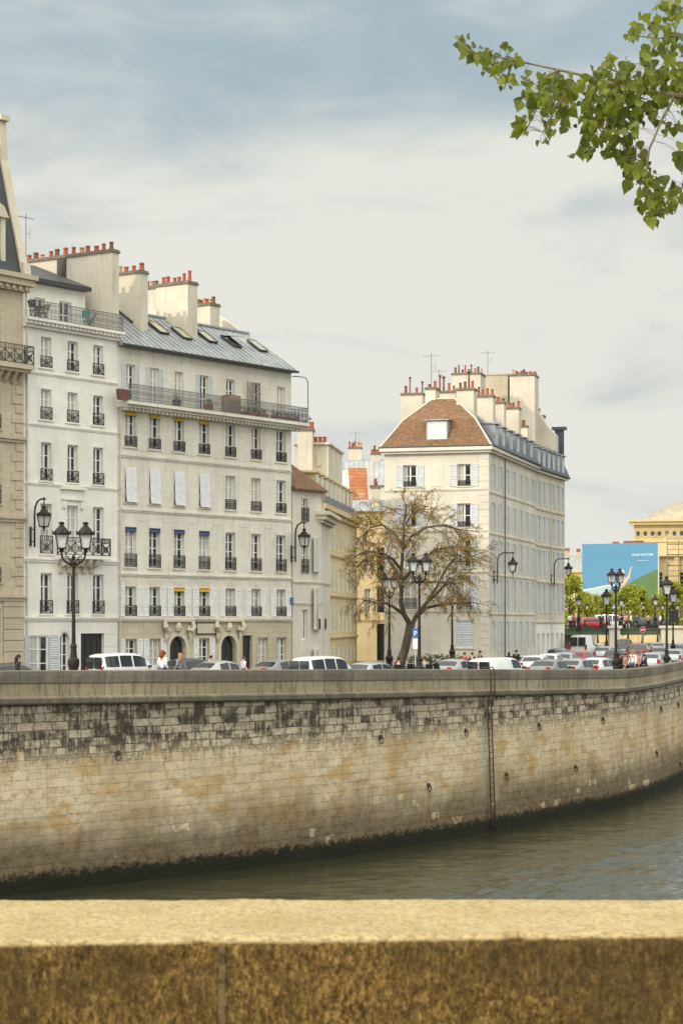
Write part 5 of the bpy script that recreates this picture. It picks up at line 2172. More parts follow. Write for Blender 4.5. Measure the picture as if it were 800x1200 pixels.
def lamp_post(name, x, y, h, label, heads=2, ang=0.0, s=1.0, group='cast-iron street lamps', sp=.34):
    """fluted cast-iron post on a moulded base, one lantern on top or two/three on a lyre of arms"""
    g = ground(x) if y < 235 else 9.4
    root = empty(name, (x, y, g), ang, label, 'street lamp', group)
    lh = 1.13 * s
    top = h - lh
    pt = top - (.55 * s if heads > 1 else .25)
    m = MB()
    bs = 1.75 if h > 7 else 1.25
    m.lathe([(r_, z_ * bs) for r_, z_ in ((.30, 0), (.30, .18), (.24, .22), (.26, .40), (.20, .50), (.17, .85), (.20, .92), (.24, 1.0), (.24, 1.1), (.15, 1.16), (.12, 1.35), (.14, 1.42), (.085, 1.5))] + [(.075, pt * .6), (.095, pt * .6 + .03), (.07, pt * .6 + .08), (.058, pt - .1), (.10, pt - .06), (.06, pt)], 12)
    m.build('post', MT['lampiron'], root)
    if heads == 1:
        m = MB()
        m.lathe([(.06, pt), (.09, pt + .05), (.05, pt + .12), (.05, top)], 8)
        m.bar((-.3, 0, pt + .02), (.3, 0, pt + .02), .035)
        m.build('collar', MT['lampiron'], root)
        lantern(root, 0, 0, top, s)
    else:
        xs = (-sp * s, sp * s) if heads == 2 else (-.62 * s, 0, .62 * s)
        for xx in xs:
            m = MB()
            m.smooth = True
            if xx == 0:
                m.tube([(0, 0, pt), (0, 0, top + .1)], .05, 8)
                zz = top + .08
            else:
                sg = 1 if xx > 0 else -1
                m.tube([(0, 0, pt - .05), (sg * .3 * sp * s, 0, pt + .02), (sg * .8 * sp * s, 0, pt + .16 * s), (xx, 0, pt + .36 * s), (xx, 0, top)], [.055, .05, .045, .04, .045], 7)
                m.tube([(sg * .2 * sp * s, 0, pt + .12), (sg * .4 * sp * s, 0, pt + .28 * s), (sg * .65 * sp * s, 0, pt + .34 * s), (sg * .7 * sp * s, 0, pt + .24 * s)], [.03, .03, .025, .015], 6)
                m.lathe([(.02, top - .12), (.09, top - .06), (.05, top)], 8, (xx, 0, 0))
                zz = top
            m.build('arm', MT['lampiron'], root)
            lantern(root, xx, 0, zz, s)
        m = MB()
        m.lathe([(.06, pt), (.11, pt + .08), (.05, pt + .18), (.09, pt + .3), (.02, pt + .42)], 8)
        m.build('finial', MT['lampiron'], root)
    return root


def px_lamp(px, ytop, Y, label, heads=2, ang=0.3, s=1.0, name='street_lamp', sp=.34):
    X = (px - 400) / F * Y
    g = ground(X) if Y < 235 else 9.4
    h = zpx(ytop, Y) - g
    return lamp_post(name, X, Y, h, label, heads, ang, s, sp=sp)


px_lamp(86.5, 611, 86.8, 'two-lantern cast-iron lamp post in front of the narrow white house', 2, R(8), 1.05, sp=.46)
px_lamp(491, 648, 103.5, 'tall two-lantern lamp post standing against the trunk of the bare tree', 2, R(6), .86, sp=.36)
px_lamp(456, 671, 132, 'shorter two-lantern lamp post left of the bare tree trunk', 2, R(5), .9, sp=.32)
px_lamp(529.5, 678, 160, 'single thin lamp post with dark lantern right of the bare tree', 1, 0, .8)
px_lamp(721, 666, 126.5, 'nearest lamp post with a lyre of two lanterns, before the big blue billboard', 2, R(20), .82, sp=.32)
px_lamp(780.5, 675, 139, 'tall single-lantern lamp post by the parapet at the right edge', 1, 0, 1.15)
px_lamp(710, 690, 200, 'single-lantern lamp post just left of the lyre lamp before the billboard', 1, 0, 1.45)
px_lamp(788, 687, 203, 'single-lantern lamp post carrying a small dark sign, nearest the right edge', 1, 0, 1.45)
px_lamp(677.5, 697, 243, 'bridge lamp at the left end of the bridge beside the red figure', 1, 0, 1.15, 'bridge_lamp')
px_lamp(727.5, 698, 246, 'bridge lamp in the middle of the bridge, right of the lyre lamp', 1, 0, 1.1, 'bridge_lamp')
px_lamp(767, 697, 246, 'bridge lamp on the right part of the bridge, left of the tall parapet lamp', 1, 0, 1.15, 'bridge_lamp')
for px, lb in ((687, 'small far lamp on the bridge above the red cars'), (753, 'small far lamp on the bridge above the no entry sign'), (775.5, 'small far lamp on the bridge right behind the tall parapet lamp'), (793, 'small far lamp on the bridge at the right edge')):
    px_lamp(px, 706, 262, lb, 1, 0, .8, 'bridge_lamp')
# dark notice on the right-hand post
p = at(788, 723, 202.4)
m = MB()
m.box(-.42, -.05, 0, .42, 0, 1.0)
m.box(-.5, -.06, .999, .5, .02, 1.12)
o = m.build('notice_board', MT['iron'], None, (p.x, p.y - .25, p.z - .5))
tag(o, 'small dark notice board fixed on the lamp post nearest the right edge', 'sign')


def wall_lamp(fr, px, py_top, py_bot, label, arm=1.05, side=1, off=.0):
    """lantern hung from a swan-neck bracket on a facade"""
    b = fr.b
    x = fr.t(px)
    z0, z1 = fr.z(px, py_bot), fr.z(px, py_top)
    p = Matrix.Rotation(b.ang, 3, 'Z') @ (fr.M @ Vector((x, 0, 0))) + Vector((b.x, b.y, 0))
    root = empty('wall_lamp', (p.x, p.y, z0), b.ang + fr.ang, label, 'wall lamp', 'swan-neck wall lamps')
    H = z1 - z0
    m = MB()
    m.smooth = True
    m.bar((0, -.05, 0), (0, -.05, H * .42), .09)
    m.bar((0, -.05, H * .1), (0, -.35, H * .1), .05)
    m.bar((0, -.05, H * .36), (0, -.35, H * .36), .05)
    pts = [(0, -.35, -.02 * H), (0, -.35, H * .70), (0, -.40, H * .84), (0, -.55, H * .95), (0, -.8, H), (0, -arm - .12, H)]
    m.tube(pts, .052, 8)
    m.lathe([(.02, H - .07), (.07, H - .02), (.07, H + .03), (.03, H + .09), (.02, H + .12)], 8, (0, -arm, 0))
    m.build('bracket', MT['iron'], root)
    o = lantern(root, 0, -arm, H - 1.62, 1.12)
    m = MB()
    m.tube([(0, -arm, H - .52), (0, -arm, H)], .035, 6)
    m.tube([(0, -arm, H - 1.62), (0, -arm, H - 1.95)], [.05, .02], 6)
    m.build('hanger', MT['iron'], root)
    return root


BL = {o.name: o for o in COL.objects if o.parent is None}


class _B:
    pass


def shell_of(name):
    o = BL[name]
    s = _B()
    s.x, s.y, s.ang, s.zb, s.root = o.location.x, o.location.y, o.rotation_euler.z, o.location.z, o
    s.c, s.s = math.cos(s.ang), math.sin(s.ang)
    return s


wall_lamp(Frame(shell_of('white_house')), 35.5, 585.5, 640, 'swan-neck wall lamp on the left edge of the narrow white house')
wall_lamp(Frame(shell_of('long_cream_house')), 341, 613, 658, 'swan-neck wall lamp at the right end of the long cream house')
wall_lamp(Frame(shell_of('tiled_corner_house'), L5, 0, R(92.0)), 577.5, 648, 683, 'swan-neck wall lamp near the corner of the ivory tiled house', 1.6)
wall_lamp(Frame(shell_of('curved_end_house')), 644.5, 655, 686, 'swan-neck wall lamp over the white ground floor beyond the tiled house', 1.7)

# parking sign and no entry sign
p = at(486.5, 785, 108)
g = ground(p.x)
root = empty('parking_sign', (p.x, p.y, g), R(-4), 'blue square parking sign with white P on a grey pole beside the tree trunk', 'sign')
m = MB()
m.tube([(0, 0, 0), (0, 0, zpx(735, 108) - g)], .035, 8)
m.build('pole', MT['rim'], root)
zs = zpx(743, 108) - g
m = MB()
m.box(-.15, -.07, zs - .2, .15, -.04, zs + .28)
pl = m.build('plate', MT['sign'], root)
f = bpy.data.curves.new('letter', 'FONT')
f.body = 'P'
f.size = .36
f.extrude = .004
f.align_x = 'CENTER'
f.materials.append(MT['white'])
f = text_mesh(f)
o = put('letter', f, pl, (0, -.076, zs - .09))
o.rotation_euler = (R(90), 0, 0)
m = MB()
m.box(-.12, -.06, zs - .75, .12, -.04, zs - .24)
m.build('sub_plate', MT['white'], root)

p = at(752.5, 738, 228)
root = empty('no_entry_sign', (p.x, p.y, ground(p.x)), 0, 'round red no entry sign with white bar below the bridge', 'sign')
hz_ = zpx(738, 228) - ground(p.x)
m = MB()
m.tube([(0, 0, 0), (0, 0, hz_ + .3)], .04, 8)
m.build('pole', MT['rim'], root)
for r_, y_, mt in ((.32, -.06, 'white'), (.30, -.072, 'red')):
    m = MB()
    pts = [(r_ * math.cos(2 * math.pi * k / 24), hz_ + r_ * math.sin(2 * math.pi * k / 24)) for k in range(24)]
    m.prism(pts, y_, y_ + .02)
    dsk = m.build('disc', MT[mt], root)
m = MB()
m.box(-.21, -.085, hz_ - .055, .21, -.0725, hz_ + .055)
m.build('bar', MT['white'], dsk)

# ================================================================== vehicles
PAINT = {
    'white': car_paint('white_car_paint', (0.62, 0.62, 0.60)),
    'silver': car_paint('silver_car_paint', (0.40, 0.41, 0.41), .5),
    'grey': car_paint('grey_car_paint', (0.20, 0.21, 0.215), .3),
    'dark': car_paint('dark_blue_grey_car_paint', (0.028, 0.032, 0.04)),
    'black': car_paint('black_car_paint', (0.012, 0.012, 0.013)),
    'red': car_paint('red_car_paint', (0.36, 0.02, 0.02)),
    'wine': car_paint('dark_red_car_paint', (0.13, 0.02, 0.018)),
    'green': car_paint('pale_green_grey_car_paint', (0.30, 0.33, 0.30), .2),
}
# side profiles: list of (x, top z) front (+x) to rear; belt height; cab = (windscreen foot, roof front, roof rear, rear foot)
SHAPES = {
    'hatch': dict(L=4.0, W=1.70, H=1.46, hood=.92, belt=.90, cab=(1.05, .25, -1.35, -1.85), tail=.98),
    'sedan': dict(L=4.5, W=1.76, H=1.43, hood=.90, belt=.90, cab=(.95, .15, -1.05, -1.75), tail=.98),
    'estate': dict(L=4.5, W=1.76, H=1.47, hood=.92, belt=.92, cab=(1.1, .3, -1.75, -2.15), tail=1.0),
    'suv': dict(L=4.5, W=1.85, H=1.75, hood=1.08, belt=1.10, cab=(1.05, .4, -1.8, -2.15), tail=1.15),
    'mpv': dict(L=4.1, W=1.72, H=1.80, hood=1.05, belt=1.06, cab=(1.35, .62, -1.95, -2.03), tail=1.1),
    'pvan': dict(L=4.6, W=1.80, H=1.70, hood=1.05, belt=1.1, cab=(1.6, .85, -2.2, -2.28), tail=1.1),
    'van': dict(L=5.3, W=2.0, H=2.35, hood=1.25, belt=1.35, cab=(1.95, 1.25, -2.55, -2.63), tail=1.4),
}


def car_surface(S):
    L, W, H = S['L'], S['W'], S['H']
    wf, rf, rr, re = S['cab']
    f, r = L / 2, -L / 2
    keys = [(f, .55), (f - .05, .70), (f - .22, S['hood'] - .14), (f - .6, S['hood'] - .04), (wf, S['hood'] + .03), (rf + (wf - rf) * .28, S['hood'] + (H - S['hood']) * .76),
            (rf, H - .05), (rf - .35, H), ((rf + rr) / 2, H + .015), (rr + .25, H - .03), (rr, H - .08), (re, S['tail']), (r + .03, S['tail'] - .10), (r, .60)]

    def top(x):
        for (xa, za), (xb, zb) in zip(keys, keys[1:]):
            if xb <= x <= xa:
                return za + (zb - za) * (xa - x) / max(1e-6, xa - xb)
        return keys[0][1] if x > 0 else keys[-1][1]

    def half(x):
        u = abs(x) / (L / 2)
        return W / 2 * (1 - .17 * max(0, (u - .62) / .38) ** 2)

    def ring(x):
        t_, w = top(x), half(x)
        bl = min(S['belt'], t_ - .06)
        hgt = max(0, t_ - bl)
        tum = .20 * max(0, (t_ - S['belt'])) / .55
        tum = min(tum, .22)
        return [(w * .90, .22), (w * .985, .34), (w, .58), (w * .99, bl - .02), (w * .975, bl), (w * .97 - tum * .82, t_ - .10 if hgt > .2 else bl + hgt * .35), (w * .95 - tum - .05, t_ - .035 if hgt > .2 else bl + hgt * .7), (w * .95 - tum - .20, t_ - .004), (0, t_ + .012)]
    return keys, top, half, ring


def car_meshes(kind):
    S = SHAPES[kind]
    keys, top, half, ring = car_surface(S)
    L, W, H = S['L'], S['W'], S['H']
    wf, rf, rr, re = S['cab']
    xs = sorted({k[0] for k in keys} | {L / 2 - .12, -L / 2 + .12, (wf + rf) / 2, (rr + re) / 2, rf - .8, rr + .7}, reverse=True)
    m = MB()
    m.smooth = True
    rows = []
    for x in xs:
        rg = ring(x)
        pts = [(x, -w, z) for w, z in rg] + [(x, w, z) for w, z in rg[-2::-1]]
        rows.append([m.av(p) for p in pts])
    for i in range(len(rows) - 1):
        for j in range(len(rows[0]) - 1):
            m.face((rows[i][j], rows[i][j + 1], rows[i + 1][j + 1], rows[i + 1][j]))
    m.smooth = False
    m.face(rows[0])
    m.face(rows[-1][::-1])
    out = {'S': S}
    out['body'] = m
    # arches: dark ellipses slightly proud of the flank
    wx = (L / 2 - .82, -L / 2 + .80)
    out['wx'] = wx

    def side(xa, xb, zlo=.03, zhi=.12, o=.012):
        g = MB()
        g.smooth = True
        n = 5
        for s in (-1, 1):
            rws = []
            for k in range(n + 1):
                x = xa + (xb - xa) * k / n
                rg = ring(x)
                (w0, z0), (w1, z1) = rg[4], rg[5]
                a = (x, s * (w0 + (w1 - w0) * .06 + o), z0 + (z1 - z0) * .06)
                bq = (x, s * (w0 + (w1 - w0) * .96 + o), z0 + (z1 - z0) * .96)
                rws.append((g.av(a), g.av(bq)))
            for k in range(n):
                q = (rws[k][0], rws[k + 1][0], rws[k + 1][1], rws[k][1])
                g.face(q if s > 0 else q[::-1])
        return g
    sides = []
    ca, cb = rf + (wf - rf) * .30, rr + .12
    mid = (ca + cb) / 2
    if kind in ('van', 'pvan'):
        sides = [(ca, ca - .95)]
    elif kind in ('mpv', 'suv', 'estate'):
        d = (ca - cb) / 3
        sides = [(ca, ca - d + .05), (ca - d - .05, ca - 2 * d + .05), (ca - 2 * d - .05, cb)]
    else:
        sides = [(ca, mid + .05), (mid - .05, cb)]
    out['sides'] = [side(*p) for p in sides]

    def screen(xa, xb, o=.014):
        g = MB()
        g.smooth = True
        n, k_ = 4, 6
        rws = []
        for i in range(n + 1):
            x = xa + (xb - xa) * i / n
            rg = ring(x)
            w = rg[6][0] - .03
            zt = top(x)
            rws.append([g.av((x + (o if xa > 0 else -o), -w + 2 * w * j / k_, zt + o * .9 - .03 * abs(-1 + 2 * j / k_) ** 3)) for j in range(k_ + 1)])
        for i in range(n):
            for j in range(k_):
                g.face((rws[i][j], rws[i][j + 1], rws[i + 1][j + 1], rws[i + 1][j]))
        return g
    out['screen'] = screen(wf - .05, rf + .04)
    if re - rr < -.02:
        out['rear'] = screen(rr - (rr - re) * .12, re + (rr - re) * .25)
    return out


def wheel_meshes():
    t_ = MB()
    t_.smooth = True
    pr = [(.20, -.09), (.29, -.095), (.315, -.07), (.32, 0), (.315, .07), (.29, .095), (.20, .09)]
    n = 20
    rings = [[t_.av((r * math.cos(2 * math.pi * j / n), w, r * math.sin(2 * math.pi * j / n))) for j in range(n)] for r, w in pr]
    for a in range(len(rings) - 1):
        for j in range(n):
            t_.face((rings[a][j], rings[a + 1][j], rings[a + 1][(j + 1) % n], rings[a][(j + 1) % n]))
    rm = MB()
    for s in (-1, 1):
        for j in range(5):
            a = 2 * math.pi * j / 5
            rm.bar((.03 * math.cos(a), s * .075, .03 * math.sin(a)), (.2 * math.cos(a), s * .08, .2 * math.sin(a)), .07, .02)
    pts = [(.205 * math.cos(2 * math.pi * j / 16), .205 * math.sin(2 * math.pi * j / 16)) for j in range(16)]
    rm.prism(pts, -.055, .055)
    return t_.mesh('wheel', MT['tyre']), rm.mesh('rim', MT['rim'])


WHEEL, RIM = wheel_meshes()
_cars = {}


def car_proto(kind):
    if kind in _cars:
        return _cars[kind]
    d = car_meshes(kind)
    S = d['S']
    L, W = S['L'], S['W']
    r = {}
    r['wx'] = d['wx']
    r['W'] = W
    r['body'] = d['body'].mesh('body', PAINT['white'])
    r['sides'] = [g.mesh('side_window', MT['cglass']) for g in d['sides']]
    r['screen'] = d['screen'].mesh('windscreen', MT['cglass'])
    r['rear'] = d['rear'].mesh('rear_window', MT['cglass']) if 'rear' in d else None
    if kind in ('van', 'mpv', 'pvan'):
        g = MB()
        xr = S['cab'][3] - .06
        hh = S['H']
        for s in (-1, 1):
            g.box(xr - .015, s * .06 if s > 0 else -W / 2 + .26, hh * .56, xr + .06, W / 2 - .26 if s > 0 else -.06, hh - .2)
        r['rear'] = g.mesh('rear_window', MT['cglass'])
    f = L / 2
    lm = MB()
    lm.hexa([(f - .16, -.16, -.07), (f - .01, -.16, -.07), (f - .05, .18, -.07), (f - .3, .18, -.07), (f - .22, -.16, .08), (f - .08, -.16, .06), (f - .2, .18, .10), (f - .4, .18, .10)])
    r['head'] = lm.mesh('headlight', MT['head'])
    tm = MB()
    hh = .45 if kind in ('van', 'mpv', 'pvan') else .26
    tm.box(-f - .012, -.10, -hh / 2, -f + .2, .10, hh / 2)
    r['tail'] = tm.mesh('tail_light', MT['tail'])
    mm = MB()
    mm.hexa([(-.08, 0, -.06), (.04, 0, -.06), (.05, .17, -.05), (-.06, .17, -.05), (-.08, 0, .07), (.03, 0, .07), (.04, .17, .07), (-.06, .17, .07)])
    r['mirror'] = mm.mesh('mirror', MT['black'])
    am = MB()
    for x in d['wx']:
        for s in (-1, 1):
            pts = [(x + .385 * math.cos(math.pi * 2 * k / 18), .32 + .385 * math.sin(math.pi * 2 * k / 18)) for k in range(18)]
            am.prism(pts, s * (W / 2 - .25) if s < 0 else W / 2 - .25, s * (W / 2 + .006) if s < 0 else W / 2 + .006)
    r['arch'] = am.mesh('wheel_arch', MT['black'])
    bm = MB()
    for s in (-1, 1):
        bm.box(s * f - (.02 if s > 0 else -.0) - (.06 if s > 0 else .03), -W * .38, .36, s * f + (.03 if s > 0 else .08), W * .38, .55)
    r['bumper'] = bm.mesh('bumper', MT['black'])
    pm = MB()
    pm.box(-f - .05, -.26, .60, -f - .005, .26, .71)
    r['plate'] = pm.mesh('number_plate', MT['white'])
    _cars[kind] = r
    return r


def car(kind, colour, x, y, ang, label, name='parked_car', cat='car', group='cars along the quay', z=None):
    r = car_proto(kind)
    S = SHAPES[kind]
    root = empty(name, (x, y, ground(x) if z is None else z), ang, label, cat, group)

    def addp(nm, me, loc=(0, 0, 0), mat=None, flip=False):
        o = put(nm, me, root, loc)
        if flip:
            o.scale = (1, -1, 1)
        if mat:
            o.material_slots[0].link = 'OBJECT'
            o.material_slots[0].material = mat
        return o
    body = addp('body', r['body'], mat=PAINT[colour])
    for g in r['sides']:
        addp('side_window', g)
    addp('windscreen', r['screen'])
    if r['rear']:
        addp('rear_window', r['rear'])
    addp('wheel_arch', r['arch'])
    for x_ in r['wx']:
        for s in (-1, 1):
            w = addp('wheel', WHEEL, (x_, s * (r['W'] / 2 - .09), .32))
            put('rim', RIM, w)
    W = r['W']
    hz = S['hood'] - .24
    for s in (-1, 1):
        addp('headlight', r['head'], (0, s * (W / 2 - .30), hz), flip=(s < 0))
        addp('tail_light', r['tail'], (0, s * (W / 2 - .24), S['tail'] - (.12 if kind not in ('van', 'mpv', 'pvan') else .2)))
        addp('mirror', r['mirror'], (S['cab'][0] - .35, s * (W / 2 - .02), S['belt'] + .04), flip=(s < 0))
    addp('bumper', r['bumper'])
    addp('number_plate', r['plate'])
    return root


def tangent(px):
    return math.atan2(*reversed(wall_pt(wall_at(px))[3]))


def px_car(kind, colour, px, Y, label, da=0.0, ang=None, **kw):
    X = (px - 400) / F * Y
    a = tangent(px) if ang is None else ang
    return car(kind, colour, X, Y, a + da, label, **kw)


px_car('hatch', 'dark', 14, 102, 'dark car half hidden by the parapet at the left edge', 0)
px_car('mpv', 'white', 146, 113, 'white van-like car with dark rear windows beside the two-lantern lamp', 0.0, name='parked_van')
px_car('hatch', 'dark', 228, 118, 'dark hatchback parked before the left arched door of the long cream house', 0)
px_car('sedan', 'silver', 262, 114, 'silver saloon parked between the two arched doors', 0.0)
px_car('sedan', 'grey', 331, 118, 'grey saloon low behind the parapet at the right end of the long cream house', 0)
px_car('mpv', 'white', 381, 108, 'white high-roofed car at the mouth of the side street', 0.0, name='parked_van')
px_car('hatch', 'silver', 439, 112, 'silver hatchback just left of the bare tree trunk', 0)
px_car('sedan', 'silver', 536, 124, 'low silver saloon below the thin lamp post', 0)
px_car('pvan', 'white', 583, 114.5, 'white van close behind the parapet beside the ladder', 0.0, name='parked_van')
px_car('hatch', 'silver', 609, 140, 'silver hatchback just beyond the white van near the ladder', 0, ang=R(72))
px_car('hatch', 'white', 629, 139, 'white car with red tail lights before the street side of the ivory house', 0, ang=R(72))
px_car('hatch', 'white', 645, 147, 'white car ahead in the queue under the white ground floor', 0, ang=R(72))
px_car('hatch', 'silver', 663, 153, 'silver car in the queue before the white delivery van', 0, ang=R(72))
px_car('hatch', 'red', 680, 160, 'red hatchback in the queue right behind the white delivery van', 0, ang=R(70))
px_car('hatch', 'white', 702, 131, 'white car close to the parapet left of the lyre lamp', 0)
px_car('sedan', 'silver', 676, 129, 'low silver saloon tucked under the parapet in the jam', 0)
px_car('sedan', 'grey', 646, 126, 'low grey saloon nearest the parapet under the ivory house', 0)
px_car('van', 'white', 682, 205, 'tall white delivery van standing out above the traffic jam', 0, ang=R(74), name='delivery_van', cat='van')
px_car('hatch', 'silver', 709, 190, 'silver hatchback right of the tall delivery van', 0, ang=R(72))
px_car('suv', 'black', 731, 229, 'black off-road car in the jam below the bridge', 0, ang=R(80))
px_car('suv', 'wine', 748, 184, 'dark red car with wide rear window in the middle of the jam', 0, ang=R(76))
px_car('estate', 'silver', 767, 152, 'silver estate car by the parapet left of the tall single-lantern lamp', 0)
px_car('estate', 'green', 772, 224, 'pale grey-green estate car at the back of the jam', 0, ang=R(78))
px_car('hatch', 'silver', 791, 171, 'silver hatchback at the right edge behind the tall lamp', 0)
px_car('hatch', 'grey', 793, 206, 'grey hatchback far back at the right edge', 0, ang=R(78))
px_car('hatch', 'grey', 655, 176, 'grey hatchback deep in the jam against the white ground floor', 0, ang=R(72))
px_car('hatch', 'dark', 722, 168, 'dark hatchback behind the lyre lamp post', 0, ang=R(74))
px_car('hatch', 'grey', 775, 186, 'grey hatchback right of the dark red car', 0, ang=R(74))
# traffic on the bridge
px_car('hatch', 'red', 695, 251, 'bright red car crossing the bridge', 0, ang=R(3), z=9.4, name='car', group='cars on the bridge')
px_car('hatch', 'wine', 684, 254, 'dark red car following on the left end of the bridge', 0, ang=R(3), z=9.4, name='car', group='cars on the bridge')
px_car('mpv', 'white', 716, 254, 'white car on the bridge right of the red car', 0, ang=R(3), z=9.4, name='car', group='cars on the bridge')
px_car('hatch', 'dark', 765, 254, 'dark car on the right part of the bridge', 0, ang=R(3), z=9.4, name='car', group='cars on the bridge')


def scooter(x, y, ang, label, paint='black'):
    root = empty('scooter', (x, y, ground(x)), ang, label, 'scooter', 'scooters parked by the tree')
    for xx in (.62, -.62):
        w = put('wheel', WHEEL, root, (xx, 0, .28))
        w.scale = (.85, .6, .85)
        put('rim', RIM, w)
    m = MB()
    m.smooth = True
    m.tube([(.55, 0, .35), (.45, 0, .75), (.40, 0, 1.0)], [.05, .10, .06], 8)
    m.tube([(.42, 0, .65), (.2, 0, .33), (-.15, 0, .33), (-.35, 0, .55), (-.85, 0, .72)], [.13, .15, .15, .2, .12], 8)
    bd = m.build('body', PAINT[paint], root)
    m = MB()
    m.smooth = True
    m.tube([(-.05, 0, .78), (-.3, 0, .83), (-.75, 0, .88)], [.10, .15, .10], 8)
    m.build('seat', MT['black'], root)
    m = MB()
    m.tube([(.40, 0, 1.0), (.36, -.1, 1.06), (.26, -.34, 1.07)], .02, 6)
    m.tube([(.40, 0, 1.0), (.36, .1, 1.06), (.26, .34, 1.07)], .02, 6)
    m.build('handlebar', MT['black'], root)
    m = MB()
    m.hexa([(.44, -.2, .95), (.48, -.2, .95), (.48, .2, .95), (.44, .2, .95), (.30, -.17, 1.4), (.32, -.17, 1.4), (.32, .17, 1.4), (.30, .17, 1.4)])
    m.build('windshield', MT['cglass'], root)
    m = MB()
    m.lathe([(.02, -.05), (.09, -.02), (.09, .03), (.02, .05)], 8, (.50, 0, .82))
    m.build('headlight', MT['head'], root)
    m = MB()
    m.box(-1.0, -.17, .9, -.7, .17, 1.2)
    m.build('top_box', MT['black'], root)
    return root


for px, Y, a, pt, lb in ((463, 108, 1.1, 'black', 'black scooter left of the bare tree trunk'), (476, 109.5, 0.9, 'grey', 'grey scooter at the foot of the bare tree'), (500, 109, 1.2, 'black', 'black scooter right of the lamp beside the tree'),
                         (507, 112, 1.0, 'silver', 'silver scooter before the dark hedge')):
    scooter((px - 400) / F * Y, Y, a, lb, pt)

# ================================================================== people
CL = {}


def cloth(name, col):
    if name not in CL:
        CL[name] = plain(name, col, .9, var=.15, scale=6)
    return CL[name]


SKEL = {}


def skin_mesh(name, verts, edges, radii, root=0, sub=2):
    me = bpy.data.meshes.new(name + '_skeleton')
    me.from_pydata([tuple(v) for v in verts], edges, [])
    o = bpy.data.objects.new('tmp', me)
    COL.objects.link(o)
    sk = o.modifiers.new('s', 'SKIN')
    lay = me.skin_vertices[0].data
    for i, r in enumerate(radii):
        lay[i].radius = (r, r) if not isinstance(r, tuple) else r
        lay[i].use_root = (i == root)
    sk.use_smooth_shade = True
    sb = o.modifiers.new('u', 'SUBSURF')
    sb.levels = sub
    sb.render_levels = sub
    dg = bpy.context.evaluated_depsgraph_get()
    out = bpy.data.meshes.new_from_object(o.evaluated_get(dg))
    out.name = name
    bpy.data.objects.remove(o)
    bpy.data.meshes.remove(me)
    return out


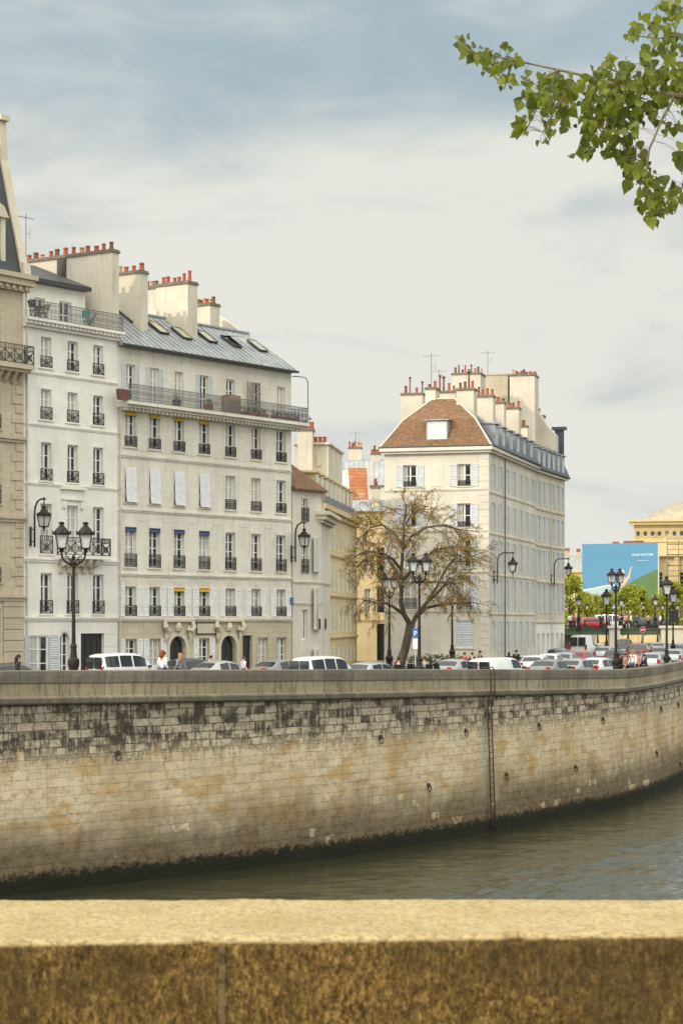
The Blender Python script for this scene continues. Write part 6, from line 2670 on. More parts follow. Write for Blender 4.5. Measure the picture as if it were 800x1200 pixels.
def figure_meshes(pose):
    """standing (0) or mid-stride (1): body, top, trousers, shoes, hair variants; faces +x, 1.70 m"""
    st = .26 if pose else .0
    J = {'pel': (0, 0, .93), 'sp': (0.01, 0, 1.08), 'ch': (0.0, 0, 1.28), 'nb': (-.01, 0, 1.42), 'nk': (0.01, 0, 1.49), 'h1': (.025, 0, 1.57), 'h2': (.02, 0, 1.645)}
    for s, n in ((1, 'l'), (-1, 'r')):
        f = st * s
        J['sh' + n] = (-.01, .175 * s, 1.385)
        J['el' + n] = (-.03 - f * .5, .225 * s, 1.12)
        J['wr' + n] = (.10 - f * .7 + (.05 if pose else .02), .235 * s, .90 + (.05 if f < 0 else 0))
        J['hd' + n] = (.125 - f * .75 + (.05 if pose else .02), .235 * s, .83 + (.05 if f < 0 else 0))
        J['hp' + n] = (0, .09 * s, .88)
        J['kn' + n] = (.03 + f * .55, .10 * s, .49)
        J['an' + n] = (-.02 + f * .95 - (.06 if f < 0 else 0), .105 * s, .10 + (.05 if f < 0 else 0))
        J['to' + n] = (.14 + f * .95 - (.06 if f < 0 else 0), .12 * s, .035)
    rad = {'pel': (.135, .11), 'sp': (.125, .095), 'ch': (.145, .10), 'nb': .07, 'nk': .052, 'h1': (.078, .095), 'h2': (.072, .088), 'sh': .062, 'el': .043, 'wr': .028, 'hd': .034, 'hp': .095, 'kn': .062, 'an': .042, 'to': .038}

    def chain(names_edges, names, grow=0.0, extra=None):
        idx = {n: i for i, n in enumerate(names)}
        rr = []
        for n in names:
            r = rad.get(n) or rad[n[:2]]
            rr.append(tuple(q + grow for q in r) if isinstance(r, tuple) else r + grow)
        return [J[n] for n in names], [(idx[a], idx[c]) for a, c in names_edges], rr
    bn = ['pel', 'sp', 'ch', 'nb', 'nk', 'h1', 'h2'] + [p + n for n in 'lr' for p in ('sh', 'el', 'wr', 'hd', 'hp', 'kn', 'an', 'to')]
    be = [('pel', 'sp'), ('sp', 'ch'), ('ch', 'nb'), ('nb', 'nk'), ('nk', 'h1'), ('h1', 'h2')]
    for n in 'lr':
        be += [('ch', 'sh' + n), ('sh' + n, 'el' + n), ('el' + n, 'wr' + n), ('wr' + n, 'hd' + n), ('pel', 'hp' + n), ('hp' + n, 'kn' + n), ('kn' + n, 'an' + n), ('an' + n, 'to' + n)]
    v, e, r = chain(be, bn)
    # five fingers on each hand, a nose
    for s, n in ((1, 'l'), (-1, 'r')):
        hi = bn.index('hd' + n)
        hx, hy, hz = J['hd' + n]
        for k, (dx, ln) in enumerate(((-.026, .060), (-.009, .074), (.009, .080), (.026, .072))):
            a = len(v)
            v += [(hx + dx, hy, hz - .035), (hx + dx * 1.15 + .004, hy - .006 * s, hz - .035 - ln * .55), (hx + dx * 1.15 + .012, hy - .018 * s, hz - .035 - ln)]
            r += [.010, .009, .0075]
            e += [(hi, a), (a, a + 1), (a + 1, a + 2)]
        a = len(v)
        v += [(hx + .035, hy - .012 * s, hz + .0), (hx + .055, hy - .02 * s, hz - .045)]
        r += [.012, .009]
        e += [(hi, a), (a, a + 1)]
    body = skin_mesh('body', v, e, r)
    tn = ['pel', 'sp', 'ch', 'nb'] + [p + n for n in 'lr' for p in ('sh', 'el', 'wr')]
    te = [('pel', 'sp'), ('sp', 'ch'), ('ch', 'nb')]
    for n in 'lr':
        te += [('ch', 'sh' + n), ('sh' + n, 'el' + n), ('el' + n, 'wr' + n)]
    v, e, r = chain(te, tn, .017)
    r[3] = .066
    top = skin_mesh('top', v, e, r)
    tn = ['pel'] + [p + n for n in 'lr' for p in ('hp', 'kn', 'an')]
    te = []
    for n in 'lr':
        te += [('pel', 'hp' + n), ('hp' + n, 'kn' + n), ('kn' + n, 'an' + n)]
    v, e, r = chain(te, tn, .014)
    tro = skin_mesh('trousers', v, e, r)
    m = MB()
    m.smooth = True
    for n in 'lr':
        ax_, ay_, az_ = J['an' + n]
        tx, ty, tz = J['to' + n]
        m.tube([(ax_ - .07, ay_, az_ - .05), (ax_, ay_, az_ - .035), (tx - .03, ty, tz + .005), (tx + .05, ty, tz)], [.035, .058, .052, .03], 8)
    shoes = m.mesh('shoes', MT['black'])
    hair = {}
    for hn, (gx, gz, drop) in {'short': (.0, .0, 0), 'long': (.0, .0, .30), 'curly': (.06, .05, .12)}.items():
        m = MB()
        m.smooth = True
        cx, cz = .012, 1.635
        rx, ry, rz = .108 + gx, .094 + gx, .098 + gz
        nu, nv = 14, 8
        rings = []
        for iv in range(nv + 1):
            ph = math.pi * .5 - math.pi * .78 * iv / nv
            row = []
            for iu in range(nu):
                th = 2 * math.pi * iu / nu
                front = max(0, math.cos(th))
                p_ = ph + front * .55 * iv / nv * 1.15
                lump = 1 + (.09 * noise.noise(Vector((math.cos(th) * 3, math.sin(th) * 3, p_ * 3))) if hn == 'curly' else .03 * noise.noise(Vector((math.cos(th) * 2, math.sin(th) * 2, p_ * 2))))
                row.append(m.av((cx - .012 + rx * lump * math.cos(p_) * math.cos(th) * (1 if front == 0 else .97), ry * lump * math.cos(p_) * math.sin(th), cz + rz * lump * math.sin(p_) + .012)))
            rings.append(row)
        for a in range(nv):
            for j in range(nu):
                m.face((rings[a][j], rings[a + 1][j], rings[a + 1][(j + 1) % nu], rings[a][(j + 1) % nu]))
        if drop:
            m.tube([(-.05, 0, 1.66), (-.085, 0, 1.56), (-.095, 0, 1.5 - drop * .4), (-.08, 0, 1.52 - drop)], [.07 + gx * .5, .085 + gx * .6, .075 + gx * .4, .02], 9)
        hair[hn] = m.mesh('hair', MT['black'])
    # face: eyes, nose, mouth, ears
    m = MB()
    for s in (-1, 1):
        m.lathe([(.004, -.006), (.012, 0), (.004, .006)], 7, (.113, s * .033, 1.605))
    m.box(.108, -.022, 1.548, .118, .022, 1.555)
    face = m.mesh('face', MT['black'])
    m = MB()
    m.smooth = True
    m.tube([(.108, 0, 1.605), (.128, 0, 1.575), (.112, 0, 1.566)], [.008, .014, .012], 6)
    for s in (-1, 1):
        m.tube([(.01, s * .088, 1.625), (-.002, s * .098, 1.60), (.012, s * .09, 1.568)], [.012, .018, .01], 6)
    nose = m.mesh('nose_and_ears', MT['skin'])
    return dict(body=body, top=top, trousers=tro, shoes=shoes, hair=hair, face=face, nose=nose)


FIG = [figure_meshes(0), figure_meshes(1)]


def person(x, y, ang, label, top, trousers, hairc, hair='short', pose=0, h=1.70, z=None, group=None):
    P = FIG[pose]
    root = empty('person', (x, y, (ground(x) + .13) if z is None else z), ang, label, 'person', group)
    root.scale = (h / 1.70,) * 3

    def add(nm, me, mat):
        o = put(nm, me, root)
        if not o.material_slots:
            me.materials.append(MT['black'])
        o.material_slots[0].link = 'OBJECT'
        o.material_slots[0].material = mat
    add('body', P['body'], MT['skin'])
    add('top', P['top'], cloth(*top))
    add('trousers', P['trousers'], cloth(*trousers))
    add('shoes', P['shoes'], MT['black'])
    add('hair', P['hair'][hair], cloth(*hairc))
    add('face', P['face'], MT['black'])
    add('nose_and_ears', P['nose'], MT['skin'])
    return root


def px_person(px, ytop, Y, ang, label, top, trousers, hairc, hair='short', pose=0, group='people on the quay'):
    X = (px - 400) / F * Y
    g = ground(X) + (.13 if Y < 140 else 0)
    h = zpx(ytop, Y) - g
    h = min(1.88, max(1.5, h))
    return person(X, Y, ang, label, top, trousers, hairc, hair, pose, h, g, group)


NAVY = ('navy_cloth', (0.02, 0.025, 0.05))
BLK = ('black_cloth', (0.012, 0.012, 0.013))
WHT = ('white_cloth', (0.72, 0.71, 0.69))
LIL = ('lilac_white_cloth', (0.58, 0.56, 0.64))
RED = ('red_cloth', (0.42, 0.025, 0.025))
GRYC = ('grey_cloth', (0.22, 0.22, 0.23))
BLU = ('denim_cloth', (0.05, 0.08, 0.16))
PNK = ('pink_cloth', (0.55, 0.26, 0.25))
HB = ('black_hair', (0.012, 0.010, 0.009))
HR = ('red_brown_hair', (0.20, 0.045, 0.018))
HBL = ('ginger_blond_hair', (0.36, 0.17, 0.06))
HBR = ('brown_hair', (0.06, 0.032, 0.018))
px_person(22, 768, 96.0, R(20), 'person with long dark hair in dark clothes at the left end of the wall', BLK, NAVY, HB, 'long')
px_person(190.5, 764, 108.0, R(60), 'person with big curly red hair in a white top', WHT, BLU, HR, 'curly', 0)
px_person(211, 766, 110, R(140), 'person with long ginger hair before the left arched door', GRYC, BLU, HBL, 'long')
px_person(247.5, 769, 116, R(50), 'person with short black hair in a white top', WHT, BLK, HB, 'short')
px_person(285.5, 770, 114, R(30), 'person with dark hair in a pale lilac shirt by the right arched door', LIL, BLU, HBR, 'short')
px_person(544, 765, 131, R(40), 'person in a red top left of the dark pair under the ivory house', RED, BLU, HBR, 'short', 1)
px_person(553, 765, 133, R(60), 'person in black between the red top and the taller dark figure', BLK, BLK, HB, 'short')
px_person(562, 763, 136, R(200), 'person in dark grey right of the one in black', ('dark_grey_cloth', (.05, .05, .055)), BLK, HB, 'short', 1)
px_person(596, 766, 138, R(80), 'person with long dark hair walking beside a taller dark figure', NAVY, BLK, HB, 'long', 1)
px_person(604.5, 762, 138.5, R(80), 'tall person in black seen above the white van', BLK, BLK, HB, 'short', 1)
px_person(467, 771, 109.5, R(70), 'person in dark clothes at the foot of the bare tree', BLK, NAVY, HB, 'short')
px_person(497, 770, 112.5, R(100), 'person in a grey coat beside the tall lamp near the tree', GRYC, BLK, HBR, 'short')
px_person(725, 766, 126.9, R(30), 'person in black leftmost of the group at the lyre lamp', BLK, BLK, HB, 'long')
px_person(732, 766, 128.0, R(200), 'person in tan jacket second in the group at the lyre lamp', ('tan_cloth', (.30, .18, .09)), BLK, HB, 'short')
px_person(741, 762, 130.6, R(230), 'person with ginger hair in a white top in the group at the lyre lamp', WHT, BLU, HBL, 'long')
px_person(747, 764, 131.5, R(210), 'person in a pale pink top in the group at the lyre lamp', PNK, BLK, HBR, 'short')
px_person(754, 767, 133.0, R(40), 'person in navy rightmost of the group at the lyre lamp', NAVY, NAVY, HB, 'short')
k = 0
for px, yt, Y, tp, hr, lb in ((672, 719, 244, RED, HB, 'person in bright red on the left end of the bridge'), (668, 722, 244.5, WHT, HB, 'person in white left of the red figure on the bridge'), (704, 722, 244.5, NAVY, HB, 'person in navy on the bridge right of the red car'),
                              (712, 722, 245, GRYC, HB, 'person in grey on the bridge above the stone pier'), (726, 723, 244.5, BLK, HB, 'person in black on the bridge below the middle bridge lamp'), (733, 722, 245, PNK, HBR, 'person in pink on the bridge right of the middle lamp'),
                              (739, 722, 244.5, WHT, HB, 'person in white on the bridge right of the one in pink'), (746, 723, 245, BLU, HB, 'person in denim blue on the bridge before the far trees'), (759, 722, 244.5, ('tan_cloth', (.30, .18, .09)), HB, 'person in tan on the bridge near the dark car'),
                              (773, 723, 245, LIL, HBR, 'person in lilac on the bridge left of the tall parapet lamp'), (785, 722, 244.5, BLK, HBL, 'fair haired person in black on the bridge by the right edge')):
    px_person(px, yt, Y, R(k * 57 % 360), lb, tp, BLK, hr, 'short', k % 2, 'people crossing the bridge')
    o = COL.objects[-1]
    k += 1
for o in COL.objects:
    if o.get('group') == 'people crossing the bridge':
        o.location.z = 9.4
# ================================================================== trees
def leaf_quad(m, p, d, w, l, fold=.15):
    """a small folded leaf hanging along d"""
    d = d.normalized()
    s = d.orthogonal().normalized()
    s = Matrix.Rotation(random.uniform(0, 6.28), 3, d) @ s
    n = d.cross(s)
    a = m.av(p)
    b_ = m.av(p + d * l * .5 + s * w * .5 + n * w * fold)
    c = m.av(p + d * l)
    e = m.av(p + d * l * .5 - s * w * .5 + n * w * fold)
    m.face((a, b_, c))
    m.face((a, c, e))


def grow(m, lm, p, d, length, r, depth, rnd, droop, leaf, spread=.6, kids=(5, 6, 5), up=0.0):
    """a bent branch with side shoots; leaf = (chance, width, length, min depth)"""
    n = 5
    pts = [p.copy()]
    dirs = [d.normalized()]
    cur = d.normalized()
    for k in range(n):
        cur = (cur + Vector((rnd.uniform(-1, 1), rnd.uniform(-1, 1), rnd.uniform(-1, 1))) * .22 + Vector((0, 0, up - droop * (k + 1) / n))).normalized()
        pts.append(pts[-1] + cur * length / n)
        dirs.append(cur.copy())
    m.tube(pts, [max(.0075, r * (1 - .62 * k / n)) for k in range(n + 1)], 5 if r > .02 else 3, False)
    if depth > 0:
        nk = kids[-depth]
        for k in range(nk):
            f = .25 + .75 * (k + rnd.random()) / nk
            i = min(n - 1, int(f * n))
            q = pts[i].lerp(pts[i + 1], f * n - i)
            ax = Vector((rnd.uniform(-1, 1), rnd.uniform(-1, 1), rnd.uniform(-1, 1)))
            nd = (dirs[i] + (ax - dirs[i] * ax.dot(dirs[i])).normalized() * spread * rnd.uniform(.6, 1.5)).normalized()
            grow(m, lm, q, nd, length * rnd.uniform(.38, .62), r * .42, depth - 1, rnd, droop * 1.25, leaf, spread, kids, up)
    if depth <= leaf[3]:
        for k in range(1, n + 1):
            if rnd.random() < leaf[0]:
                for _ in range(leaf[4]):
                    q = pts[k] + Vector((rnd.gauss(0, .04), rnd.gauss(0, .04), rnd.gauss(0, .04)))
                    leaf_quad(lm, q, Vector((rnd.uniform(-.7, .7), rnd.uniform(-.7, .7), -1 + rnd.uniform(0, .6))), leaf[1] * rnd.uniform(.6, 1.2), leaf[2] * rnd.uniform(.6, 1.3))


def bare_tree():
    Y = 122.0
    base = at(466, 0, Y)
    g = ground(base.x)
    root = empty('street_tree', (base.x, base.y, g), 0, 'spreading, nearly bare tree with drooping twigs and sparse golden young leaves', 'tree')

    def P(px, py, dy=0.0):
        q = at(px, py, Y + dy)
        q.y = Y + dy
        return Vector((q.x - base.x, dy, q.z - g))
    m, lm = MB(), MB()
    m.smooth = True
    rnd = random.Random(11)
    trunk = [Vector((-.05, 0, 0)), P(467, 783), P(474, 762), P(478, 745), P(481, 731)]
    tm = MB()
    tm.smooth = True
    tm.tube(trunk, [.42, .29, .24, .235, .26], 10)
    tm.build('trunk', MT['bark'], root)
    limbs = [  # points, radius, droop, children
        ([P(481, 733), P(473, 720, -.3), P(469, 706, -.6), P(470, 690, -.8), P(470, 668, -1.0), P(472, 640, -.9), P(473, 612, -.6), P(476, 592, -.4)], .20, -.02),
        ([P(482, 734), P(487, 722, .3), P(497, 709, .6), P(510, 697, .9), P(521, 686, 1.0), P(527, 676, 1.0)], .17, .05),
        ([P(488, 722, .2), P(500, 712, .2), P(518, 708, .3), P(535, 706, .5), P(552, 706, .8)], .13, .15),
        ([P(473, 720, -.3), P(462, 712, -.8), P(450, 706, -1.4), P(438, 706, -1.8), P(425, 703, -2.2)], .12, .25),
        ([P(470, 690, -.8), P(465, 672, -.3), P(455, 655, .3), P(441, 650, .9), P(425, 658, 1.4), P(410, 672, 1.6)], .13, .30),
        ([P(470, 668, -1.0), P(460, 655, -1.5), P(446, 648, -2.0), P(430, 646, -2.4), P(415, 652, -2.8)], .11, .28),
        ([P(470, 684, -.8), P(482, 668, -.6), P(497, 655, -.4), P(508, 645, 0), P(530, 640, .4), P(547, 646, .7)], .12, .22),
        ([P(472, 645, -.9), P(482, 628, -1.2), P(500, 618, -1.5), P(522, 615, -1.8), P(540, 622, -2.0)], .10, .22),
        ([P(472, 640, -.9), P(462, 625, -.4), P(448, 615, 0), P(434, 618, .5), P(424, 630, .8)], .10, .25),
        ([P(497, 709, .6), P(510, 690, 1.5), P(524, 664, 2.0), P(536, 650, 2.2), P(548, 655, 2.4)], .09, .2),
        ([P(473, 618, -.6), P(480, 606, 0), P(488, 598, .6), P(497, 600, 1.0)], .07, .15),
        ([P(482, 682, -.7), P(500, 682, -1.2), P(522, 682, -1.6), P(535, 684, -1.8)], .08, .15),
    ]
    for pts, r, droop in limbs:
        n = len(pts)
        m.tube(pts, [r * .78 * (1 - .72 * k / (n - 1)) + .010 for k in range(n)], 7, False)
        L = sum((pts[k + 1] - pts[k]).length for k in range(n - 1))
        tot = int(4 + L * 2.1)
        for k in range(tot):
            f = (.28 + .72 * (k + rnd.random()) / tot) * (n - 1)
            i = min(n - 2, int(f))
            q = pts[i].lerp(pts[i + 1], f - i)
            d0 = (pts[i + 1] - pts[i]).normalized()
            ax = Vector((rnd.uniform(-1, 1), rnd.uniform(-1, 1), rnd.uniform(-.6, 1)))
            nd = (d0 * .5 + ax.normalized() * .8).normalized()
            left = q.x < -.8
            dens = (.14 if left else .26, .050, .11, 1, 2 if q.z < 5.5 else 4)
            grow(m, lm, q, nd, rnd.uniform(.9, 1.75), .026, 2, rnd, (droop * 1.5 + (.22 if left else .10)) * (1 if q.z < 6 else .35), dens, .8, (6, 6, 5) if left else (5, 5, 4))
    m.build('branches', MT['bark'], root)
    lm.build('leaves', MT['leafg'], root)


bare_tree()


def crown_tree_meshes(seed, h=9.5, w=6.5, nl=3600):
    rnd = random.Random(seed)
    tm, lm = MB(), MB()
    tm.smooth = True
    tm.tube([(0, 0, 0), (.1, 0, h * .2), (-.05, .1, h * .42), (0, 0, h * .7)], [.22, .17, .13, .05], 7)
    for k in range(7):
        a = k * 2.4
        z = h * (.28 + .06 * k)
        tm.tube([(0, 0, z), (math.cos(a) * w * .2, math.sin(a) * w * .2, z + h * .12), (math.cos(a) * w * .36, math.sin(a) * w * .36, z + h * .2)], [.08, .05, .02], 5)
    cl = []
    for k in range(34):
        a = rnd.uniform(0, 6.28)
        z = rnd.uniform(.25, 1.0)
        rr = w * .5 * math.sin(math.pi * min(1, .15 + z * .8)) ** .7 * rnd.uniform(.3, 1)
        cl.append((Vector((math.cos(a) * rr, math.sin(a) * rr, h * z)), rnd.uniform(.55, 1.15)))
    for k in range(nl):
        c, r = rnd.choice(cl)
        v = Vector((rnd.gauss(0, 1), rnd.gauss(0, 1), rnd.gauss(0, .8)))
        v = v.normalized() * r * rnd.uniform(.3, 1.05)
        leaf_quad(lm, c + v, Vector((rnd.uniform(-1, 1), rnd.uniform(-1, 1), rnd.uniform(-1, .4))), rnd.uniform(.22, .42), rnd.uniform(.28, .55), .2)
    return tm.mesh('trunk', MT['bark']), lm.mesh('crown', MT['leafs'])


TV = [crown_tree_meshes(s) for s in (3, 5, 8)]
for k, (px, Y, ytop, lb) in enumerate(((667, 318, 676, 'bright spring-green tree nearest the curved ivory house'), (684, 326, 694, 'low spring-green tree under the left bottom corner of the billboard'), (700, 332, 697, 'spring-green tree under the left half of the billboard'),
                                       (716, 322, 695, 'spring-green tree right behind the lyre lamp'), (735, 318, 686, 'taller spring-green tree under the right half of the billboard'), (752, 325, 689, 'spring-green tree under the right bottom corner of the billboard'),
                                       (770, 335, 697, 'low spring-green tree before the yellow pier beside the billboard'), (790, 316, 682, 'spring-green tree below the scaffolding'), (812, 322, 680, 'spring-green tree cut by the right edge'))):
    X = (px - 400) / F * Y
    h = zpx(ytop, Y) - 6.9
    tr, cr = TV[k % 3]
    root = empty('spring_tree', (X, Y, 6.9), k * 1.3, lb, 'tree', 'spring-green trees beyond the bridge')
    root.scale = (h / 9.5 * .95, h / 9.5 * .95, h / 9.8)
    put('trunk', tr, root)
    put('crown', cr, root)

# dark clipped hedge by the ivory house
p = at(512, 0, 150)
root = empty('hedge', (p.x, p.y, ground(p.x)), R(-10), 'low dark green hedge at the foot of the ivory corner house', 'hedge')
lm, sm = MB(), MB()
rnd = random.Random(4)
for k in range(900):
    q = Vector((rnd.uniform(-2.0, 2.0), rnd.uniform(-.6, .6), rnd.uniform(.15, 1.25)))
    q.z *= 1 - .12 * (abs(q.x) / 2) ** 4 + .06 * noise.noise(q * 2)
    leaf_quad(lm, q, Vector((rnd.uniform(-1, 1), rnd.uniform(-1, 1), rnd.uniform(-1, .6))), .12, .2)
for k in range(14):
    q = Vector((-1.9 + k * .29, rnd.uniform(-.4, .4), 0))
    sm.tube([q, q + Vector((rnd.uniform(-.2, .2), rnd.uniform(-.2, .2), 1.0))], [.04, .012], 5)
sm.build('stems', MT['bark'], root)
lm.build('leaves', MT['leafd'], root)


# ------------------------------------------------------------------ the near poplar whose leafy branch hangs in from the right
def poplar():
    YB = 8.3
    root = empty('poplar_tree', (4.6, 9.2, 2.0), 0, 'leafy poplar branch of green heart-shaped leaves hanging in at the upper right', 'tree')
    o = Vector((4.6, 9.2, 2.0))

    def P(px, py, dy=0.0):
        q = at(px, py, YB + dy)
        return Vector((q.x, YB + dy, q.z)) - o
    tm = MB()
    tm.smooth = True
    tm.tube([(0, 0, 0), (.05, 0, 3), (-.1, .1, 6.5), (0, 0, 10), (.2, .1, 14)], [.42, .33, .28, .22, .10], 12)
    tm.build('trunk', MT['bark'], root)
    bm = MB()
    bm.smooth = True
    main = [Vector((-.08, .08, 7.6)), P(1300, 60, .5), P(980, 90, .15), P(860, 118, 0), P(790, 112, -.05), P(740, 106, 0), P(692, 90, .02), P(655, 82, .03), P(600, 70, 0), P(560, 62, -.03), P(538, 58, -.03)]
    bm.tube(main, [.10, .07, .035, .018, .012, .0085, .006, .0048, .0036, .0025, .0016], 7, False)
    tw = [
        [P(860, 118, 0), P(835, 60, .1), P(800, 40, .1), P(770, 45, .12), P(745, 42, .1)],
        [P(900, 110, .05), P(840, 30, .1), P(800, 10, .1), P(775, -5, .12)],
        [P(790, 112, -.05), P(775, 140, -.1), P(760, 175, -.12), P(755, 215, -.1), P(762, 250, -.1)],
        [P(740, 106, 0), P(722, 130, .05), P(705, 155, .1), P(690, 188, .1)],
        [P(800, 112, 0), P(815, 150, .1), P(805, 190, .1), P(795, 235, .05), P(790, 250, .05)],
        [P(692, 90, .02), P(670, 104, -.05), P(652, 125, -.08), P(636, 155, -.1)],
        [P(655, 82, .03), P(640, 100, .08), P(622, 140, .1), P(612, 160, .1)],
        [P(600, 70, 0), P(596, 85, .02), P(590, 105, .02)],
        [P(560, 62, -.03), P(572, 80, 0), P(585, 98, 0)],
        [P(740, 106, 0), P(725, 85, -.05), P(708, 78, -.05)],
        [P(655, 82, .03), P(640, 88, .0), P(634, 96, .0)],
        [P(740, 106, 0), P(745, 130, .1), P(728, 165, .1), P(735, 190, .1)],
        [P(770, 45, .12), P(762, 62, .12), P(756, 70, .1)],
        [P(980, 90, .15), P(950, 70, .15), P(900, 60, .1), P(870, 80, .1)],
        [P(1010, 88, .17), P(960, 130, .2), P(905, 145, .2)],
        [P(1180, 75, .35), P(1120, 110, .3), P(1060, 125, .3), P(1010, 130, .25)],
        [P(1200, 72, .4), P(1140, 50, .35), P(1080, 50, .3)],
        [P(1320, 60, .55), P(1260, 95, .5), P(1220, 60, .5)],
    ]
    for t_ in tw:
        n = len(t_)
        bm.tube(t_, [.0055 * (1 - .75 * k / (n - 1)) + .0008 for k in range(n)], 5, False)
    lm = MB()
    lm.smooth = False
    rnd = random.Random(21)
    segs = []
    for t_ in [main[4:]] + tw:
        for a, c in zip(t_, t_[1:]):
            segs.append((a, c))
    LIGHT = Vector((-.5, -.45, .74))

    def leaf(p, size):
        """heart-shaped poplar leaf on a thin stalk, blade folded along its midrib"""
        # blade hangs tip-down, turned by chance
        tip = Vector((rnd.gauss(0, .42), rnd.gauss(0, .42), -1)).normalized()
        if rnd.random() < .22:
            tip = Vector((rnd.uniform(-1, 1), rnd.uniform(-1, 1), rnd.uniform(-.5, .25))).normalized()
        nrm = Vector((rnd.gauss(0, .8), -1 + rnd.gauss(0, .5), .35 + rnd.gauss(0, .5)))
        nrm = (nrm - tip * nrm.dot(tip)).normalized()
        sd = tip.cross(nrm)
        # nearest twig point
        best = None
        for a, c in segs:
            ac = c - a
            f = max(0, min(1, (p - a).dot(ac) / ac.length_squared))
            q = a + ac * f
            d_ = (q - p).length
            if best is None or d_ < best[0]:
                best = (d_, q)
        q = best[1]
        if best[0] < .11:
            mid = (p + q) / 2 + Vector((0, 0, .008))
            bm.tube([q, mid, p], [.0011, .0009, .0008], 3, False)
        half = [(0, .0), (.20, -.07), (.38, .0), (.48, .17), (.46, .36), (.35, .58), (.18, .80), (.06, .98), (0, 1.12)]
        fold = rnd.uniform(.06, .30)
        curl = rnd.uniform(-.3, .45)
        mids = []
        for w, l in half:
            mids.append(p + tip * l * size + nrm * curl * size * (l - .3) ** 2)
        ci = [lm.av(q_) for q_ in mids]
        for s in (-1, 1):
            ei = []
            for k, (w, l) in enumerate(half):
                if k in (0, len(half) - 1):
                    ei.append(ci[k])
                else:
                    ei.append(lm.av(mids[k] + sd * s * w * size + nrm * (fold * w + .04 * math.sin(l * 9)) * size))
            for k in range(len(half) - 1):
                ids = []
                for i_ in (ci[k], ci[k + 1], ei[k + 1], ei[k]):
                    if i_ not in ids:
                        ids.append(i_)
                if len(ids) >= 3:
                    lm.face(ids if s > 0 else ids[::-1])

    blobs = [(544, 58, 13, 10, 10), (568, 68, 16, 12, 15), (580, 84, 15, 14, 16), (592, 103, 8, 8, 6), (604, 74, 9, 8, 7), (592, 56, 5, 6, 2),
             (611, 152, 10, 18, 13), (628, 118, 20, 18, 24), (648, 125, 22, 20, 28), (664, 106, 18, 16, 20), (652, 150, 16, 10, 12), (634, 172, 4, 6, 3), (640, 96, 16, 7, 8),
             (690, 105, 18, 16, 20), (708, 92, 16, 14, 14), (718, 112, 24, 20, 34), (742, 100, 22, 16, 30), (770, 92, 24, 16, 30), (792, 98, 14, 20, 20), (700, 132, 22, 18, 28), (722, 140, 22, 16, 26), (748, 128, 22, 16, 24),
             (775, 118, 18, 10, 12), (720, 168, 24, 16, 30), (742, 190, 22, 20, 32), (752, 214, 20, 16, 26), (766, 240, 18, 14, 22), (760, 258, 10, 8, 7), (790, 234, 14, 12, 12), (684, 186, 9, 13, 9), (692, 165, 10, 10, 6),
             (712, 76, 8, 9, 8), (734, 80, 8, 8, 6), (742, 44, 9, 14, 10), (768, 36, 18, 16, 16), (790, 22, 14, 14, 14), (795, 50, 12, 14, 10), (778, 60, 12, 10, 8), (756, 62, 5, 10, 5), (762, 80, 10, 8, 6),
             (795, 182, 7, 10, 7), (782, 152, 14, 8, 8), (800, 128, 10, 12, 8), (778, 14, 10, 8, 6), (830, 60, 30, 40, 40), (835, 120, 30, 30, 40), (825, 200, 22, 40, 30), (690, 146, 14, 14, 12), (735, 155, 18, 12, 14),
             (880, 80, 36, 30, 36), (900, 140, 36, 30, 34), (950, 70, 40, 34, 40), (1010, 120, 44, 30, 40), (1070, 60, 44, 34, 40), (1140, 110, 46, 36, 40), (1220, 50, 50, 34, 40), (1290, 100, 50, 40, 40)]
    for cx, cy, rx, ry, n in blobs:
        for _ in range(int(n * 1.6)):
            px = rnd.gauss(cx, rx * .52)
            py = rnd.gauss(cy - 6, ry * .52)
            dy = rnd.uniform(-.22, .24)
            leaf(P(px, py, dy), rnd.choice((.020, .027, .034, .040, .047)) * rnd.uniform(.85, 1.1))
    bm.build('branch', MT['barkl'], root)
    lm.build('leaves', MT['leafn'], root)


poplar()

# ================================================================== things on the balconies
B2R = BL['long_cream_house']


def on_b2(t_, v, z):
    c, s = math.cos(QANG), math.sin(QANG)
    return (P0.x + c * t_ - s * v, P0.y + s * t_ + c * v, z)


def planter(t_, L, label, h=.28, leafy=True, name='planter_box', mat='pot'):
    root = empty(name, on_b2(t_, -.70, 23.34), QANG, label, 'planter', 'planters on the long balcony')
    m = MB()
    m.hexa([(-L / 2, -.11, 0), (L / 2, -.11, 0), (L / 2, .11, 0), (-L / 2, .11, 0), (-L / 2 - .03, -.14, h), (L / 2 + .03, -.14, h), (L / 2 + .03, .14, h), (-L / 2 - .03, .14, h)])
    m.build('trough', MT[mat], root)
    if leafy:
        m = MB()
        for _ in range(int(90 * L) + 40):
            leaf_quad(m, Vector((random.uniform(-L / 2, L / 2), random.uniform(-.12, .12), h + random.uniform(0, .3))), Vector((random.uniform(-1, 1), random.uniform(-1, 1), random.uniform(-.5, 1))), .06, .11)
        m.build('foliage', MT['leafd'], root)
    return root


lc = 'long_cream_house'
_b2 = shell_of(lc)


def t2(px):
    return Frame(_b2).t(px, -.7)


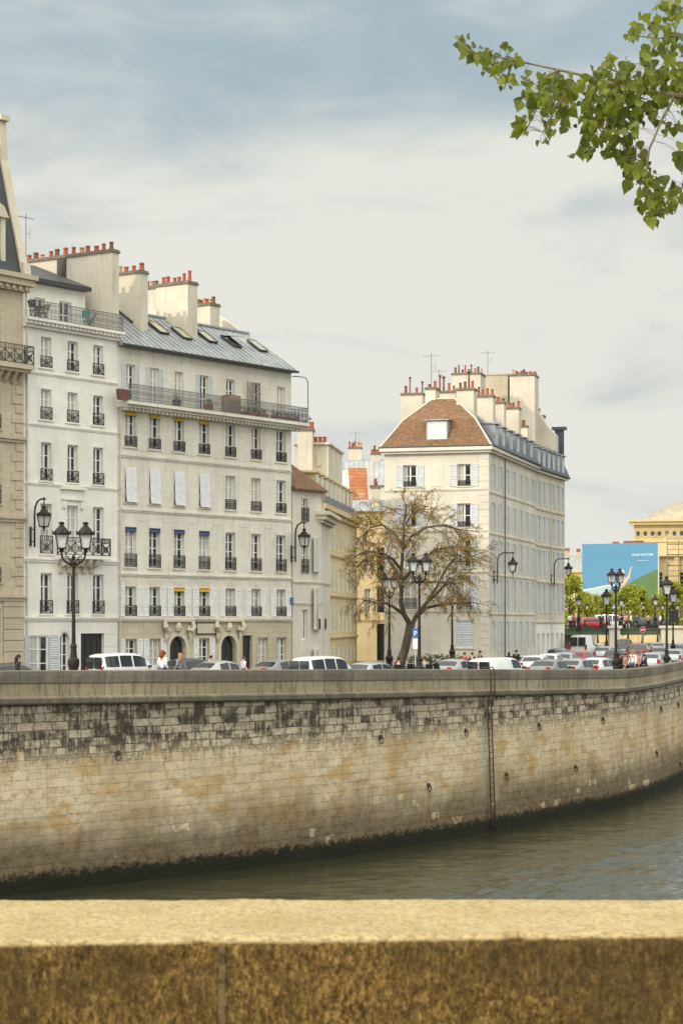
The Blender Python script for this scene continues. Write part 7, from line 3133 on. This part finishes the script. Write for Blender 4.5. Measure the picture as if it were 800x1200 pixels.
planter(t2(291), 1.3, 'long terracotta planter near the trellis on the long top balcony', .26)
planter(t2(306), 1.2, 'terracotta planter right of the trellis on the long top balcony', .26)
planter(t2(325), 1.1, 'terracotta planter beside the last door of the long top balcony', .26)
planter(t2(341), 1.6, 'terracotta planter at the right end of the long top balcony', .26)
planter(t2(207), .5, 'round bushy potted plant in the middle of the long top balcony', .4, True, 'potted_plant', 'lead')
planter(t2(144), .8, 'red-brown tub at the left end of the long top balcony', .62, False, 'tub', 'potd')
planter(t2(245), .5, 'small clay pot right of the fourth balcony door', .42, True, 'potted_plant', 'pot')
root = empty('trellis', on_b2(t2(304), -.25, 23.34), QANG, 'tall white lattice trellis standing on the long top balcony', 'trellis')
m = MB()
w_, h_ = 1.25, 2.3
for k in range(-9, 6):
    a0 = k * .25
    for s in (1, -1):
        p0, p1 = None, None
        pts = []
        for q in range(25):
            z = h_ * q / 24
            x = (a0 + z if s > 0 else w_ - (a0 + z))
            if 0 <= x <= w_:
                pts.append((x - w_ / 2, 0.012 * s, z))
        if len(pts) > 1:
            m.bar(pts[0], pts[-1], .035, .012)
m.build('lattice', MT['rail'], root)
m = MB()
m.box(-w_ / 2 - .04, -.03, 0, -w_ / 2, .03, h_)
m.box(w_ / 2, -.03, 0, w_ / 2 + .04, .03, h_)
m.build('frame', MT['wood'], root)
root = empty('screen_box', on_b2(t2(276), -.4, 23.34), QANG, 'square brown slatted wooden box left of the trellis on the long balcony', 'box')
m = MB()
for k in range(8):
    m.box(-.55, -.3, .04 + k * .14, .55, -.27, .04 + k * .14 + .12)
    m.box(-.55, .27, .04 + k * .14, .55, .3, .04 + k * .14 + .12)
m.build('slats', MT['wood'], root)
m = MB()
for a_ in (-.52, .46):
    m.box(a_, -.269, 0, a_ + .06, .269, 1.16)
m.box(-.57, -.31, 1.162, .57, .31, 1.2)
m.build('frame', MT['wood'], root)


def chair(loc, ang, label, mat, fold=False):
    root = empty('folding_chair', loc, ang, label, 'chair')
    m = MB()
    for s in (-.2, .2):
        m.bar((-.25, s, 0), (.22, s, .46), .035)
        m.bar((.25, s, 0), (-.30, s, .95), .035)
    m.build('legs', MT['iron'], root)
    m = MB()
    m.hexa([(-.2, -.22, .43), (.25, -.22, .46), (.25, .22, .46), (-.2, .22, .43), (-.2, -.22, .46), (.25, -.22, .49), (.25, .22, .49), (-.2, .22, .46)])
    m.build('seat', MT[mat], root)
    m = MB()
    m.hexa([(-.16, -.22, .62), (-.12, -.22, .62), (-.12, .22, .62), (-.16, .22, .62), (-.33, -.22, 1.0), (-.29, -.22, 1.0), (-.29, .22, 1.0), (-.33, .22, 1.0)])
    m.build('backrest', MT[mat], root)


_b1 = shell_of('white_house')
f1 = Frame(_b1)


def on_b1(px, v):
    t_ = f1.t(px, v)
    c, s = math.cos(QANG), math.sin(QANG)
    return (_b1.x + c * t_ - s * v, _b1.y + s * t_ + c * v, 27.37)


chair(on_b1(102, .3), QANG + .5, 'turquoise folding chair on the attic terrace of the narrow white house', 'teal')
chair(on_b1(107, .5), QANG + 2.2, 'second turquoise chair against the chimney wall of the attic terrace', 'teal')
chair(on_b1(40, .1), QANG + .2, 'black iron chair at the left end of the attic terrace', 'iron')
chair(on_b1(52, .3), QANG + 3.2, 'brown wooden chair by the left attic window on the terrace', 'wood')
root = empty('terrace_table', on_b1(46, .2), QANG, 'round black table between the two chairs on the attic terrace', 'table')
m = MB()
m.lathe([(.33, .71), (.35, .72), (.35, .75), (.33, .76)], 16)
m.build('table_top', MT['iron'], root)
m = MB()
for a_ in range(3):
    an = a_ * 2.1
    m.bar((.28 * math.cos(an), .28 * math.sin(an), 0), (-.2 * math.cos(an), -.2 * math.sin(an), .71), .035)
m.build('legs', MT['iron'], root)
# ================================================================== the bridge at the far end of the quay
BZ = 9.4
root = empty('bridge', (24, 242, 6.7), 0, 'low road bridge with green girder, iron railing and pale stone piers at the far right', 'bridge')


def bpart(name, mat, fn):
    m = MB()
    m.M = Matrix.Translation((-24, -242, -6.7))
    fn(m)
    return m.build(name, mat, root)


MT['girder'] = plain('green_girder_paint', (0.055, 0.085, 0.045), 0.6)
bpart('deck', MT['asphalt'], lambda m: m.box(22, 243.5, BZ - .3, 90, 266, BZ))
bpart('girder', MT['girder'], lambda m: (m.box(22, 243.0, BZ - .55, 60, 243.49, BZ + .05), m.box(22, 242.9, BZ + .051, 60, 243.6, BZ + .16)))
def _rail(m):
    m.box(22, 243.1, BZ + 1.0, 60, 243.2, BZ + 1.08)
    k = 22
    while k < 60:
        m.box(k, 243.12, BZ + .16, k + .05, 243.17, BZ + 1.0)
        k += .28
    k = 22
    while k < 60:
        m.box(k, 243.05, BZ + .16, k + .16, 243.25, BZ + 1.15)
        k += 2.8
bpart('railing', MT['iron'], _rail)
def _pier(x0, x1):
    def f(m):
        m.box(x0, 242.2, 6.4, x1, 243.9, BZ + .2)
        m.box(x0 - .2, 242.0, BZ + .201, x1 + .2, 244, BZ + .5)
        m.box(x0 - .15, 242.05, 6.4, x1 + .15, 242.199, 7.4)
    return f
bpart('pier', MT['trim'], _pier(30.4, 31.6))
bpart('pier', MT['trim'], _pier(36.3, 39.6))
bpart('abutment', MT['trim'], lambda m: (m.box(39.61, 242.6, 6.4, 60, 242.99, BZ - .6), m.box(39.61, 242.4, BZ - .599, 60, 242.98, BZ - .35)))
bpart('abutment', MT['trim'], lambda m: (m.box(22, 250, 2, 28, 266, BZ - .31)))
def _low(m):
    k = 31.7
    while k < 60:
        m.box(k, 233.1, 6.75, k + .05, 233.15, 7.85)
        k += .3
    m.box(31.7, 233.08, 7.85, 60, 233.18, 7.95)
    m.box(31.7, 233.05, 6.75, 60, 233.2, 6.9)
m = MB()
_low(m)
o = m.build('quay_railing', MT['iron'])
tag(o, 'dark iron railing in front of the bridge at the back of the traffic jam', 'railing')
for px, y0, y1, lb in ((699, 739, 756, 'pale round stone bollard left of the lyre lamp below the bridge'), (707, 748, 762, 'pale stone block right of the white delivery van')):
    p = at(px, y1, 214)
    m = MB()
    h = (y1 - y0) / F * 214
    m.lathe([(.62, 0), (.62, .2), (.52, .25), (.5, h * .75), (.6, h * .8), (.6, h * .92), (.3, h)], 12)
    o = m.build('stone_bollard', MT['trim'], None, (p.x, p.y, ground(p.x)))
    tag(o, lb, 'bollard')

# ================================================================== far bank
b = Bld('domed_theatre', *at(742, 0, 432).xy, R(-12), 6.9, 'large golden stone theatre with round attic windows and a domed grey roof', 'theatre')
fr = Frame(b)
Lt = 46
cx = [b.t(p) for p in (747, 755.5, 764, 772, 781, 789.5, 798)]
st = cx[1] - cx[0]
cx += [cx[-1] + st * k for k in range(1, 14) if cx[-1] + st * k < Lt - 1]
zc = zpx(610, 432)
m = b.mb()
pierced(m, Lt, zc - 7, zc - .9, [(c - .45, zpx(630, 432), c + .45, zpx(621, 432)) for c in cx], .5)
closed_shell(m, Lt, 30, zc - 7, zc - .9, True)
for c in cx:
    for q in range(12):
        a0 = q * math.pi / 6
        m.box(c + .62 * math.cos(a0) - .2, -.12, zpx(625.5, 432) + .7 * math.sin(a0) - .2, c + .62 * math.cos(a0) + .2, .01, zpx(625.5, 432) + .7 * math.sin(a0) + .2)
m.box(-.2, -.2, zc - 4.4, Lt, .0, zc - 4.0)
m.build('attic_wall', MT['far'], b.root)
m = b.mb()
m.box(-.8, -1.0, zc - .9, Lt + .8, 1, zc - .3)
m.box(-1.1, -1.4, zc - .299, Lt + 1.1, 1.3, zc + .1)
m.build('cornice', MT['far'], b.root)
for c in cx:
    o = fr.put('round_window', cached('rw', lambda: (lambda mm: (mm.prism([(.42 * math.cos(q * math.pi / 8), .42 * math.sin(q * math.pi / 8)) for q in range(16)], -.02, .02), mm.mesh('round_window', MT['glass']))[1])(MB())), c, .4, zpx(625.5, 432))
m = b.mb()
m.smooth = True
rings = []
for k in range(13):
    a = math.pi * k / 24
    rr = math.cos(a)
    row = []
    for j in range(25):
        u = -1 + 2 * j / 24
        # barrel dome over the hall, rounded at its ends
        x_ = Lt / 2 + u * (Lt / 2 - 1.2)
        row.append(m.av((x_, 15 - 14 * rr, zc + 6.3 * math.sin(a) * max(0, 1 - abs(u) ** 2.2) ** .6)))
    rings.append(row)
for k in range(12):
    for j in range(24):
        m.face((rings[k][j], rings[k][j + 1], rings[k + 1][j + 1], rings[k + 1][j]))
m.build('roof', MT['dome'], b.root)
m = b.mb()
zl = zc - 6.8
pierced(m, Lt, 6.9, zl, [(b.t(771) + k * 4.2 - .8, z0, b.t(771) + k * 4.2 + .8, z0 + 3.2) for k in range(9) for z0 in (11, 17)], .4, x0=0)
closed_shell(m, Lt, 30, 6.9, zl)
m.box(-1, -3.2, 6.9, b.t(766), -.05, zl - .3)
m.box(-1.3, -3.5, zl - .299, b.t(766) + .3, .2, zl + .2)
m.box(b.t(766) + .31, -1.0, zl - .5, Lt, -.01, zl)
for k in range(8):
    xx = b.t(768) + k * 4.2
    m.box(xx - .5, -.6, 6.9, xx + .5, .0, zl - .51)
m.build('wall', MT['far'], b.root)
for k in range(9):
    for z0 in (11, 17):
        window(fr, b.t(771) + k * 4.2, z0, 1.6, 3.2, 'tall', inset=.3)

root = empty('scaffolding', (*at(781, 0, 421).xy, 6.9), R(-10), 'grey tube scaffolding with plank decks against the golden theatre at the right edge', 'scaffolding')
m = MB()
for k in range(7):
    for y_ in (0, 1.2):
        m.tube([(k * 2.2, y_, 0), (k * 2.2, y_, 19.5)], .07, 5)
for q in range(9):
    for y_ in (0, 1.2):
        m.tube([(0, y_, 2.1 * q + 1.9), (13.2, y_, 2.1 * q + 1.9)], .06, 5)
        m.tube([(0, y_, 2.1 * q + 2.9), (13.2, y_, 2.1 * q + 2.9)], .04, 5)
for k in range(0, 6, 2):
    for q in range(8):
        m.bar((k * 2.2, 0, 2.1 * q + 1.9), (k * 2.2 + 2.2, 0, 2.1 * q + 4.0), .07)
m.build('tubes', MT['rail'], root)
m = MB()
for q in range(9):
    m.box(0, .1, 2.1 * q + 1.78, 13.2, 1.1, 2.1 * q + 1.85)
m.build('planks', MT['wood'], root)

# billboard on its hoarding
pa, pb = at(681, 0, 402), at(770, 0, 394)
ang = math.atan2(pb.y - pa.y, pb.x - pa.x)
Lb = (pb.xy - pa.xy).length
z1a, z1b = zpx(640, 402), zpx(633.5, 394)
z0b = zpx(706, 400)
root = empty('billboard', (pa.x, pa.y, 6.9), ang, 'huge advertising billboard with blue sky, green hillside and a raised-arm figure', 'billboard')
H0 = z0b - 6.9
H1 = (z1a + z1b) / 2 - 6.9
m = MB()
m.box(0, .12, H0, Lb, .7, H1)
m.build('panel', MT['white'], root)


def ad(name, col, pts, d):
    mm = MB()
    mm.prism([(x * Lb, H0 + z * (H1 - H0)) for x, z in pts], .11 - d, .119)
    return mm.build(name, plain('print_' + name, col, .8, var=.05, scale=.3, spec=.2), root)


ad('printed_sky', (0.095, 0.235, 0.36), [(0.001, 0), (.999, 0), (.999, 1), (0.001, 1)], .004)
ad('printed_hillside', (0.10, 0.16, 0.065), [(0, 0), (1, 0), (1, .56), (.86, .48), (.70, .38), (.60, .30), (.52, .26), (.40, .18), (.22, .06), (0, 0.02)], .010)
ad('printed_shore', (0.33, 0.42, 0.44), [(0, .03), (.2, .08), (.36, .2), (.44, .29), (.30, .27), (.16, .23), (0, .20)], .014)
ad('printed_shore_line', (0.62, 0.55, 0.42), [(0, .20), (.16, .23), (.30, .27), (.44, .29), (.44, .31), (.30, .29), (.16, .25), (0, .22)], .018)
ad('printed_figure', (0.60, 0.40, 0.29), [(.50, .20), (.57, .20), (.575, .30), (.60, .36), (.635, .42), (.645, .52), (.665, .60), (.652, .61), (.63, .53), (.612, .45), (.585, .41), (.57, .42), (.57, .50), (.555, .56), (.535, .55), (.53, .48), (.545, .42), (.525, .40), (.51, .33)], .022)
ad('printed_dress', (0.42, 0.36, 0.30), [(.49, .02), (.60, .02), (.585, .2), (.578, .32), (.56, .34), (.545, .28), (.53, .34), (.512, .32), (.50, .2)], .026)
f = bpy.data.curves.new('lettering', 'FONT')
f.body = 'LOUIS VUITTON'
f.size = 1.0
f.extrude = .003
f.align_x = 'CENTER'
f.align_y = 'CENTER'
f.materials.append(plain('print_white', (0.78, 0.80, 0.80), .8, var=.03))
f.size = 1.0 * (Lb * .27) / 8.2 * 1.15
fm = text_mesh(f)
o = put('lettering', fm, root, (Lb * .80, .09, H0 + (H1 - H0) * .80))
o.rotation_euler = (R(90), 0, 0)
m = MB()
m.box(Lb * .73, .085, H0 + (H1 - H0) * .70, Lb * .87, .1, H0 + (H1 - H0) * .709)
m.build('small_print', plain('print_pale_blue', (0.36, 0.46, 0.54), .8, var=.03), root)
m = MB()
for k in range(8):
    m.tube([(Lb * (k + .5) / 8, .4, 0), (Lb * (k + .5) / 8, .4, H0)], .15, 6)
    m.bar((Lb * (k + .5) / 8, .4, 0), (Lb * (k + .5) / 8, 2.8, 0), .2)
    m.bar((Lb * (k + .5) / 8, 2.8, 0), (Lb * (k + .5) / 8, .75, H1 - 1), .15)
m.build('support', MT['rail'], root)
m = MB()
m.box(Lb * .40, .2, H1 + .002, Lb * .48, .6, H1 + .35)
m.box(Lb * .55, .2, H1 + .002, Lb * .80, .6, H1 + .45)
m.build('top_fitting', MT['potd'], root)

# pale house between the ivory house and the billboard
b = Bld('far_mansard_house', *at(655, 0, 445).xy, R(-4), 6.9, 'far golden house with grey mansard between the curved ivory house and the billboard', 'house')
fr = Frame(b)
w_ = (690 - 655) / F * 445
zt = zpx(671, 445)
hs = [(k * 1.55 + .5, z0, k * 1.55 + 1.3, z0 + 2) for k in range(4) for z0 in (11.5, 15)]
m = b.mb()
pierced(m, w_, 6.9, zt, hs, .3)
closed_shell(m, w_, 9, 6.9, zt)
m.box(-.3, -.4, zt + .001, w_ + .3, .2, zt + .4)
m.build('wall', MT['far'], b.root)
for h in hs:
    window(fr, (h[0] + h[2]) / 2, h[1], .8, 2.0, 'french')
m = b.mb()
m.prismx([(0, zt + .41), (.8, zt + 2.8), (2.5, zt + 3.6), (7, zt + 3.6), (9, zt + .4)], -.1, w_ + .1)
m.build('roof', MT['zinc'], b.root)
chimney(b, 1.2, 1.5, 2.2, 2.3, zt + 2, zt + 4.6, 3, along='x', mat='b0')
chimney(b, 3.6, 1.5, 4.4, 2.3, zt + 2, zt + 4.4, 3, along='x', mat='b0')

# low stone wall of the far quay
m = MB()
m.box(-4, 0, 0, 60, .6, 3.6)
m.box(-4, -.15, 3.601, 60, .75, 3.9)
for k in range(15):
    m.box(-2 + k * 4.2, -.12, 0, -1.4 + k * 4.2, -.001, 3.5)
o = m.build('far_quay_wall', MT['far'], None, (46, 352, 6.9))
tag(o, 'long low golden stone wall under the spring-green trees beyond the bridge', 'wall')
